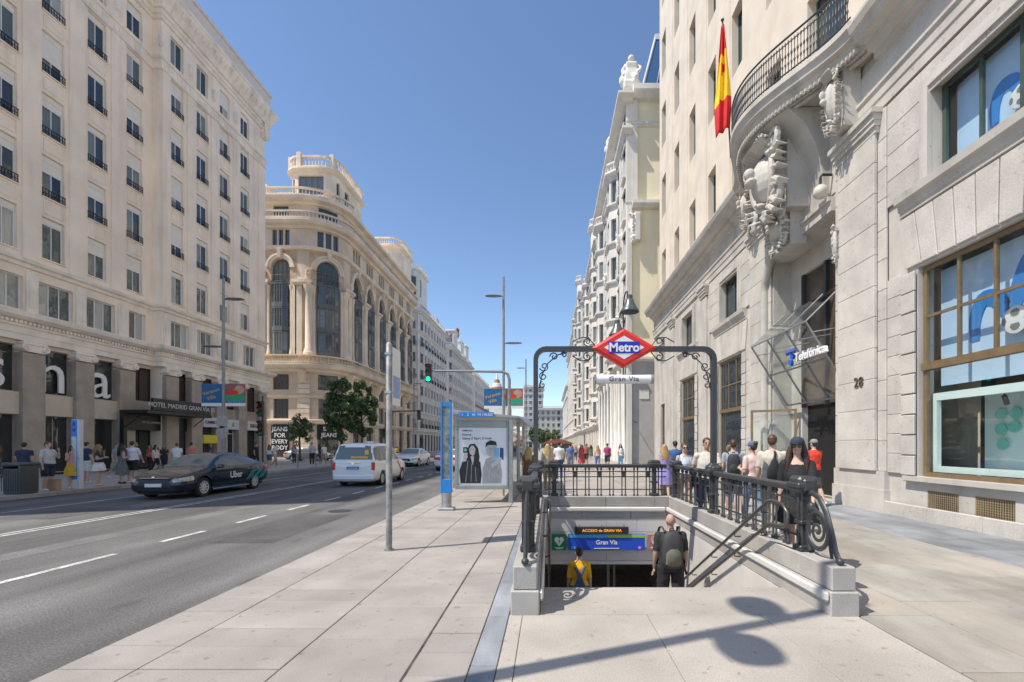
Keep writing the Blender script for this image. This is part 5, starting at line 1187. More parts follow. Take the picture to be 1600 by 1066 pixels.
# ================================================================== STREET FURNITURE
def street_lamp(label, x, y, top, heads, banner=None, discs=False):
    """heads: (height, dx, dy) of each luminaire"""
    t = thing('street_lamp', label, 'street lamp', (x, y, 0), 0, 'grey street lamps')
    MB().lathe([(.16, 0), (.16, .25), (.11, .3), (.095, 1.2), (.07, top)], n=14).build('pole', M_steelp, t, smooth=40)
    for (h, dx, dy) in heads:
        a = math.atan2(dy, dx); L = math.hypot(dx, dy); q = MB()
        q.tube([(0, 0, h), (L*.45, 0, h+.02)], .05, 8)
        q.rings([[(L*.15+L*1.2*(.5-.5*math.cos(math.pi*i/10)), .22*math.sin(math.pi*i/10)**.7*c_ if False else .26*(math.sin(math.pi*min(max(i, .25), 9.75)/10)**.6)*math.cos(2*math.pi*j/10), h+.015+.055*math.sin(2*math.pi*j/10)*(.35+.65*math.sin(math.pi*i/10))) for j in range(10)] for i in range(11)])
        q.build('lamp_head', M_steelp, t, (0, 0, 0), a, smooth=50)
    if banner:
        z0, z1, w = banner
        for s in (-1, 1):
            a, b = (s*.1, s*(.1+w)); a, b = min(a, b), max(a, b)
            bn = MB().box(a, b, -.006, .006, z0, z1).build('banner', mat('banner_blue', (.02, .13, .33), .7, var=.05) if s < 0 else mat('banner_brown', (.30, .12, .10), .7, var=.1, scale=4), t)
            MB().box(a, b, -.009, .009, z0, z0+.18).build('banner_hem', M_wht, bn)
            MB().tube([(0, 0, z1+.02), (s*(w+.12), 0, z1+.02)], .015, 6).build('banner_arm', M_steelp, t)
            if s < 0:
                for k, tx in enumerate(('Veranos', 'Villa')): lettering(tx, .3, .001, mat('banner_yellow', (.7, .45, .04), .6, var=0), bn, ((a+b)/2, -.009, z1-.5-.35*k), (R(90), R(-18), 0))
            else:
                for (cx, cz, rx, rz, m) in ((.5, .40, .5, .14, mat('banner_green', (.02, .35, .16), .6, var=.05)), (.35, .62, .3, .13, M_red), (.7, .75, .25, .2, mat('banner_tan', (.55, .33, .25), .6, var=.1)), (.5, .27, .48, .1, mat('banner_teal', (.02, .3, .35), .6, var=.05))):
                    m2 = MB(); c0 = a+(b-a)*cx; zz = z0+(z1-z0)*cz
                    k = (m.name in ('sign_red',))*.001
                    m2.rings([[(min(max(c0+rx*w*math.cos(R(q)), a), b), yy-k, zz+rz*(z1-z0)*math.sin(R(q))) for q in range(0, 360, 24)] for yy in (-.0075-.0006*cz, -.0065)]); m2.build('banner_print', m, bn)
    if discs:
        for z in (2.95, 2.35): MB().lathe([(.36, -.13), (.36, -.11)], 0, 0, z, 20, axis='y').build('sign_disc', M_steel, t)
    return t
street_lamp('tall grey street lamp with two heads and paired banners behind the bus shelter', -2.85, 28.5, 12.15, ((10.95, -.85, 0), (8.0, .85, 0)), (3.9, 5.15, 1.12))
street_lamp('grey street lamp farther along the kerb beyond the bannered lamp', -2.8, 55, 12.0, ((10.9, -.85, 0), (8.0, .85, 0)))
street_lamp('grey street lamp with banners and round signs in front of the hotel', -18.6, 26.0, 11.15, ((9.95, .85, 0), (7.25, -.85, 0)), (3.85, 5.1, 1.15), True)
street_lamp('grey street lamp at the kerb beside the shaded lane', -3.42, 2.03, 11.3, ((9.35, .0, .50), (8.5, 0, -.50)))
street_lamp('grey street lamp on the far pavement near the two street trees', -18.4, 62, 11.15, ((9.95, .85, 0), (7.25, -.85, 0)))
# sign pole by the kerb
t = thing('sign_pole', 'plain steel pole with a narrow white panel at the road edge', 'sign pole', (-2.5, 7.11, 0))
MB().lathe([(.047, 0), (.047, 3.22), (.02, 3.25)], n=14).build('pole', mat('weathered_zinc', (.30, .30, .29), .55, .35, var=.25, scale=9), t, smooth=50); MB().lathe([(.08, 0), (.08, .015)], n=14).build('base_ring', M_steel, t)
MB().cbox(-.0, .03, .06, .46, 2.28, 3.2, .01).build('panel', mat('panel_white', (.72, .73, .76), .4, var=.03), t)
for z in (2.45, 3.05): MB().box(-.05, .04, -.05, .07, z, z+.035).build('clamp', M_steel, t)
MB().box(.0305, .032, .1, .42, 2.4, 2.75).build('print_block', mat('print_blue', (.25, .35, .6), .5, var=.05), t)
# blue totem
t = thing('bus_stop_totem', 'tall bright blue bus stop totem on a steel base beside the poster', 'totem', (-2.59, 11.5, 0))
M_tb = mat('totem_blue', (.02, .22, .62), .3, var=.03)
MB().cbox(-.2, .2, -.14, .14, 0, .07, .01).build('base_plate', M_steel, t); MB().lathe([(.125, .07), (.125, .44)], n=18).build('steel_foot', M_steel, t, smooth=40)
q = MB(); q.cbox(-.14, -.095, -.07, .07, .78, 2.73, .008); q.cbox(.095, .14, -.07, .07, .78, 2.73, .008); q.box(-.095, .095, -.06, .06, 2.62, 2.725); q.cbox(-.14, .14, -.07, .07, .44, .78, .01); q.build('blue_frame', M_tb, t)
MB().box(-.094, .094, -.045, .045, .78, 2.62).build('info_panel', mat('info_print', (.16, .19, .20), .15, var=.5, scale=7), t)
MB().box(.141, .15, -.05, .05, .5, 2.7).build('edge_strip', M_wht, t)
# bus shelter
t = thing('bus_shelter', 'glass and steel bus shelter with a poster case at its end', 'bus shelter', (-1.9, 13.0, 0))
M_shf = mat('shelter_grey', (.33, .35, .34), .4, .4, var=.08)
for x, y in ((.80, 0.05), (.80, 3.2), (.80, 6.4)): MB().cbox(x-.06, x+.06, y-.06, y+.06, 0, 2.45, .01).build('post', M_steel, t)
q = MB(); q.cbox(-.78, -.69, -.07, .07, .38, 2.33, .01); q.cbox(.69, .74, -.07, .07, .38, 2.33, .01); q.cbox(-.69, .69, -.07, .07, .38, .5, .01); q.cbox(-.69, .69, -.07, .07, 2.14, 2.33, .01); pc = q.build('poster_case', M_shf, t)
MB().box(-.69, .69, -.03, .03, .5, 2.14).build('poster', mat('poster_paper', (.86, .88, .90), .5, var=.02), pc)
M_ink = mat('poster_ink', (.03, .03, .033), .6, var=.1); M_pgr = mat('poster_grey', (.42, .43, .44), .6, var=.12, scale=8); M_psk = mat('poster_tone', (.60, .58, .56), .6, var=.1, scale=10)
def flat(pts, m, d, name='poster_print'): MB().extrude(pts, lambda a, b, s: (a, s, b), -.031-d, -.0305-d*.5).build(name, m, pc)
flat([(-.62, .55), (-.66, .9), (-.56, 1.2), (-.40, 1.3), (-.22, 1.3), (-.06, 1.15), (-.02, .8), (-.05, .55)], M_ink, .001)
flat([(-.42, 1.22), (-.44, 1.52), (-.36, 1.66), (-.22, 1.68), (-.12, 1.55), (-.08, 1.3), (-.12, 1.0), (-.2, 1.2)], M_ink, .002)
flat([(-.36, 1.4), (-.38, 1.52), (-.32, 1.62), (-.25, 1.62), (-.2, 1.52), (-.22, 1.38), (-.28, 1.32)], M_psk, .003); flat([(-.34, 1.32), (-.24, 1.32), (-.27, 1.02)], M_psk, .003)
flat([(-.0, .55), (.0, .95), (.1, 1.25), (.3, 1.32), (.5, 1.2), (.56, .85), (.54, .55)], M_pgr, .002)
flat([(.12, 1.38), (.1, 1.55), (.16, 1.68), (.32, 1.7), (.4, 1.58), (.38, 1.4), (.3, 1.3), (.2, 1.3)], M_psk, .003); flat([(.08, 1.56), (.1, 1.7), (.22, 1.78), (.38, 1.74), (.42, 1.6), (.36, 1.64), (.16, 1.64)], M_ink, .004)
flat([(.3, 1.22), (.46, 1.2), (.48, 1.56), (.32, 1.58)], mat('phone_blue', (.25, .5, .7), .4, var=.05), .005); flat([(.485, 1.25), (.6, 1.22), (.6, 1.55), (.5, 1.57)], mat('phone_indigo', (.05, .08, .3), .4, var=.05), .005)
flat([(-.55, 1.42), (-.42, 1.42), (-.42, 1.58), (-.55, 1.58)], M_ink, .005); MB().lathe([(.045, -.038), (.045, -.036)], -.485, 0, 1.5, 14, axis='y').build('poster_print', mat('mint_deep', (.2, .6, .5)), pc)
for sx, zx, d_ in ((-.29, 1.50, 0), (.25, 1.52, 0)):
    for e in (-.045, .03): flat([(sx+e-.016, zx), (sx+e, zx+.008), (sx+e+.016, zx), (sx+e, zx-.006)], M_ink, .006); flat([(sx+e-.02, zx+.022), (sx+e+.02, zx+.026), (sx+e+.02, zx+.032), (sx+e-.02, zx+.030)], M_ink, .006)
    flat([(sx-.03, zx-.095), (sx, zx-.088), (sx+.03, zx-.095), (sx, zx-.108)], M_pgr, .006); flat([(sx-.012, zx-.05), (sx+.008, zx-.052), (sx, zx-.02)], M_pgr, .006)
for k in range(9): flat([(-.42+.035*k, 1.2-.03*k), (-.405+.035*k, 1.2-.03*k), (-.47+.05*k, .58), (-.485+.05*k, .58)], M_pgr if k % 3 == 0 else mat('poster_dark', (.07, .07, .075), .6, var=.1), .0045)
for k in range(6): flat([(.06+.08*k, .6), (.075+.08*k, .6), (.13+.055*k, 1.18), (.12+.055*k, 1.18)], mat('poster_fold', (.33, .34, .35), .6, var=.1), .0045)
flat([(.28, 1.0), (.5, 1.15), (.56, 1.26), (.5, 1.3), (.38, 1.2), (.26, 1.1)], M_psk, .0055); flat([(-.56, 1.16), (-.46, 1.18), (-.43, 1.40), (-.53, 1.42)], M_psk, .0052)
for s, z, sz in (('SAMSUNG', 2.03, .065), ('Nuevos', 1.91, .085), ('Galaxy Z Flip4 | Z Fold4', 1.80, .085)): lettering(s, sz, .001, M_ink, pc, (-.58, -.034, z), align='LEFT', bold=.001)
ob('poster_glass', box_mesh('poster_glass', -.69, .69, -.066, -.062, .5, 2.14, glass_mat('poster_glass', (.99, .99, .99), .0)), pc)
q = MB(); q.rings([[(-1.0, -.25, 2.52), (1.05, -.25, 2.40), (1.05, -.25, 2.46), (-1.0, -.25, 2.58)], [(-1.0, 6.9, 2.52), (1.05, 6.9, 2.40), (1.05, 6.9, 2.46), (-1.0, 6.9, 2.58)]]); q.build('roof', M_shf, t)
for i in range(8): MB().rings([[(-.95, y, 2.60), (1.3, y, 2.38), (1.3, y, 2.43), (-.95, y, 2.66)] for y in (i*.95-.1, i*.95-.04)]).build('roof_rib', M_steel, t)
MB().cbox(-.62, .35, -.3, -.26, 2.42, 2.56, .005).build('number_strip', M_tb, t)
for i, s in enumerate(('1', '2', '46', '74', '146', '202')): lettering(s, .1, .001, M_wht, t, (-.52+.155*i, -.303, 2.455))
for y in (.3, 3.3): ob('side_glass', box_mesh('side_glass', -.006, .006, 0, 2.8, .3, 2.2, M_gl), t, (.80, y, 0))
q = MB(); q.cbox(.25, .65, 1.2, 5.4, .43, .48, .01); q.box(.42, .48, 1.5, 1.56, 0, .43); q.box(.42, .48, 5.0, 5.06, 0, .43); q.build('bench', M_steel, t)
MB().box(.76, .79, 3.4, 4.6, .8, 2.0).build('route_map', mat('map_blue', (.1, .35, .6), .5, var=.2, scale=6), t)
# traffic signals
def head(par, loc, rz, n=3, lit=2):
    h = ob('signal_head', MB().cbox(-.16, .16, -.1, .12, 0, .32*n, .02).mesh('signal_head', M_blk), par, loc, rz)
    for i in range(n):
        c = [(.45, .02, .02), (.5, .25, .02), (.02, .75, .35)][(2-i) if n == 3 else (2 if i == 0 else 0)]
        on = (i == 0 and lit == 2) if n == 3 else (i == 0)
        m = emit_mat('green_light', (.02, .8, .4), 1.2) if on else mat('lens_%d%d' % (n, i), tuple(v*.35 for v in c), .3, var=0)
        ob('lens', MB().lathe([(.125, -.115), (.125, -.1)], n=16, axis='y').mesh('lens', m), h, (0, 0, .16+.32*i))
        ob('visor', MB().rings([[(.14*math.cos(R(a)), -.12-d, .14*math.sin(R(a))) for a in range(0, 181, 20)] for d in (0, .15)], caps=False).mesh('visor', M_blk), h, (0, .02, .16+.32*i))
    return h
t = thing('traffic_signal', 'traffic signal showing green hung from a long grey mast arm', 'traffic signal', (-2.1, 24, 0))
MB().tube([(0, 0, 0), (0, 0, 5.1), (-.08, 0, 5.38), (-.35, 0, 5.5), (-4.1, 0, 5.55)], [.09, .08, .08, .075, .05], 10).build('mast', M_steelp, t, smooth=60); head(t, (-4.25, 0, 4.95), 0)
t = thing('traffic_signal', 'dark mast arm with signals beyond the street trees', 'traffic signal', (-16.2, 45, 0))
MB().tube([(0, 0, 0), (0, 0, 4.8), (.2, 0, 4.95), (3.5, 0, 5.0)], [.08, .07, .07, .05], 8).build('mast', M_iron, t, smooth=60); head(t, (3.4, -.2, 4.1), 0, 3, 0); head(t, (0, -.2, 2.3), 0, 3, 0)
t = thing('traffic_signal', 'dark signal post at the crossing by the hotel corner', 'traffic signal', (-18.0, 28.6, 0))
MB().lathe([(.06, 0), (.05, 4.7)], n=10).build('post', M_iron, t); head(t, (0, -.18, 2.2), 0, 3, 0); head(t, (.0, -.18, 3.4), 0, 3, 0)
# far pavement furniture
t = thing('litter_bin', 'dark grey ribbed litter bin at the far kerb beside the waiting man', 'litter bin', (-17.75, 15.3, 0))
q = MB(); q.rings([[(.34*c*k, .30*s*k, z) for c, s in [(max(-1, min(1, 1.25*math.cos(2*math.pi*j/24))), max(-1, min(1, 1.25*math.sin(2*math.pi*j/24)))) for j in range(24)]] for z, k in ((0, .93), (.05, .98), (.85, 1.0))]); q.build('body', mat('bin_grey', (.075, .08, .08), .5, var=.08), t, smooth=40)
q = MB(); q.cbox(-.36, .36, -.32, .32, .93, 1.06, .05); q.box(-.34, -.26, -.3, .3, .85, .95); q.box(.26, .34, -.3, .3, .85, .95); q.box(-.3, .3, .2, .3, .85, .95); q.build('lid', MATS['bin_grey'], t)
for j in range(9): MB().box(-.3+.075*j-.01, -.3+.075*j+.01, -.312, -.296, .1, .82).build('rib', MATS['bin_grey'], t)
t = thing('bus_stop_totem', 'slim blue and white bus stop totem at the far kerb', 'totem', (-17.72, 17.1, 0))
MB().cbox(-.15, .15, -.08, .08, 0, 2.6, .01).build('body', mat('totem_white', (.6, .64, .7), .4, var=.05), t); MB().box(-.15, .07, -.086, -.0805, .35, 2.58).build('blue_face', M_tb, t); MB().box(-.13, .05, -.09, -.087, .75, 1.95).build('timetable', mat('timetable_pale', (.5, .58, .65), .5, var=.1, scale=8), t)
for z in (2.2, 2.42): MB().box(-.09, .0, -.09, -.087, z-.07, z+.06).build('route_plate', M_sblue, t)
for i, y in enumerate((32.5, 35.0, 37.5, 40.0)):
    MB().lathe([(.05, 0), (.05, .85), (.065, .88), (.06, .95), (.01, .98)], n=10).build('bollard', M_steelp, None, (-17.95, y, 0), smooth=40, label=['slim grey bollard next to the dark signal post by the hotel', 'second slim grey bollard from the dark signal post', 'third slim grey bollard from the dark signal post', 'slim grey bollard at the side street end of the row'][i], cat='bollard', group='bollards at the crossing')
t = thing('paper_bag', 'brown paper shopping bag standing on the kerb by the yellow skirt', 'bag', (-17.85, 16.4, 0))
MB().rings([[(-.2, -.09, 0), (.2, -.09, 0), (.2, .09, 0), (-.2, .09, 0)], [(-.2, -.1, .4), (.2, -.1, .42), (.2, .06, .4), (-.2, .06, .38)]]).build('bag_body', mat('kraft_paper', (.42, .27, .16), .8, var=.1), t); MB().tube([(-.08, -.09, .4), (-.07, -.1, .52), (.07, -.1, .52), (.08, -.09, .4)], .008, 5).build('handle', MATS['kraft_paper'], t)
# right pavement: dark box by the far railing end, kiosk down the street
t = thing('litter_bin', 'slim dark bin standing before the grey shop corner', 'litter bin', (3.78, 14.6, 0)); MB().cbox(-.2, .2, -.18, .18, .05, 1.12, .04).build('body', MATS['bin_grey'], t); MB().cbox(-.22, .22, -.2, .2, 1.12, 1.22, .03).build('lid', M_iron, t); MB().box(-.15, .15, -.15, .15, 0, .05).build('foot', M_iron, t)
t = thing('street_kiosk', 'small kiosk with dull red rounded awning far down the pavement', 'kiosk', (1.2, 62, 0))
MB().cbox(-1.9, 1.9, 0, 2.2, 0, 1.9, .05).build('cabin', mat('kiosk_green', (.1, .12, .1), .6, var=.1), t); MB().rings([[(x, y, 1.85+.55*math.sin(math.pi*i/8)) for i, x in enumerate([-2.1+4.2*k/8 for k in range(9)])]+[(2.1, y, 1.8), (-2.1, y, 1.8)] for y in (-.5, 2.4)]).build('awning', mat('awning_red', (.30, .10, .08), .8, var=.1), t)
# wall lamp and plaque on the grey corner wall
MB().tube([sd.pt(.2, .05, 3.6), sd.pt(.2, .5, 3.6), sd.pt(.3, .9, 3.5)], .04, 6).build('wall_bracket', M_iron, bB); sd.box(.7, 1.5, .032, .08, 5.6, 6.4).build('wall_plaque', M_white2, bB)

# ================================================================== VEHICLES
M_tyre = mat('tyre', (.018, .018, .019), .8, var=.1); M_rim = mat('alloy', (.62, .63, .64), .35, .25, var=.05)
M_cgl = pane_mat('car_glass', (.13, .155, .15), .02, .02); M_trimb = mat('black_plastic', (.02, .02, .021), .5, var=.05)
M_hl = mat('headlight', (.42, .44, .45), .06, .3, var=.3, scale=14); M_tl = mat('tail_light', (.62, .02, .02), .2, var=0); M_chr = mat('chrome', (.7, .7, .71), .15, 1, var=0)
def paint(name, c, rough=.3): 
    m = mat(name, c, rough*.6, 0, 0, spec=.35); m.node_tree.nodes['Principled BSDF'].inputs['Coat Weight'].default_value = .7; m.node_tree.nodes['Principled BSDF'].inputs['Coat Roughness'].default_value = .05; return m
def wheel_meshes(r, w):
    k = ('wh', r, w)
    if k not in CACHE:
        t = MB().lathe([(r*.66, -w*.1), (r*.66, -w/2), (r*.93, -w/2), (r, -w*.36), (r, w*.36), (r*.93, w/2), (r*.66, w/2), (r*.64, w*.1)], n=28, axis='x', caps=False).mesh('tyre', M_tyre, 35)
        q = MB(); q.lathe([(r*.60, w*.40), (r*.60, w*.46), (r*.67, w*.49), (r*.67, -w*.4)], n=24, axis='x', caps=False); q.lathe([(r*.16, w*.2), (r*.16, w*.47), (r*.1, w*.5)], n=12, axis='x')
        for i in range(10):
            a = 2*math.pi*i/10; c, s = math.cos(a), math.sin(a); d = .024*r/.33
            q.rings([[(w*.34, c*r*.1-s*d, s*r*.1+c*d), (w*.34, c*r*.1+s*d, s*r*.1-c*d), (w*.47, c*r*.1+s*d, s*r*.1-c*d), (w*.47, c*r*.1-s*d, s*r*.1+c*d)], [(w*.34, c*r*.66-s*d, s*r*.66+c*d), (w*.34, c*r*.66+s*d, s*r*.66-c*d), (w*.44, c*r*.66+s*d, s*r*.66-c*d), (w*.44, c*r*.66-s*d, s*r*.66+c*d)]])
        CACHE[k] = (t, q.mesh('rim', M_rim, 35), MB().lathe([(r*.655, w*.1), (r*.655, w*.3)], n=24, axis='x').mesh('brake_disc', M_trimb))
    return CACHE[k]
CARM = {}
def car_shape(kind):
    """closed body loft with wheel arches cut, plus the glass areas lifted from it; y = 0 at the nose, runs to the tail"""
    if kind in CARM: return CARM[kind]
    if kind == 'sedan':
        # y, half width, bottom, belt, roof(centre height), roof half width ratio
        st = [(0, .62, .28, .56, .60, .9), (.06, .76, .22, .62, .68, .9), (.25, .86, .19, .70, .78, .9), (.6, .91, .18, .78, .87, .9), (1.0, .92, .18, .86, .95, .88), (1.32, .925, .18, .93, .99, .86), (1.7, .93, .18, .95, 1.22, .74), (2.1, .93, .18, .95, 1.42, .68), (2.6, .93, .18, .96, 1.47, .66), (3.1, .93, .18, .97, 1.45, .66), (3.6, .93, .18, .98, 1.36, .66), (4.0, .92, .19, .99, 1.21, .70), (4.35, .91, .22, 1.0, 1.07, .84), (4.7, .88, .28, .96, 1.03, .86), (4.82, .82, .34, .9, .96, .86), (4.87, .72, .42, .82, .86, .86)]
        L, wb, r, win = 4.87, (.95, 3.79), .335, (5, 11)
    else:
        st = [(0, .66, .28, .66, .70, .92), (.06, .8, .22, .74, .80, .92), (.3, .87, .19, .88, .95, .9), (.7, .9, .18, .98, 1.05, .88), (.98, .905, .18, 1.03, 1.12, .86), (1.35, .91, .18, 1.06, 1.46, .78), (1.75, .91, .18, 1.06, 1.74, .80), (2.2, .91, .18, 1.07, 1.82, .80), (2.9, .91, .18, 1.07, 1.84, .80), (3.5, .91, .18, 1.08, 1.84, .80), (4.1, .91, .18, 1.08, 1.82, .80), (4.3, .905, .2, 1.08, 1.72, .81), (4.4, .9, .22, 1.08, 1.14, .93), (4.45, .88, .26, 1.0, 1.02, .93), (4.47, .8, .34, .9, .92, .93)]
        L, wb, r, win = 4.47, (.86, 3.54), .315, (4, 12)
    rg = []
    for (y, w, b, belt, roof, rr) in st:
        roof = roof+(.035 if roof-belt > .2 else .01); w = w*1.015
        half = [(0, b), (w*.82, b), (w*.96, b+.08), (w*.995, b+.22), (w, (b+belt)*.5+.06), (w*.985, belt-.06), (w*.96, belt), (w*(.96+(rr-.96)*.52), belt+(roof-belt)*.55), (w*rr, belt+(roof-belt)*.93), (w*rr*.8, roof-.006), (0, roof)]
        ring = [(x, y, z) for x, z in half]+[(-x, y, z) for x, z in half[-2:0:-1]]
        rg.append(ring)
    m = MB(); m.rings(rg); me = m.mesh('body', [], None); o = bpy.data.objects.new('tmp', me)
    sb = o.modifiers.new('s', 'SUBSURF'); sb.levels = 2; sb.subdivision_type = 'CATMULL_CLARK'
    cuts = []
    for y in wb:
        c = MB().lathe([(r+.055, -1.2), (r+.055, 1.2)], 0, y, r, 28, axis='x').mesh('cut', []); co = bpy.data.objects.new('cut', c)
        bo = o.modifiers.new('b', 'BOOLEAN'); bo.object = co; bo.operation = 'DIFFERENCE'; bo.solver = 'EXACT'; cuts.append(co)
    body = evaluated(o, *cuts)
    sm = o.modifiers
    while len(sm) > 1: sm.remove(sm[-1])
    full = evaluated(o)
    for c in cuts+[o]: bpy.data.objects.remove(c)
    body.shade_smooth(); body.set_sharp_from_angle(angle=R(35))
    # glass
    gl = {'headlight_a': [], 'headlight_b': [], 'tail_a': [], 'tail_b': [], 'grille': [], 'intake': [], 'windscreen': [], 'rear_window': [], 'side_left': [], 'side_right': []}
    ys = [s[0] for s in st]
    def belt_at(y):
        for i in range(len(st)-1):
            if st[i][0] <= y <= st[i+1][0]:
                t = (y-st[i][0])/(st[i+1][0]-st[i][0]); return [st[i][k]+(st[i+1][k]-st[i][k])*t for k in range(6)]
        return st[-1]
    for p in full.polygons:
        c = p.center; n = p.normal; s = belt_at(c.y)
        y0, y1 = ys[win[0]], ys[win[1]]; ax = abs(c.x)/.92
        hz = (.56, .70) if kind == 'sedan' else (.66, .86)
        if c.y < .52 and hz[0]+.10*c.y < c.z < hz[1]-.03+.16*c.y and ax > .62: gl['headlight_a' if c.x > 0 else 'headlight_b'].append(p.index); continue
        if c.y < .3 and ax < .5 and (.46 < c.z < .64): gl['grille'].append(p.index); continue
        if c.y < .3 and ax < .8 and (.24 < c.z < .36): gl['intake'].append(p.index); continue
        if kind == 'sedan' and c.y > L-.45 and .76 < c.z < .93 and ax > .45: gl['tail_a' if c.x > 0 else 'tail_b'].append(p.index); continue
        if not (y0-.3 < c.y < y1+.4): continue
        if c.z < s[3]+.035: continue
        if abs(n.x) > .6 and y0+.28 < c.y < y1-.05 and s[4]-s[3] > .16 and c.z < s[4]-.10*(s[4]-s[3])-.04:
            gl['side_left' if c.x > 0 else 'side_right'].append(p.index)
        elif n.y < -.2 and n.z > .1 and abs(c.x) < s[1]*s[5]*.95 and c.y < 2.3 and c.z < (1.42 if kind == 'sedan' else 1.78) and s[4]-s[3] > .07: gl['windscreen'].append(p.index)
        elif n.y > .2 and abs(c.x) < s[1]*s[5]*.93 and c.y > 3 and (1.06 < c.z < 1.40 if kind == 'sedan' else 1.15 < c.z < 1.70): gl['rear_window'].append(p.index)
    out = {}
    for k, fs in gl.items():
        if not fs: continue
        q = MB(); ix = {}
        for f in fs:
            po = full.polygons[f]; q.f.append(tuple(ix.setdefault(v, len(ix)) for v in po.vertices)); q.m.append(0)
        q.v = [tuple(full.vertices[v].co+full.vertices[v].normal*.006) for v in ix]; out[k] = q.mesh(k, M_hl if k[:4] == 'head' else M_tl if k[:4] == 'tail' else M_trimb if k in ('grille', 'intake') else M_cgl, 60, recalc=False)
    CARM[kind] = (body, out, L, wb, r, st); return CARM[kind]
def make_car(kind, name, label, loc, rz, pm, group=None, extras=None, plate=True):
    body, gl, L, wb, r, st = car_shape(kind); W = max(s[1] for s in st)
    t = thing(name, label, 'van' if kind == 'van' else 'car', loc, rz, group)
    Y0 = -L/2
    bo = ob('body', body.copy(), t, (0, Y0, 0)); bo.data.materials.clear(); bo.data.materials.append(pm)
    for k, g in gl.items(): ob('side_window' if k.startswith('side') else 'headlight' if k[:4] == 'head' else 'tail_light' if k[:4] == 'tail' else k, g, t, (0, Y0, 0))
    ob('underbody', box_mesh('underbody', -W*.8, W*.8, .3, L-.3, .16, .5, M_trimb), t, (0, Y0, 0))
    tm, rm_, bd = wheel_meshes(r, .21)
    for y in wb:
        for s in (-1, 1):
            w = ob('wheel', tm, t, (s*(W-.115), Y0+y, r), 0 if s > 0 else math.pi); ob('rim', rm_, w); ob('brake_disc', bd, w)
    zb = {'sedan': (.68, .86), 'van': (.8, .95)}[kind]
    for s in (-1, 1):
        q = MB(); y0 = .1 if kind == 'sedan' else .08
        False and q.rings([[(s*W*.55, y0-.04, zb[0]-.06), (s*W*.90, y0+.14, zb[0]-.05), (s*W*.955, y0+.42, zb[0]+.06), (s*W*.93, y0+.48, zb[0]+.1), (s*W*.83, y0+.2, zb[0]+.06), (s*W*.55, y0+.06, zb[0]+.03)], [(s*W*.55, y0+.2, zb[0]-.06), (s*W*.8, y0+.3, zb[0]-.05), (s*W*.85, y0+.42, zb[0]+.06), (s*W*.85, y0+.48, zb[0]+.1), (s*W*.78, y0+.3, zb[0]+.06), (s*W*.55, y0+.2, zb[0]+.03)]]); pass
        q = MB()
        if kind == 'van': q.cbox(s*W*.9-.075, s*W*.9+.07, L-.10, L+.0, .70, 1.04, .02); q.build('tail_light', M_tl, t, (0, Y0, 0))
        q = MB(); q.cbox(min(s*W, s*(W+.2)), max(s*W, s*(W+.2)), 0, .1, 0, .14, .03); q.build('mirror', pm, t, (0, Y0+(1.55 if kind == 'sedan' else 1.3), .95 if kind == 'sedan' else 1.08))
        for y in ((2.45, 3.4) if kind == 'sedan' else (2.0, 2.9)): MB().cbox(s*(W+.005)-.015, s*(W+.005)+.015, y-.1, y+.1, .80, .83, .006).build('door_handle', pm, t, (0, Y0, 0))
        for y in ((1.42, 2.55, 3.5) if kind == 'sedan' else (1.2, 2.2, 3.1)):
            MB().box(s*(W-.006)-.012, s*(W-.006)+.012, y-.004, y+.004, .32, .93).build('door_seam', M_trimb, t, (0, Y0, 0))
        MB().cbox(s*(W-.03)-.035, s*(W-.03)+.035, wb[0]+r+.08, wb[1]-r-.08, .2, .25, .01).build('sill_trim', M_chr if kind == 'sedan' else M_trimb, t, (0, Y0, 0))
    if kind == 'sedan':
        MB().cbox(-.45, .45, .03, .09, .69, .71, .008).build('grille_bar', M_chr, t, (0, Y0, 0))
        for i in range(12): MB().box(-.40+.072*i-.004, -.40+.072*i+.004, .012, .05, .5, .62).build('grille_slat', M_chr, t, (0, Y0, 0))
    else:
        MB().cbox(-.62, .62, -.01, .08, .3, .62, .03).build('grille', M_trimb, t, (0, Y0, 0)); MB().cbox(-.86, .86, L-.08, L+.05, .28, .52, .05).build('rear_bumper', pm, t, (0, Y0, 0))
        MB().box(-.004, .004, L-.0, L+.012, .55, 1.1).build('door_seam', M_trimb, t, (0, Y0, 0)) if False else None
    if plate:
        pmw = mat('plate_white', (.7, .7, .68), .4, var=0); MB().box(-.26, .26, -.022, -.012, .42, .53).build('number_plate', pmw, t, (0, Y0, 0))
        if kind == 'sedan': MB().box(-.26, .26, L-.01, L+.012, .66, .77).build('number_plate', pmw, t, (0, Y0, 0))
    return t, Y0, L, W
P_blk = paint('paint_midnight', (.010, .014, .03)); P_wht = paint('paint_white', (.84, .84, .84)); P_sil = paint('paint_silver', (.45, .46, .47))
# ride car heading towards the camera
t, Y0, L, W = make_car('sedan', 'saloon_car', 'dark blue saloon with teal hatch decal crossing the shaded lane', (-12.75, 17.0, -.13), R(2), P_blk)
lettering('Uber', .34, .003, M_wht, t, (W+.02, .15, .56), (R(90), 0, R(90)), bold=.006, name='door_lettering')
M_teal = mat('decal_teal', (.02, .36, .36), .4, var=0)
for i in range(9):
    y = .75+.13*i; q = MB(); z0 = .42+.03*(i % 3); q.rings([[(W+.016, y, z0+dz), (W+.016, y+.05, z0+dz), (W+.016, y+.42, z0+.34+dz), (W+.016, y+.37, z0+.34+dz)] for dz in (0,)] + [[(W+.021, y, z0), (W+.021, y+.05, z0), (W+.021, y+.42, z0+.34), (W+.021, y+.37, z0+.34)]]); q.build('decal_stripe', M_teal, t)
MB().cbox(-.05, .05, Y0-.02, Y0+.01, .70, .76, .01).build('badge', M_chr, t)
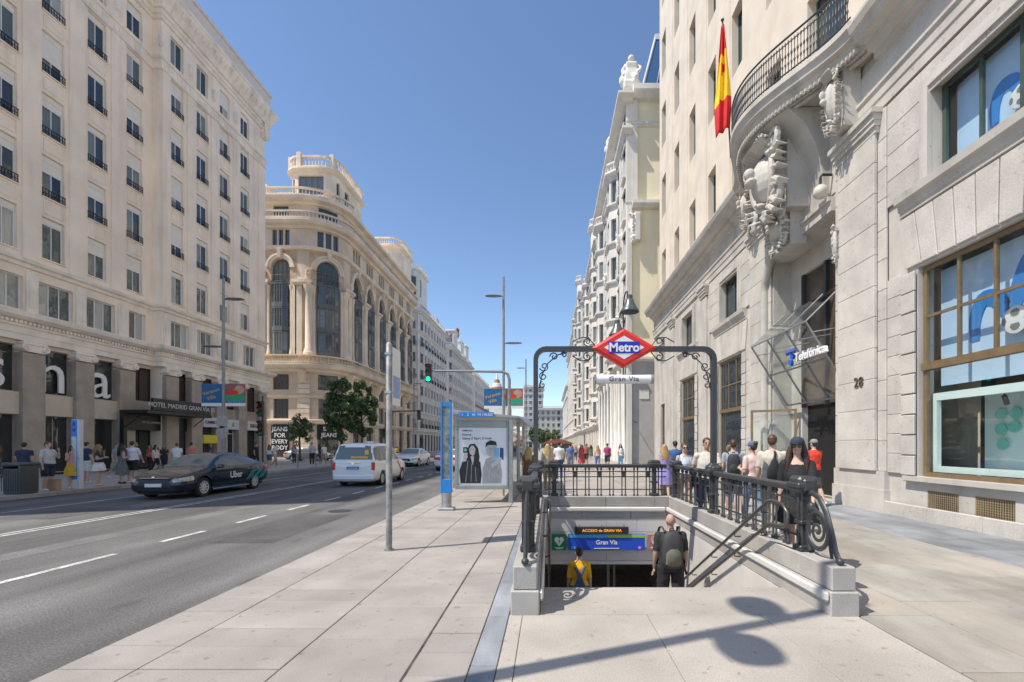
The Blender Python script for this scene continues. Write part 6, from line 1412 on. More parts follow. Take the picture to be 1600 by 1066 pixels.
# white taxi van going away
t, Y0, L, W = make_car('van', 'taxi_van', 'white taxi van driving away with yellow stickers in its rear window', (-8.25, 21.4, -.13), R(180), P_wht, plate=False)
ye = L/2
MB().box(-.26, .26, ye+.035, ye+.045, .74, .86).build('number_plate', mat('plate_blue', (.05, .22, .5), .4, var=0), t); lettering('4235 LKB', .085, .001, M_wht, t, (0, ye+.047, .765), (R(90), 0, R(180)))
for (x0, x1, z0, z1) in ((-.62, -.46, 1.36, 1.56), (-.60, -.12, 1.2, 1.28), (-.1, .12, 1.2, 1.28)): MB().rings([[(x, ye-.06-(z-1.14)*.13+d, z) for x, z in ((x0, z0), (x1, z0), (x1, z1), (x0, z1))] for d in (.0, .03)]).build('sticker', mat('sticker_yellow', (.85, .50, .02), .5, var=0), t)
MB().lathe([(.07, -.01), (.07, .02)], 0, ye+.02, .98, 16, axis='y').build('badge', M_chr, t); MB().cbox(-.14, .14, .35, .55, 1.83, 1.93, .03).build('roof_light', M_wht, t)
MB().box(-.30, .30, ye+.0, ye+.03, 1.02, 1.05).build('tailgate_handle', M_chr, t)
q = MB()
for i in range(6): q.box(W*.955-.004-.02*(i % 2), W*.955+.02, -.3+.2*i, -.16+.2*i, 1.25, 1.5)
MB().rings([[(-W-.016, -1.3, .45), (-W-.016, -1.15, .45), (-W-.016, -.55, 1.02), (-W-.016, -.7, 1.02)], [(-W-.021, -1.3, .45), (-W-.021, -1.15, .45), (-W-.021, -.55, 1.02), (-W-.021, -.7, 1.02)]]).build('red_stripe', M_tl, t)
make_car('sedan', 'saloon_car', 'white saloon coming towards the taxi van from down the avenue', (-11.5, 38.5, -.13), 0, P_wht)
make_car('sedan', 'saloon_car', 'white saloon driving away behind the blue totem and poster', (-6.9, 33, -.13), R(180), P_wht)
make_car('sedan', 'saloon_car', 'silver saloon waiting in the side street behind the crossing crowd', (-26.5, 50.3, -.13), R(90), P_sil)
make_car('van', 'delivery_van', 'white van standing farther down the shaded lane', (-14.2, 70, -.13), 0, P_wht)

# ================================================================== PEOPLE
def cmat(c, rough=.85):
    return mat('cloth_%02x%02x%02x' % tuple(int(255*v) for v in c), c, rough, 0, .10, 14, bump=.12, bscale=45)
def skin(k): return mat('skin_%d' % k, [(.55, .36, .27), (.46, .28, .20), (.36, .21, .14), (.20, .11, .07)][k], .55, 0, .05, 12)
PM = {}
def body_meshes(sex, build, arms, stride, sleeve, bottom, legs, near, hairstyle, neck):
    """geometry of one figure facing -y, 1.75 m tall: body, shirt, lower garment, shoes, hair"""
    key = (sex, build, arms, stride, sleeve, bottom, legs, near, hairstyle, neck)
    if key in PM: return PM[key]
    w = build; f = sex == 'f'; q = MB(); bones = []
    def seg(nm, pts, rs, n=10, flat=1.0):
        q.tube(pts, rs, n, flat=flat); q.ball(pts[0], rs[0], 10, 6); q.ball(pts[-1], rs[-1], 10, 6)
        tot = len(pts)-1
        for i in range(tot): bones.append((nm, Vector(pts[i]), Vector(pts[i+1]), (rs[i]+rs[i+1])/2, i/tot, 1/tot))
    sh = .155 if f else .178; sh *= (.55+.45*w); hw = (.17 if f else .155)*w; cw = (.145 if f else .165)*w; wa = (.125 if f else .15)*w
    tor = [(.84, hw*.75, .10*w), (.92, hw, .125*w), (1.0, hw*.93, .12*w), (1.10, wa, .105*w), (1.24, cw, (.13 if f else .12)*w), (1.34, cw*1.04, .115*w), (1.39, sh*1.02, .10), (1.425, sh*.95, .085), (1.46, sh*.55, .07), (1.49, .058, .06)]
    q.rings([[(rx*math.cos(2*math.pi*j/16), (.012 if z > 1.3 else 0)+ry*math.sin(2*math.pi*j/16), z) for j in range(16)] for z, rx, ry in tor])
    bones.append(('torso', Vector((0, 0, .9)), Vector((0, 0, 1.42)), .16*w, 0, 1)); bones.append(('torso', Vector((-sh*.8, 0, 1.40)), Vector((sh*.8, 0, 1.40)), .075, 0, 0)); bones.append(('torso', Vector((-hw*.5, 0, .93)), Vector((hw*.5, 0, .93)), .13*w, 0, 0))
    seg('neck', [(0, .015, 1.44), (0, .0, 1.57)], [.056, .052])
    q.ball((0, 0, 1.655), (.074, .094, .098), 14, 10); q.ball((0, -.028, 1.585), (.054, .062, .058), 12, 8); q.ball((0, -.102, 1.628), (.013, .02, .022), 8, 6)
    q.ball((0, -.07, 1.565), (.025, .022, .02), 8, 6)
    for s in (-1, 1): q.ball((s*.077, .012, 1.635), (.012, .022, .03), 8, 6)
    bones.append(('head', Vector((0, -.01, 1.58)), Vector((0, 0, 1.68)), .09, 0, 1))
    hips = .088*w
    for s, a in ((1, stride), (-1, -stride)):
        a_ = R(a); hp = Vector((s*hips, 0, .90)); th = .43; kb = R(max(0, -a)*.9+6)
        kn = hp+Vector((s*.004, -math.sin(a_)*th, -math.cos(a_)*th)); b2 = a_-kb
        an = kn+Vector((0, -math.sin(b2)*.40, -math.cos(b2)*.40))
        seg('thigh', [hp, hp.lerp(kn, .5), kn], [.098*(.4+.6*w), .082*(.5+.5*w), .06]); seg('shin', [kn, kn.lerp(an, .35), an], [.058, .06*(.6+.4*w), .040])
        pit = R(0 if a >= 0 else 35*min(1, abs(a)/20)); c, d = math.cos(pit), math.sin(pit)
        tv = lambda y, z: an+Vector((0, y*c+z*d, z*c-y*d*-1 if False else z*c+y*d))
        seg('foot', [tv(.045, -.045), tv(-.03, -.04), tv(-.13, -.052)], [.038, .045, .034])
    HANDS = []
    for s, pose in ((1, arms[0]), (-1, arms[1])):
        S = Vector((s*sh, .0, 1.405)); ua, fa = .29, .25
        if pose == 'down': E = S+Vector((s*.05, .02, -.285)); Wr = E+Vector((s*.01, -.06, -.24))
        elif pose == 'fwd': E = S+Vector((s*.045, -.11, -.262)); Wr = E+Vector((-s*.01, -.14, -.20))
        elif pose == 'back': E = S+Vector((s*.045, .12, -.26)); Wr = E+Vector((s*.0, .03, -.245))
        elif pose == 'bent': E = S+Vector((s*.05, .02, -.28)); Wr = E+Vector((-s*.06, -.22, .06))
        elif pose == 'phone': E = S+Vector((s*.06, -.13, -.24)); Wr = E+Vector((-s*.07, -.06, .235))
        elif pose == 'up': E = S+Vector((s*.17, -.05, -.22)); Wr = E+Vector((-s*.12, -.06, .22))
        elif pose == 'hip': E = S+Vector((s*.15, .06, -.23)); Wr = E+Vector((-s*.12, -.08, -.2))
        else: E = S+Vector((s*.09, -.02, -.27)); Wr = E+Vector((s*.02, -.12, -.21))
        k = (.45+.55*w)
        seg('uarm', [S, S.lerp(E, .5), E], [.054*k, .049*k, .042]); seg('farm', [E, E.lerp(Wr, .3), Wr], [.041, .042, .027])
        d = (Wr-E).normalized(); H_ = Wr+d*.06
        sd_ = d.cross(Vector((0, 1, .2))).normalized()
        if sd_.length < .5: sd_ = Vector((1, 0, 0))
        fw = sd_.cross(d).normalized()
        q.rings([[Wr+d*l+fw*(b*math.cos(2*math.pi*j/8))+sd_*(c_*math.sin(2*math.pi*j/8)) for j in range(8)] for l, b, c_ in ((-.01, .022, .018), (.03, .036, .017), (.075, .040, .015), (.09, .034, .012))])
        bones.append(('hand', Wr+d*.02, Wr+d*.15, .035, 0, 1)); HANDS.append((Wr, d, fw, sd_, s))
    me = remesh(q, .0155 if near else .03, 3 if near else 2, 1.0 if near else .8)
    # fingers, rooted in the palm
    if near:
        g = MB()
        for (Wr, d, fw, sd_, s) in HANDS:
            for i, ln in enumerate((.062, .072, .067, .052)):
                b0 = Wr+d*.078+fw*(.027-.018*i); cv = sd_*(.012*s)
                g.tube([b0-d*.02, b0+d*ln*.5+cv*.6, b0+d*ln*.8+cv*1.6, b0+d*ln+cv*2.6], [.0095, .009, .008, .006], 6)
            b0 = Wr+d*.03+fw*.03; g.tube([b0-fw*.015, b0+fw*.02+d*.025, b0+fw*.026+d*.05, b0+fw*.02+d*.068], [.011, .0105, .009, .006], 6)
        bm = bmesh.new(); bm.from_mesh(me); t2 = g.mesh('t', []); bm.from_mesh(t2); bm.to_mesh(me); bm.free(); bpy.data.meshes.remove(t2)
    me.shade_smooth()
    # garments: faces claimed by bone, lifted off the skin
    claim = {'shirt': [], 'lower': [], 'shoes': []}
    waist = 1.02 if not f else 1.04
    for p in me.polygons:
        c = p.center; best = None
        for (nm, a, b, r, t0, tl) in bones:
            ab = b-a; t = max(0, min(1, (c-a).dot(ab)/max(ab.length_squared, 1e-9))); dd = (c-a-ab*t).length/r
            if best is None or dd < best[0]: best = (dd, nm, t0+tl*t)
        nm, t = best[1], best[2]
        if nm == 'torso':
            if c.z > waist-.06 and not (neck == 'scoop' and c.y < .0 and c.z > 1.40-.0*abs(c.x) and abs(c.x) < .12) and c.z < 1.475 and not (neck == 'tank' and c.z > 1.41 and abs(abs(c.x)-.1) > .035): claim['shirt'].append(p.index)
            if c.z <= waist: claim['lower'].append(p.index)
        elif nm == 'uarm' and t < sleeve: claim['shirt'].append(p.index)
        elif nm == 'farm' and t < sleeve-1: claim['shirt'].append(p.index)
        elif nm == 'thigh' and bottom != 'skirt' and t < legs: claim['lower'].append(p.index)
        elif nm == 'thigh' and t < .15: claim['lower'].append(p.index)
        elif nm == 'shin' and t < legs-1: claim['lower'].append(p.index)
        elif nm == 'foot': claim['shoes'].append(p.index)
    out = {'body': me}
    for nm, off in (('shirt', .010), ('lower', .010), ('shoes', .007)):
        m2 = MB(); ix = {}
        for fi in claim[nm]: m2.f.append(tuple(ix.setdefault(v, len(ix)) for v in me.polygons[fi].vertices)); m2.m.append(0)
        vv = []
        for v in ix:
            co = me.vertices[v].co; no = me.vertices[v].normal; o = off
            if nm == 'shirt' and abs(co.x) < .22 and co.z < 1.25: o = off+.05*max(0, min(1, (1.25-co.z)/.25))*(.3 if f else .35)
            if nm == 'lower' and legs < 1 and co.z < .8: o = off+.02*min(1, (.8-co.z)/.2)
            wr = .003*math.sin(co.z*38+co.x*25)*math.sin(co.x*30+co.y*20) if near else 0
            vv.append(tuple(co+no*(o+wr)))
        m2.v = vv; out[nm] = m2.mesh(nm, [], 70, recalc=False) if m2.f else None
    if bottom in ('skirt', 'dress'):
        hem = .92-.86*legs*.55 if legs < 1.2 else .25; n = 24; rg = []
        for i in range(7):
            t = i/6; z = 1.05-(1.05-hem)*t; rx = wa*1.05+(hw*1.18-wa)*min(1, t*2.2)+.06*t; ry = .115*w+(.05+.05*t)*min(1, t*2); fl_ = .012*t
            rg.append([((rx+fl_*math.cos(j*2*math.pi/n*6))*math.cos(2*math.pi*j/n), (ry+fl_*math.cos(j*2*math.pi/n*6))*math.sin(2*math.pi*j/n), z) for j in range(n)])
        m2 = MB(); m2.rings(rg, caps=False); out['skirt'] = m2.mesh('skirt', [], 70); out['skirt_open'] = True
    # hair
    h = MB()
    if hairstyle in ('short', 'long', 'bun', 'curly'):
        h.ball((0, .014, 1.672), (.083, .098, .093), 14, 10); h.ball((0, .05, 1.64), (.074, .062, .075), 12, 8)
    if hairstyle == 'long':
        h.rings([[(rx*math.cos(2*math.pi*j/14), yo+ry*math.sin(2*math.pi*j/14), z) for j in range(14)] for z, rx, ry, yo in ((1.70, .085, .08, .03), (1.60, .105, .07, .045), (1.50, .13, .06, .065), (1.38, .14, .05, .085), (1.26, .11, .035, .10), (1.2, .05, .02, .10))])
        for s in (-1, 1): h.tube([(s*.075, -.02, 1.66), (s*.095, -.03, 1.56), (s*.11, -.05, 1.44), (s*.115, -.075, 1.30)], [.03, .04, .042, .02], 8)
    if hairstyle == 'bun': h.ball((0, .11, 1.72), .05, 10, 6); h.ball((0, .09, 1.66), .05, 10, 6)
    if hairstyle == 'curly':
        for i in range(16): a = i*2.4; h.ball((.075*math.cos(a), .03+.07*math.sin(a), 1.64+.0065*i), .035, 8, 5)
    if h.v:
        hm = remesh(h, .013 if near else .025, 2)
        if near and hairstyle == 'long':      # loose locks over the mass of hair
            rnd = random.Random(5); g = MB(); nl = 90 if hairstyle == 'long' else 60
            for i in range(nl):
                a = rnd.uniform(.1, 3.04); ca, sa = math.cos(a), math.sin(a); r0 = rnd.uniform(.3, 1)
                p = Vector((.086*ca*r0, .02+.098*sa*r0, 1.672+.093*math.sqrt(max(0, 1-r0*r0))+.004)); e = Vector((.092*ca, .025+.1*sa, 1.645+rnd.uniform(-.02, .02)))
                if hairstyle == 'long':
                    dn = rnd.uniform(.22, .47); pts = [p, e, e+Vector((.02*ca, .02+.02*sa, -dn*.45)), e+Vector((.035*ca+rnd.uniform(-.02, .02), .035+rnd.uniform(-.015, .02), -dn))]
                    if sa < .1: pts[2] += Vector((0, -.02, 0)); pts[3] += Vector((0, -.06, 0))
                else:
                    dn = rnd.uniform(.02, .06 if sa > .2 else .025); pts = [p, e, e+Vector((.004*ca, .004*sa, -dn))]
                g.tube(pts, [.006, .009, .008, .003][:len(pts)] if len(pts) == 4 else [.006, .008, .003], 4)
            bm = bmesh.new(); bm.from_mesh(hm); t2 = g.mesh('t', []); bm.from_mesh(t2); bm.to_mesh(hm); bm.free(); bpy.data.meshes.remove(t2)
        hm.shade_smooth(); out['hair'] = hm
    PM[key] = out; return out
def dress(o, m):
    if not o.data.materials: o.data.materials.append(None)
    for s in o.material_slots: s.link = 'OBJECT'; s.material = m
def person(label, x, y, z=0.0, face=0, h=1.72, sex='m', build=1.0, top=(.7, .7, .7), low=(.05, .06, .1), sk=0, hair=(.03, .02, .015), style=None, arms=('down', 'down'), stride=0, sleeve=.6, bottom='trousers', legs=1.9, shoes=(.6, .6, .6), near=False, neck='crew', cap=None, glasses=False, group=None, bag=None, tilt=0):
    style = style or ('long' if sex == 'f' else 'short')
    if cap and style in ('short',): style = 'short'
    g = body_meshes(sex, build, arms, stride, sleeve, bottom, legs, near, style, neck)
    s = h/1.75; dz = 0
    mn = min(v.co.z for v in g['shoes'].vertices) if g.get('shoes') else 0
    p = ob('person', g['body'], None, (x, y, z-mn*s), R(face), label, 'person', group); p.scale = (s, s, s); dress(p, skin(sk))
    def part(nm, me, m):
        if me: o = ob(nm, me, p); dress(o, m); return o
    part('shirt', g.get('shirt'), cmat(top)); part('dress_skirt' if bottom == 'dress' else 'skirt', g.get('skirt'), cmat(top if bottom == 'dress' else low))
    part({'trousers': 'trousers', 'shorts': 'shorts'}.get(bottom, 'underskirt'), g.get('lower'), cmat(low if bottom != 'dress' else top))
    part('shoes', g.get('shoes'), cmat(shoes)); part('hair', g.get('hair'), mat('hair_%02x%02x%02x' % tuple(int(255*v) for v in hair), hair, .5, 0, .2, 30, bump=.3, bscale=60))
    if near or glasses:
        e = MB()
        for sx in (-1, 1): e.ball((sx*.031, -.083, 1.645), (.013, .008, .007), 8, 5)
        e.build('eyes', mat('eye_dark', (.02, .015, .012), .2, var=0), p)
        b = MB()
        for sx in (-1, 1): b.tube([(sx*.014, -.092, 1.666), (sx*.033, -.089, 1.671), (sx*.05, -.075, 1.665)], .0045, 5)
        b.build('eyebrows', mat('brow_dark', (.04, .025, .02), .8, var=0), p)
        mth = MB(); mth.tube([(-.024, -.083, 1.585), (0, -.091, 1.583), (.024, -.083, 1.585)], [.004, .006, .004], 6); mth.build('lips', mat('lips', (.42, .16, .14), .5, var=0), p)
    if glasses:
        q = MB()
        for sx in (-1, 1): q.rings([[(sx*.034+.03*math.cos(2*math.pi*j/12), -.099+.012*abs(sx*.034+.03*math.cos(2*math.pi*j/12))/.06+d, 1.645+.022*math.sin(2*math.pi*j/12)) for j in range(12)] for d in (-.003, .006)]); q.tube([(sx*.062, -.085, 1.652), (sx*.082, .0, 1.645)], .004, 5)
        q.tube([(-.01, -.1, 1.65), (.01, -.1, 1.65)], .004, 5); q.build('sunglasses', mat('lens_black', (.01, .01, .012), .08, var=0), p)
    if cap:
        q = MB(); q.rings([[(r*math.cos(2*math.pi*j/18), .008+r*1.2*math.sin(2*math.pi*j/18), zz) for j in range(18)] for r, zz in ((.086, 1.675), (.088, 1.70), (.080, 1.735), (.058, 1.762), (.02, 1.775))])
        q.rings([[(x_, y_, zz) for x_, y_ in [(-.08, -.05), (-.075, -.13), (-.04, -.175), (0, -.185), (.04, -.175), (.075, -.13), (.08, -.05)]] for zz in (1.676, 1.688)]); q.build('cap', cmat(cap), p, smooth=50)
    return p
def backpack(label, x, y, z, face, c, s=1.0, c2=None):
    """rests on a back; front of the wearer is -y, the pack sits at +y"""
    t = thing('backpack', label, 'backpack', (x, y, z), R(face)); t.scale = (s, s, s)
    m = cmat(c, .7); q = MB(); q.rings([[(w*math.cos(2*math.pi*j/20)*(abs(math.cos(2*math.pi*j/20))**-.35 if abs(math.cos(2*math.pi*j/20)) > .3 else 1.2), .13+d*math.sin(2*math.pi*j/20), zz) for j in range(20)] for zz, w, d in ((.0, .10, .05), (.02, .125, .075), (.15, .135, .09), (.32, .13, .085), (.42, .11, .07), (.47, .07, .04))]); q.build('pack', m, t, smooth=50)
    q = MB(); q.rings([[(w*math.cos(2*math.pi*j/20), .19+d*math.sin(2*math.pi*j/20), zz) for j in range(20)] for zz, w, d in ((.04, .07, .03), (.06, .1, .05), (.2, .1, .055), (.26, .07, .03))]); q.build('front_pocket', cmat(c2) if c2 else m, t, smooth=50)
    for sx in (-1, 1):
        q = MB(); q.tube([(sx*.09, .1, .46), (sx*.115, .04, .52), (sx*.12, -.05, .50), (sx*.13, -.125, .40), (sx*.14, -.12, .25), (sx*.15, -.02, .1), (sx*.12, .09, .04)], .018, 6, flat=.6); q.build('strap', m, t, smooth=60)
    MB().tube([(-.03, .1, .47), (-.02, .1, .51), (.02, .1, .51), (.03, .1, .47)], .008, 5).build('grab_loop', m, t)
    return t
NB, WH, BK, NV, GR = (.05, .06, .08), (.72, .72, .72), (.02, .02, .022), (.025, .035, .075), (.35, .35, .36)
# on the stairs
def stz(y): return -.16*(int((y-5.262)/.28)+1)
person('bald man in black T-shirt walking down the metro stairs', 2.0, 7.5, stz(7.5), 180, 1.77, 'm', 1.22, (.03, .03, .033), (.025, .025, .028), 1, style='bald', arms=('down', 'down'), stride=8, sleeve=.85, bottom='shorts', legs=.95, near=True)
backpack('grey camouflage backpack worn by the bald man on the stairs', 2.0, 7.55, stz(7.5)+.93, 180, (.05, .052, .055), 1.25, (.16, .16, .12))
py_ = person('person in yellow T-shirt and denim dungarees going down the stairs', .57, 8.6, stz(8.6), 180, 1.62, 'f', 1.08, (.78, .42, .02), (.06, .10, .22), 0, (.015, .012, .01), 'bun', stride=8, sleeve=.95, near=True)
q = MB()
for sx in (-1, 1): q.tube([(sx*.11, -.12, 1.22), (sx*.11, -.02, 1.38), (sx*.09, .135, 1.36), (-sx*.02, .185, 1.16), (-sx*.09, .19, 1.0)], .03, 6, flat=.5)
q.build('dungaree_straps', cmat((.06, .10, .22)), py_); MB().rings([[(x*k, .175+.012*(1-abs(x)/.13)+d, z) for x, z, k in ((-.13, .95, 1), (.13, .95, 1), (.05, 1.17, 1), (-.05, 1.17, 1))] for d in (0, .02)]).build('dungaree_panel', cmat((.06, .10, .22)), py_)
# beside the railing
person('woman in black top, sunglasses and dark cap walking past the railing', 3.3, 6.05, 0, -32, 1.73, 'f', 1.04, (.02, .02, .022), (.02, .02, .022), 0, (.05, .02, .015), 'long', ('fwd', 'down'), 14, 1.0, 'skirt', .62, BK, True, 'scoop', (.03, .04, .07), True)
person('man in red shirt and grey cap stepping into the deep doorway', 7.15, 12.3, 0, 190, 1.77, 'm', 1.05, (.72, .06, .03), (.05, .05, .06), 0, arms=('down', 'fwd'), stride=11, bottom='shorts', legs=.9, near=True, cap=(.25, .26, .27), shoes=WH)
person('tall man in beige shirt with a black sling bag, back turned', 4.12, 8.4, 0, 150, 1.82, 'm', 1.08, (.55, .49, .41), (.30, .27, .22), 0, (.08, .045, .025), arms=('down', 'fwd'), stride=12, near=True, sleeve=.8)
t = thing('sling_bag', 'black sling bag on the back of the man in beige', 'bag', (4.07, 8.25, .98), R(0)); MB().rings([[(w*math.cos(2*math.pi*j/14), d*math.sin(2*math.pi*j/14)-.03, z) for j in range(14)] for z, w, d in ((0, .06, .03), (.04, .14, .06), (.2, .13, .07), (.34, .07, .05), (.42, .03, .02))]).build('bag_body', cmat(BK), t, smooth=50); MB().tube([(0, -.03, .4), (.03, .0, .52), (.06, .1, .56)], .022, 6).build('strap', cmat(BK), t)
person('woman in pale pink T-shirt, jeans and blue cap walking away', 4.15, 9.3, 0, 195, 1.70, 'f', 1.0, (.72, .52, .48), (.18, .28, .42), 0, (.06, .03, .02), 'bun', ('bent', 'down'), 12, .8, near=True, cap=(.10, .14, .30))
person('man in grey T-shirt and shorts carrying a dark backpack', 4.25, 10.5, 0, 165, 1.76, 'm', 1.05, (.28, .33, .36), (.04, .05, .07), 0, (.07, .035, .02), stride=14, bottom='shorts', legs=.9, near=True)
backpack('dark backpack on the man in grey T-shirt and shorts', 4.25, 10.52, .92, 165, (.03, .033, .04), 1.1)
person('man in cream polo with a shoulder strap walking towards the stairs', 3.12, 9.0, 0, -8, 1.78, 'm', 1.06, (.62, .56, .50), (.05, .07, .12), 1, (.05, .035, .03), arms=('fwd', 'back'), stride=14, bottom='shorts', legs=.95, near=True)
t = thing('shoulder_bag', 'dark shoulder bag with strap across the cream polo shirt', 'bag', (3.12, 9.0, 1.0), R(-8)); MB().tube([(-.2, .0, -.05), (-.1, -.15, .1), (.02, -.165, .25), (.11, -.12, .38), (.13, .0, .46), (.05, .14, .3), (-.15, .13, .0)], .015, 6, flat=.5).build('strap', cmat(BK), t); MB().cbox(-.27, -.19, -.1, .12, -.2, .02, .02).build('bag_body', cmat(BK), t)
person('woman in light blue tank top and sunglasses walking towards the camera', 3.3, 11.1, 0, 5, 1.67, 'f', 1.1, (.55, .66, .72), (.35, .18, .12), 0, (.10, .05, .025), 'bun', ('fwd', 'down'), 14, .0, 'shorts', .7, WH, True, 'tank', glasses=True)
person('man in blue shirt walking away near the shop corner', 4.15, 15.0, 0, 180, 1.78, 'm', 1.05, (.04, .12, .30), (.05, .06, .08), 1, stride=14, sleeve=.9)
person('blonde woman in violet dress walking away near the shop corner', 3.55, 14.0, 0, 175, 1.65, 'f', .95, (.30, .26, .55), (.3, .26, .55), 0, (.40, .26, .10), 'long', ('down', 'down'), 10, .1, 'dress', 1.0)
person('woman in patterned pink top behind the striding man in polo', 4.75, 12.0, 0, 150, 1.62, 'f', 1.0, (.55, .10, .25), (.10, .13, .25), 0, (.30, .17, .07), 'bun', stride=10)
person('person in black with arm out beside the glass door', 6.2, 15.6, 0, 200, 1.74, 'm', 1.0, BK, NB, 1, stride=10)
# waiting at the far kerb
person('heavy man in grey T-shirt and navy shorts holding a phone to his ear', -17.95, 16.3, 0, 100, 1.74, 'm', 1.32, (.50, .50, .51), NV, 0, (.10, .05, .03), arms=('phone', 'down'), bottom='shorts', legs=.9, near=True, sleeve=.75)
person('man in navy T-shirt standing behind the litter bin', -19.6, 17.0, 0, 200, 1.72, 'm', 1.15, NV, (.2, .2, .2), 1, arms=('bent', 'down'))
person('girl in yellow skirt with long dark hair beside the paper bag', -17.85, 17.05, 0, 60, 1.60, 'f', 1.0, (.60, .36, .28), (.65, .42, .04), 0, (.02, .012, .01), 'long', ('bent', 'phone'), 0, .2, 'skirt', .85, (.75, .55, .55), True)
person('woman in navy top and white skirt shading her eyes', -18.0, 18.2, 0, 120, 1.64, 'f', 1.05, NV, WH, 0, (.30, .16, .07), 'long', ('up', 'bent'), 0, .5, 'skirt', .6, (.6, .4, .4), True)
person('woman in long grey sleeveless dress beside the man in white', -18.1, 19.3, 0, 150, 1.66, 'f', 1.02, (.14, .15, .16), (.14, .15, .16), 0, (.03, .02, .015), 'long', ('down', 'bent'), 0, .1, 'dress', 1.15, BK, True)
person('man in white T-shirt and black shorts with his back turned', -17.9, 19.55, 0, 190, 1.78, 'm', 1.15, (.68, .68, .74), BK, 0, (.03, .02, .015), arms=('down', 'fwd'), bottom='shorts', legs=.85, near=True, sleeve=.8)
rows = [('man in navy T-shirt behind the slim totem', -19.9, 19.6, 170, 1.75, 'm', NV, (.6, .6, .6), 'shorts'), ('man in grey T-shirt near the shop window by the totem', -21.5, 22.6, 100, 1.72, 'm', (.22, .25, .28), (.3, .3, .28), 'shorts'),
        ('man in pale blue shirt beyond the man in white', -19.0, 20.9, 120, 1.75, 'm', (.40, .50, .62), (.3, .25, .2), 'trousers'), ('woman in pale top with pink bag by the hotel doors', -21.6, 25.0, 90, 1.65, 'f', (.62, .55, .5), BK, 'trousers'),
        ('man in white T-shirt and cap walking past the hotel doors', -20.6, 25.2, 200, 1.74, 'm', WH, (.5, .5, .5), 'shorts'), ('woman in black by the hotel doorway', -23, 27.2, 30, 1.66, 'f', BK, BK, 'trousers'),
        ('man in coral shirt waiting under the hotel canopy', -22.4, 28.5, 200, 1.78, 'm', (.62, .22, .17), NB, 'trousers'), ('woman in red top in the hotel doorway', -24.2, 27.6, 0, 1.64, 'f', (.5, .08, .07), BK, 'trousers'),
        ('man in dark T-shirt near the yellow shop', -22.6, 30.4, 120, 1.75, 'm', (.06, .06, .07), (.2, .17, .13), 'shorts'), ('man in black walking by the shop with cream sign', -22.2, 34.5, 90, 1.78, 'm', BK, BK, 'trousers'),
        ('woman in white blouse by the shop with cream sign', -20.9, 34.0, 200, 1.65, 'f', WH, (.1, .12, .2), 'shorts'), ('man in white shirt walking past the bollards', -20.2, 33.6, 150, 1.76, 'm', (.7, .7, .72), (.45, .42, .4), 'shorts'),
        ('woman in striped grey top by the hotel corner', -21.0, 37.5, 10, 1.66, 'f', (.35, .36, .38), NB, 'trousers')]
for i, (lb, x, y, f_, h, sx, tp, lw, bt) in enumerate(rows):
    person(lb, x, y, 0, f_, h, sx, 1.05 if sx == 'm' else 1.0, tp, lw, i % 3, [(.03, .02, .015), (.12, .07, .03), (.25, .15, .06)][i % 3], arms=[('down', 'down'), ('bent', 'down')][i % 2], stride=[0, 14][i % 2], bottom=bt, legs=.9 if bt == 'shorts' else 1.9, group='pedestrians on the far pavement')
cr = [('man in black trousers and lilac shirt stepping off the crossing', -18.6, 34.5+1.2, 40, 1.82, 'm', (.42, .40, .5), BK, 'trousers'), ('man in white T-shirt and beige shorts crossing beside him', -18.3, 37.0, 60, 1.74, 'm', WH, (.4, .32, .24), 'shorts'), ('woman in dark top at the crossing by the silver car', -19.9, 39.5, 120, 1.66, 'f', NV, NB, 'shorts'),
      ('woman in long teal dress by the posters', -19.6, 46.4, 160, 1.66, 'f', (.10, .22, .22), (.1, .22, .22), 'dress'), ('man in pale blue shirt and navy shorts by the posters', -18.6, 47.5, 180, 1.78, 'm', (.5, .58, .7), NV, 'shorts'), ('woman in red dress by the sandstone corner', -19.0, 51, 30, 1.62, 'f', (.5, .06, .05), (.5, .06, .05), 'dress'),
      ('person in maroon top by the sandstone corner', -18.2, 51.5, 90, 1.70, 'm', (.28, .05, .05), NB, 'shorts'), ('woman in yellow top under the street trees', -17.9, 53.5, 20, 1.65, 'f', (.7, .5, .05), BK, 'trousers'), ('man in navy at the sandstone corner doorway', -22.5, 48.5, 20, 1.75, 'm', NV, BK, 'trousers'), ('woman in white skirt far along the sandstone shops', -20.5, 55.5, 180, 1.65, 'f', (.2, .2, .25), WH, 'skirt')]
for i, (lb, x, y, f_, h, sx, tp, lw, bt) in enumerate(cr):
    person(lb, x, y, -.0 if not 46.3 < y < 54.7 else -.126, f_, h, sx, 1.0, tp, lw, i % 3, [(.03, .02, .015), (.12, .07, .03)][i % 2], arms=('down', 'fwd'), stride=14 if i % 2 else 0, bottom=bt, legs=.9 if bt in ('shorts', 'skirt') else 1.1 if bt == 'dress' else 1.9, group='pedestrians at the crossing')
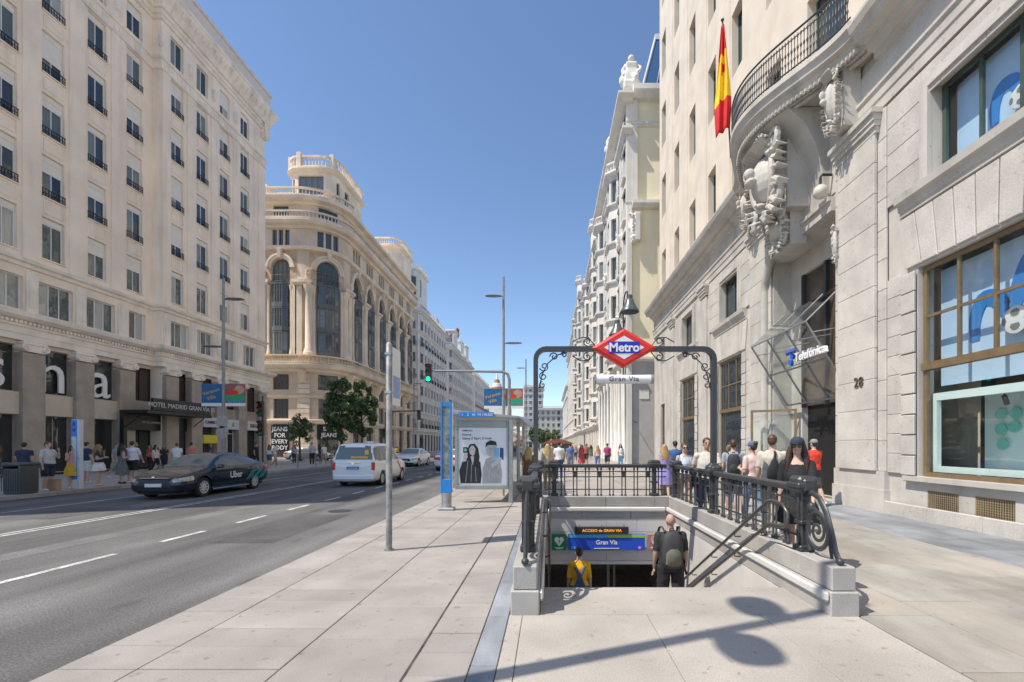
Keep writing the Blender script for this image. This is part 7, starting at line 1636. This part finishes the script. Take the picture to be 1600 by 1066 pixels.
fr = [('woman in white top and jeans walking past the grey corner', 4.55, 29.0, 0, 1.68, 'f', WH, (.22, .38, .55), 'trousers'), ('man in magenta T-shirt by the engaged columns', 3.9, 30.5, 170, 1.76, 'm', (.35, .05, .16), (.05, .05, .07), 'shorts'), ('woman in pink top by the engaged columns', 3.2, 30.0, 180, 1.64, 'f', (.66, .40, .45), (.15, .2, .35), 'trousers'),
      ('man in white T-shirt walking away beyond the shelter', .45, 20.5, 180, 1.78, 'm', WH, (.06, .09, .18), 'trousers'), ('blonde woman in cream walking away beyond the shelter', -.05, 15.6, 175, 1.68, 'f', (.55, .48, .36), (.35, .28, .2), 'trousers'), ('woman in brown seated height figure beside the shelter glass', -.66, 14.4, 190, 1.60, 'f', (.15, .08, .04), (.12, .08, .05), 'trousers'),
      ('man in blue T-shirt with red bag far down the pavement', 1.2, 26, 180, 1.74, 'm', (.1, .16, .35), (.2, .2, .22), 'shorts'), ('woman in red dress far down the pavement', 2.2, 31, 0, 1.64, 'f', (.5, .07, .07), (.5, .07, .07), 'dress'), ('man in red vest far down the pavement', 2.9, 36, 0, 1.76, 'm', (.45, .1, .08), (.05, .05, .06), 'shorts'),
      ('woman in white dress far down the pavement', 1.7, 34, 10, 1.63, 'f', (.7, .68, .66), (.7, .68, .66), 'dress'), ('man in teal shirt far down the pavement', 3.4, 41, 180, 1.75, 'm', (.06, .22, .24), (.3, .28, .25), 'shorts'), ('woman in lilac top far down the pavement', 2.5, 43, 180, 1.65, 'f', (.4, .32, .5), (.05, .06, .1), 'trousers'),
      ('man in black T-shirt far down the pavement', 1.2, 45, 0, 1.78, 'm', BK, (.1, .12, .2), 'trousers'), ('woman in orange top far down the pavement', 3.5, 48, 0, 1.65, 'f', (.6, .25, .06), (.06, .06, .08), 'trousers'), ('man in grey T-shirt far down the pavement', .2, 40, 180, 1.77, 'm', GR, (.06, .08, .14), 'trousers'), ('woman in green dress far down the pavement', 4.6, 50, 180, 1.64, 'f', (.06, .2, .1), (.06, .2, .1), 'dress'), ('man in pale shirt by the kiosk far down the pavement', 3.9, 57, 0, 1.76, 'm', (.6, .6, .55), (.1, .1, .12), 'trousers'), ('woman in navy dress near the kiosk awning', 4.8, 60, 0, 1.65, 'f', NV, NV, 'dress')]
for i, (lb, x, y, f_, h, sx, tp, lw, bt) in enumerate(fr):
    person(lb.replace('seated height figure', 'standing'), x, y, 0, f_, h, sx, 1.0, tp, lw, i % 3, [(.03, .02, .015), (.12, .07, .03), (.42, .28, .12)][(i+(2 if 'blonde' in lb else 0)*(i == 4)) % 3] if 'blonde' not in lb else (.45, .32, .14), arms=[('down', 'fwd'), ('bent', 'down')][i % 2], stride=14 if i % 3 else 6, bottom=bt, legs=.9 if bt == 'shorts' else 1.05 if bt == 'dress' else 1.9, group='pedestrians down the near pavement')

# ================================================================== TREES
M_bark = mat('bark', (.10, .075, .055), .9, var=.25, scale=8, bump=.5, bscale=25)
M_leaf = mat('leaf', (.05, .095, .03), .55, var=.35, scale=1.2, fine=.25, fscale=9); M_leaf2 = mat('leaf_light', (.10, .165, .05), .55, var=.3, scale=1.4, fine=.25, fscale=9)
for _m in (M_leaf, M_leaf2): _m.node_tree.nodes['Principled BSDF'].inputs['Subsurface Weight'].default_value = 0
def tree(label, x, y, h, rx, rz, n, seed, lf=.13, base=0.0, group='street trees at the corner', name='street_tree'):
    rnd = random.Random(seed); t = thing(name, label, 'tree', (x, y, base), rnd.uniform(0, 6), group)
    zc = h-rz; q = MB(); th = zc-rz*.55
    q.tube([(0, 0, 0), (.03, .02, th*.5), (-.02, .03, th), (0, 0, zc)], [h*.02+.03, h*.016+.02, h*.013+.02, h*.006], 8)
    cl = []
    for i in range(46):
        while True:
            p = Vector((rnd.uniform(-1, 1), rnd.uniform(-1, 1), rnd.uniform(-1, 1)))
            if .30 < p.length < 1: break
        k = 1-.35*max(0, p.z); cl.append((Vector((p.x*rx*k, p.y*rx*k, zc+p.z*rz)), rnd.uniform(.18, .36)*rx))
    for c, r in cl[:14]:
        b = Vector((0, 0, th+rnd.uniform(-.1, .5)*rz)); q.tube([b, b.lerp(c, .5)+Vector((0, 0, .12*rz)), c], [.05, .035, .012], 5)
    q.build('trunk', M_bark, t, smooth=60)
    m = MB()
    for i in range(n):
        c, r = cl[rnd.randrange(len(cl))]
        d = Vector((rnd.gauss(0, 1), rnd.gauss(0, 1), rnd.gauss(0, 1))).normalized(); p = c+d*r*rnd.random()**.45
        nn = (d+Vector((rnd.uniform(-1, 1), rnd.uniform(-1, 1), rnd.uniform(-.2, 1.2)))).normalized(); a = nn.orthogonal().normalized(); b = nn.cross(a); ang = rnd.uniform(0, 6.28)
        u = a*math.cos(ang)+b*math.sin(ang); v = nn.cross(u); s = lf*rnd.uniform(.6, 1.3)
        m.add([p-u*s, p+v*s*.5, p+u*s, p-v*s*.5], [(0, 1, 2, 3)], 0 if rnd.random() < .6 else 1)
    me = m.mesh('crown', [M_leaf, M_leaf2], None, recalc=False); ob('crown', me, t); return t
tree('dense dark green street tree nearer the side street', -20.8, 45.6, 8.5, 1.65, 3.2, 8500, 1, .14)
tree('dense dark green street tree next along from the side street', -20.6, 49.9, 8.7, 1.6, 3.1, 8000, 2, .14)
tree('small sparse young tree before the posters', -24.6, 44.9, 4.7, 1.3, 1.5, 2600, 3, .11, group='street trees at the corner')
for i, (x, y, h) in enumerate(((-3.2, 105, 6), (-2.6, 120, 6), (-18.5, 140, 8), (-1.0, 175, 8), (2.5, 190, 8))):
    tree(['small green tree far down the near kerb', 'second small green tree far down the near kerb', 'green tree far down the shaded kerb', 'green tree near the grey office block', 'green tree at the foot of the long office block'][i], x, y, h, h*.3, h*.33, 1500, 20+i, .25, group='far street trees')
for j, (x, y) in enumerate(((-18.3, 57.5), (-18.3, 59))):
    pass
bpy.data.scenes.remove(TMP)
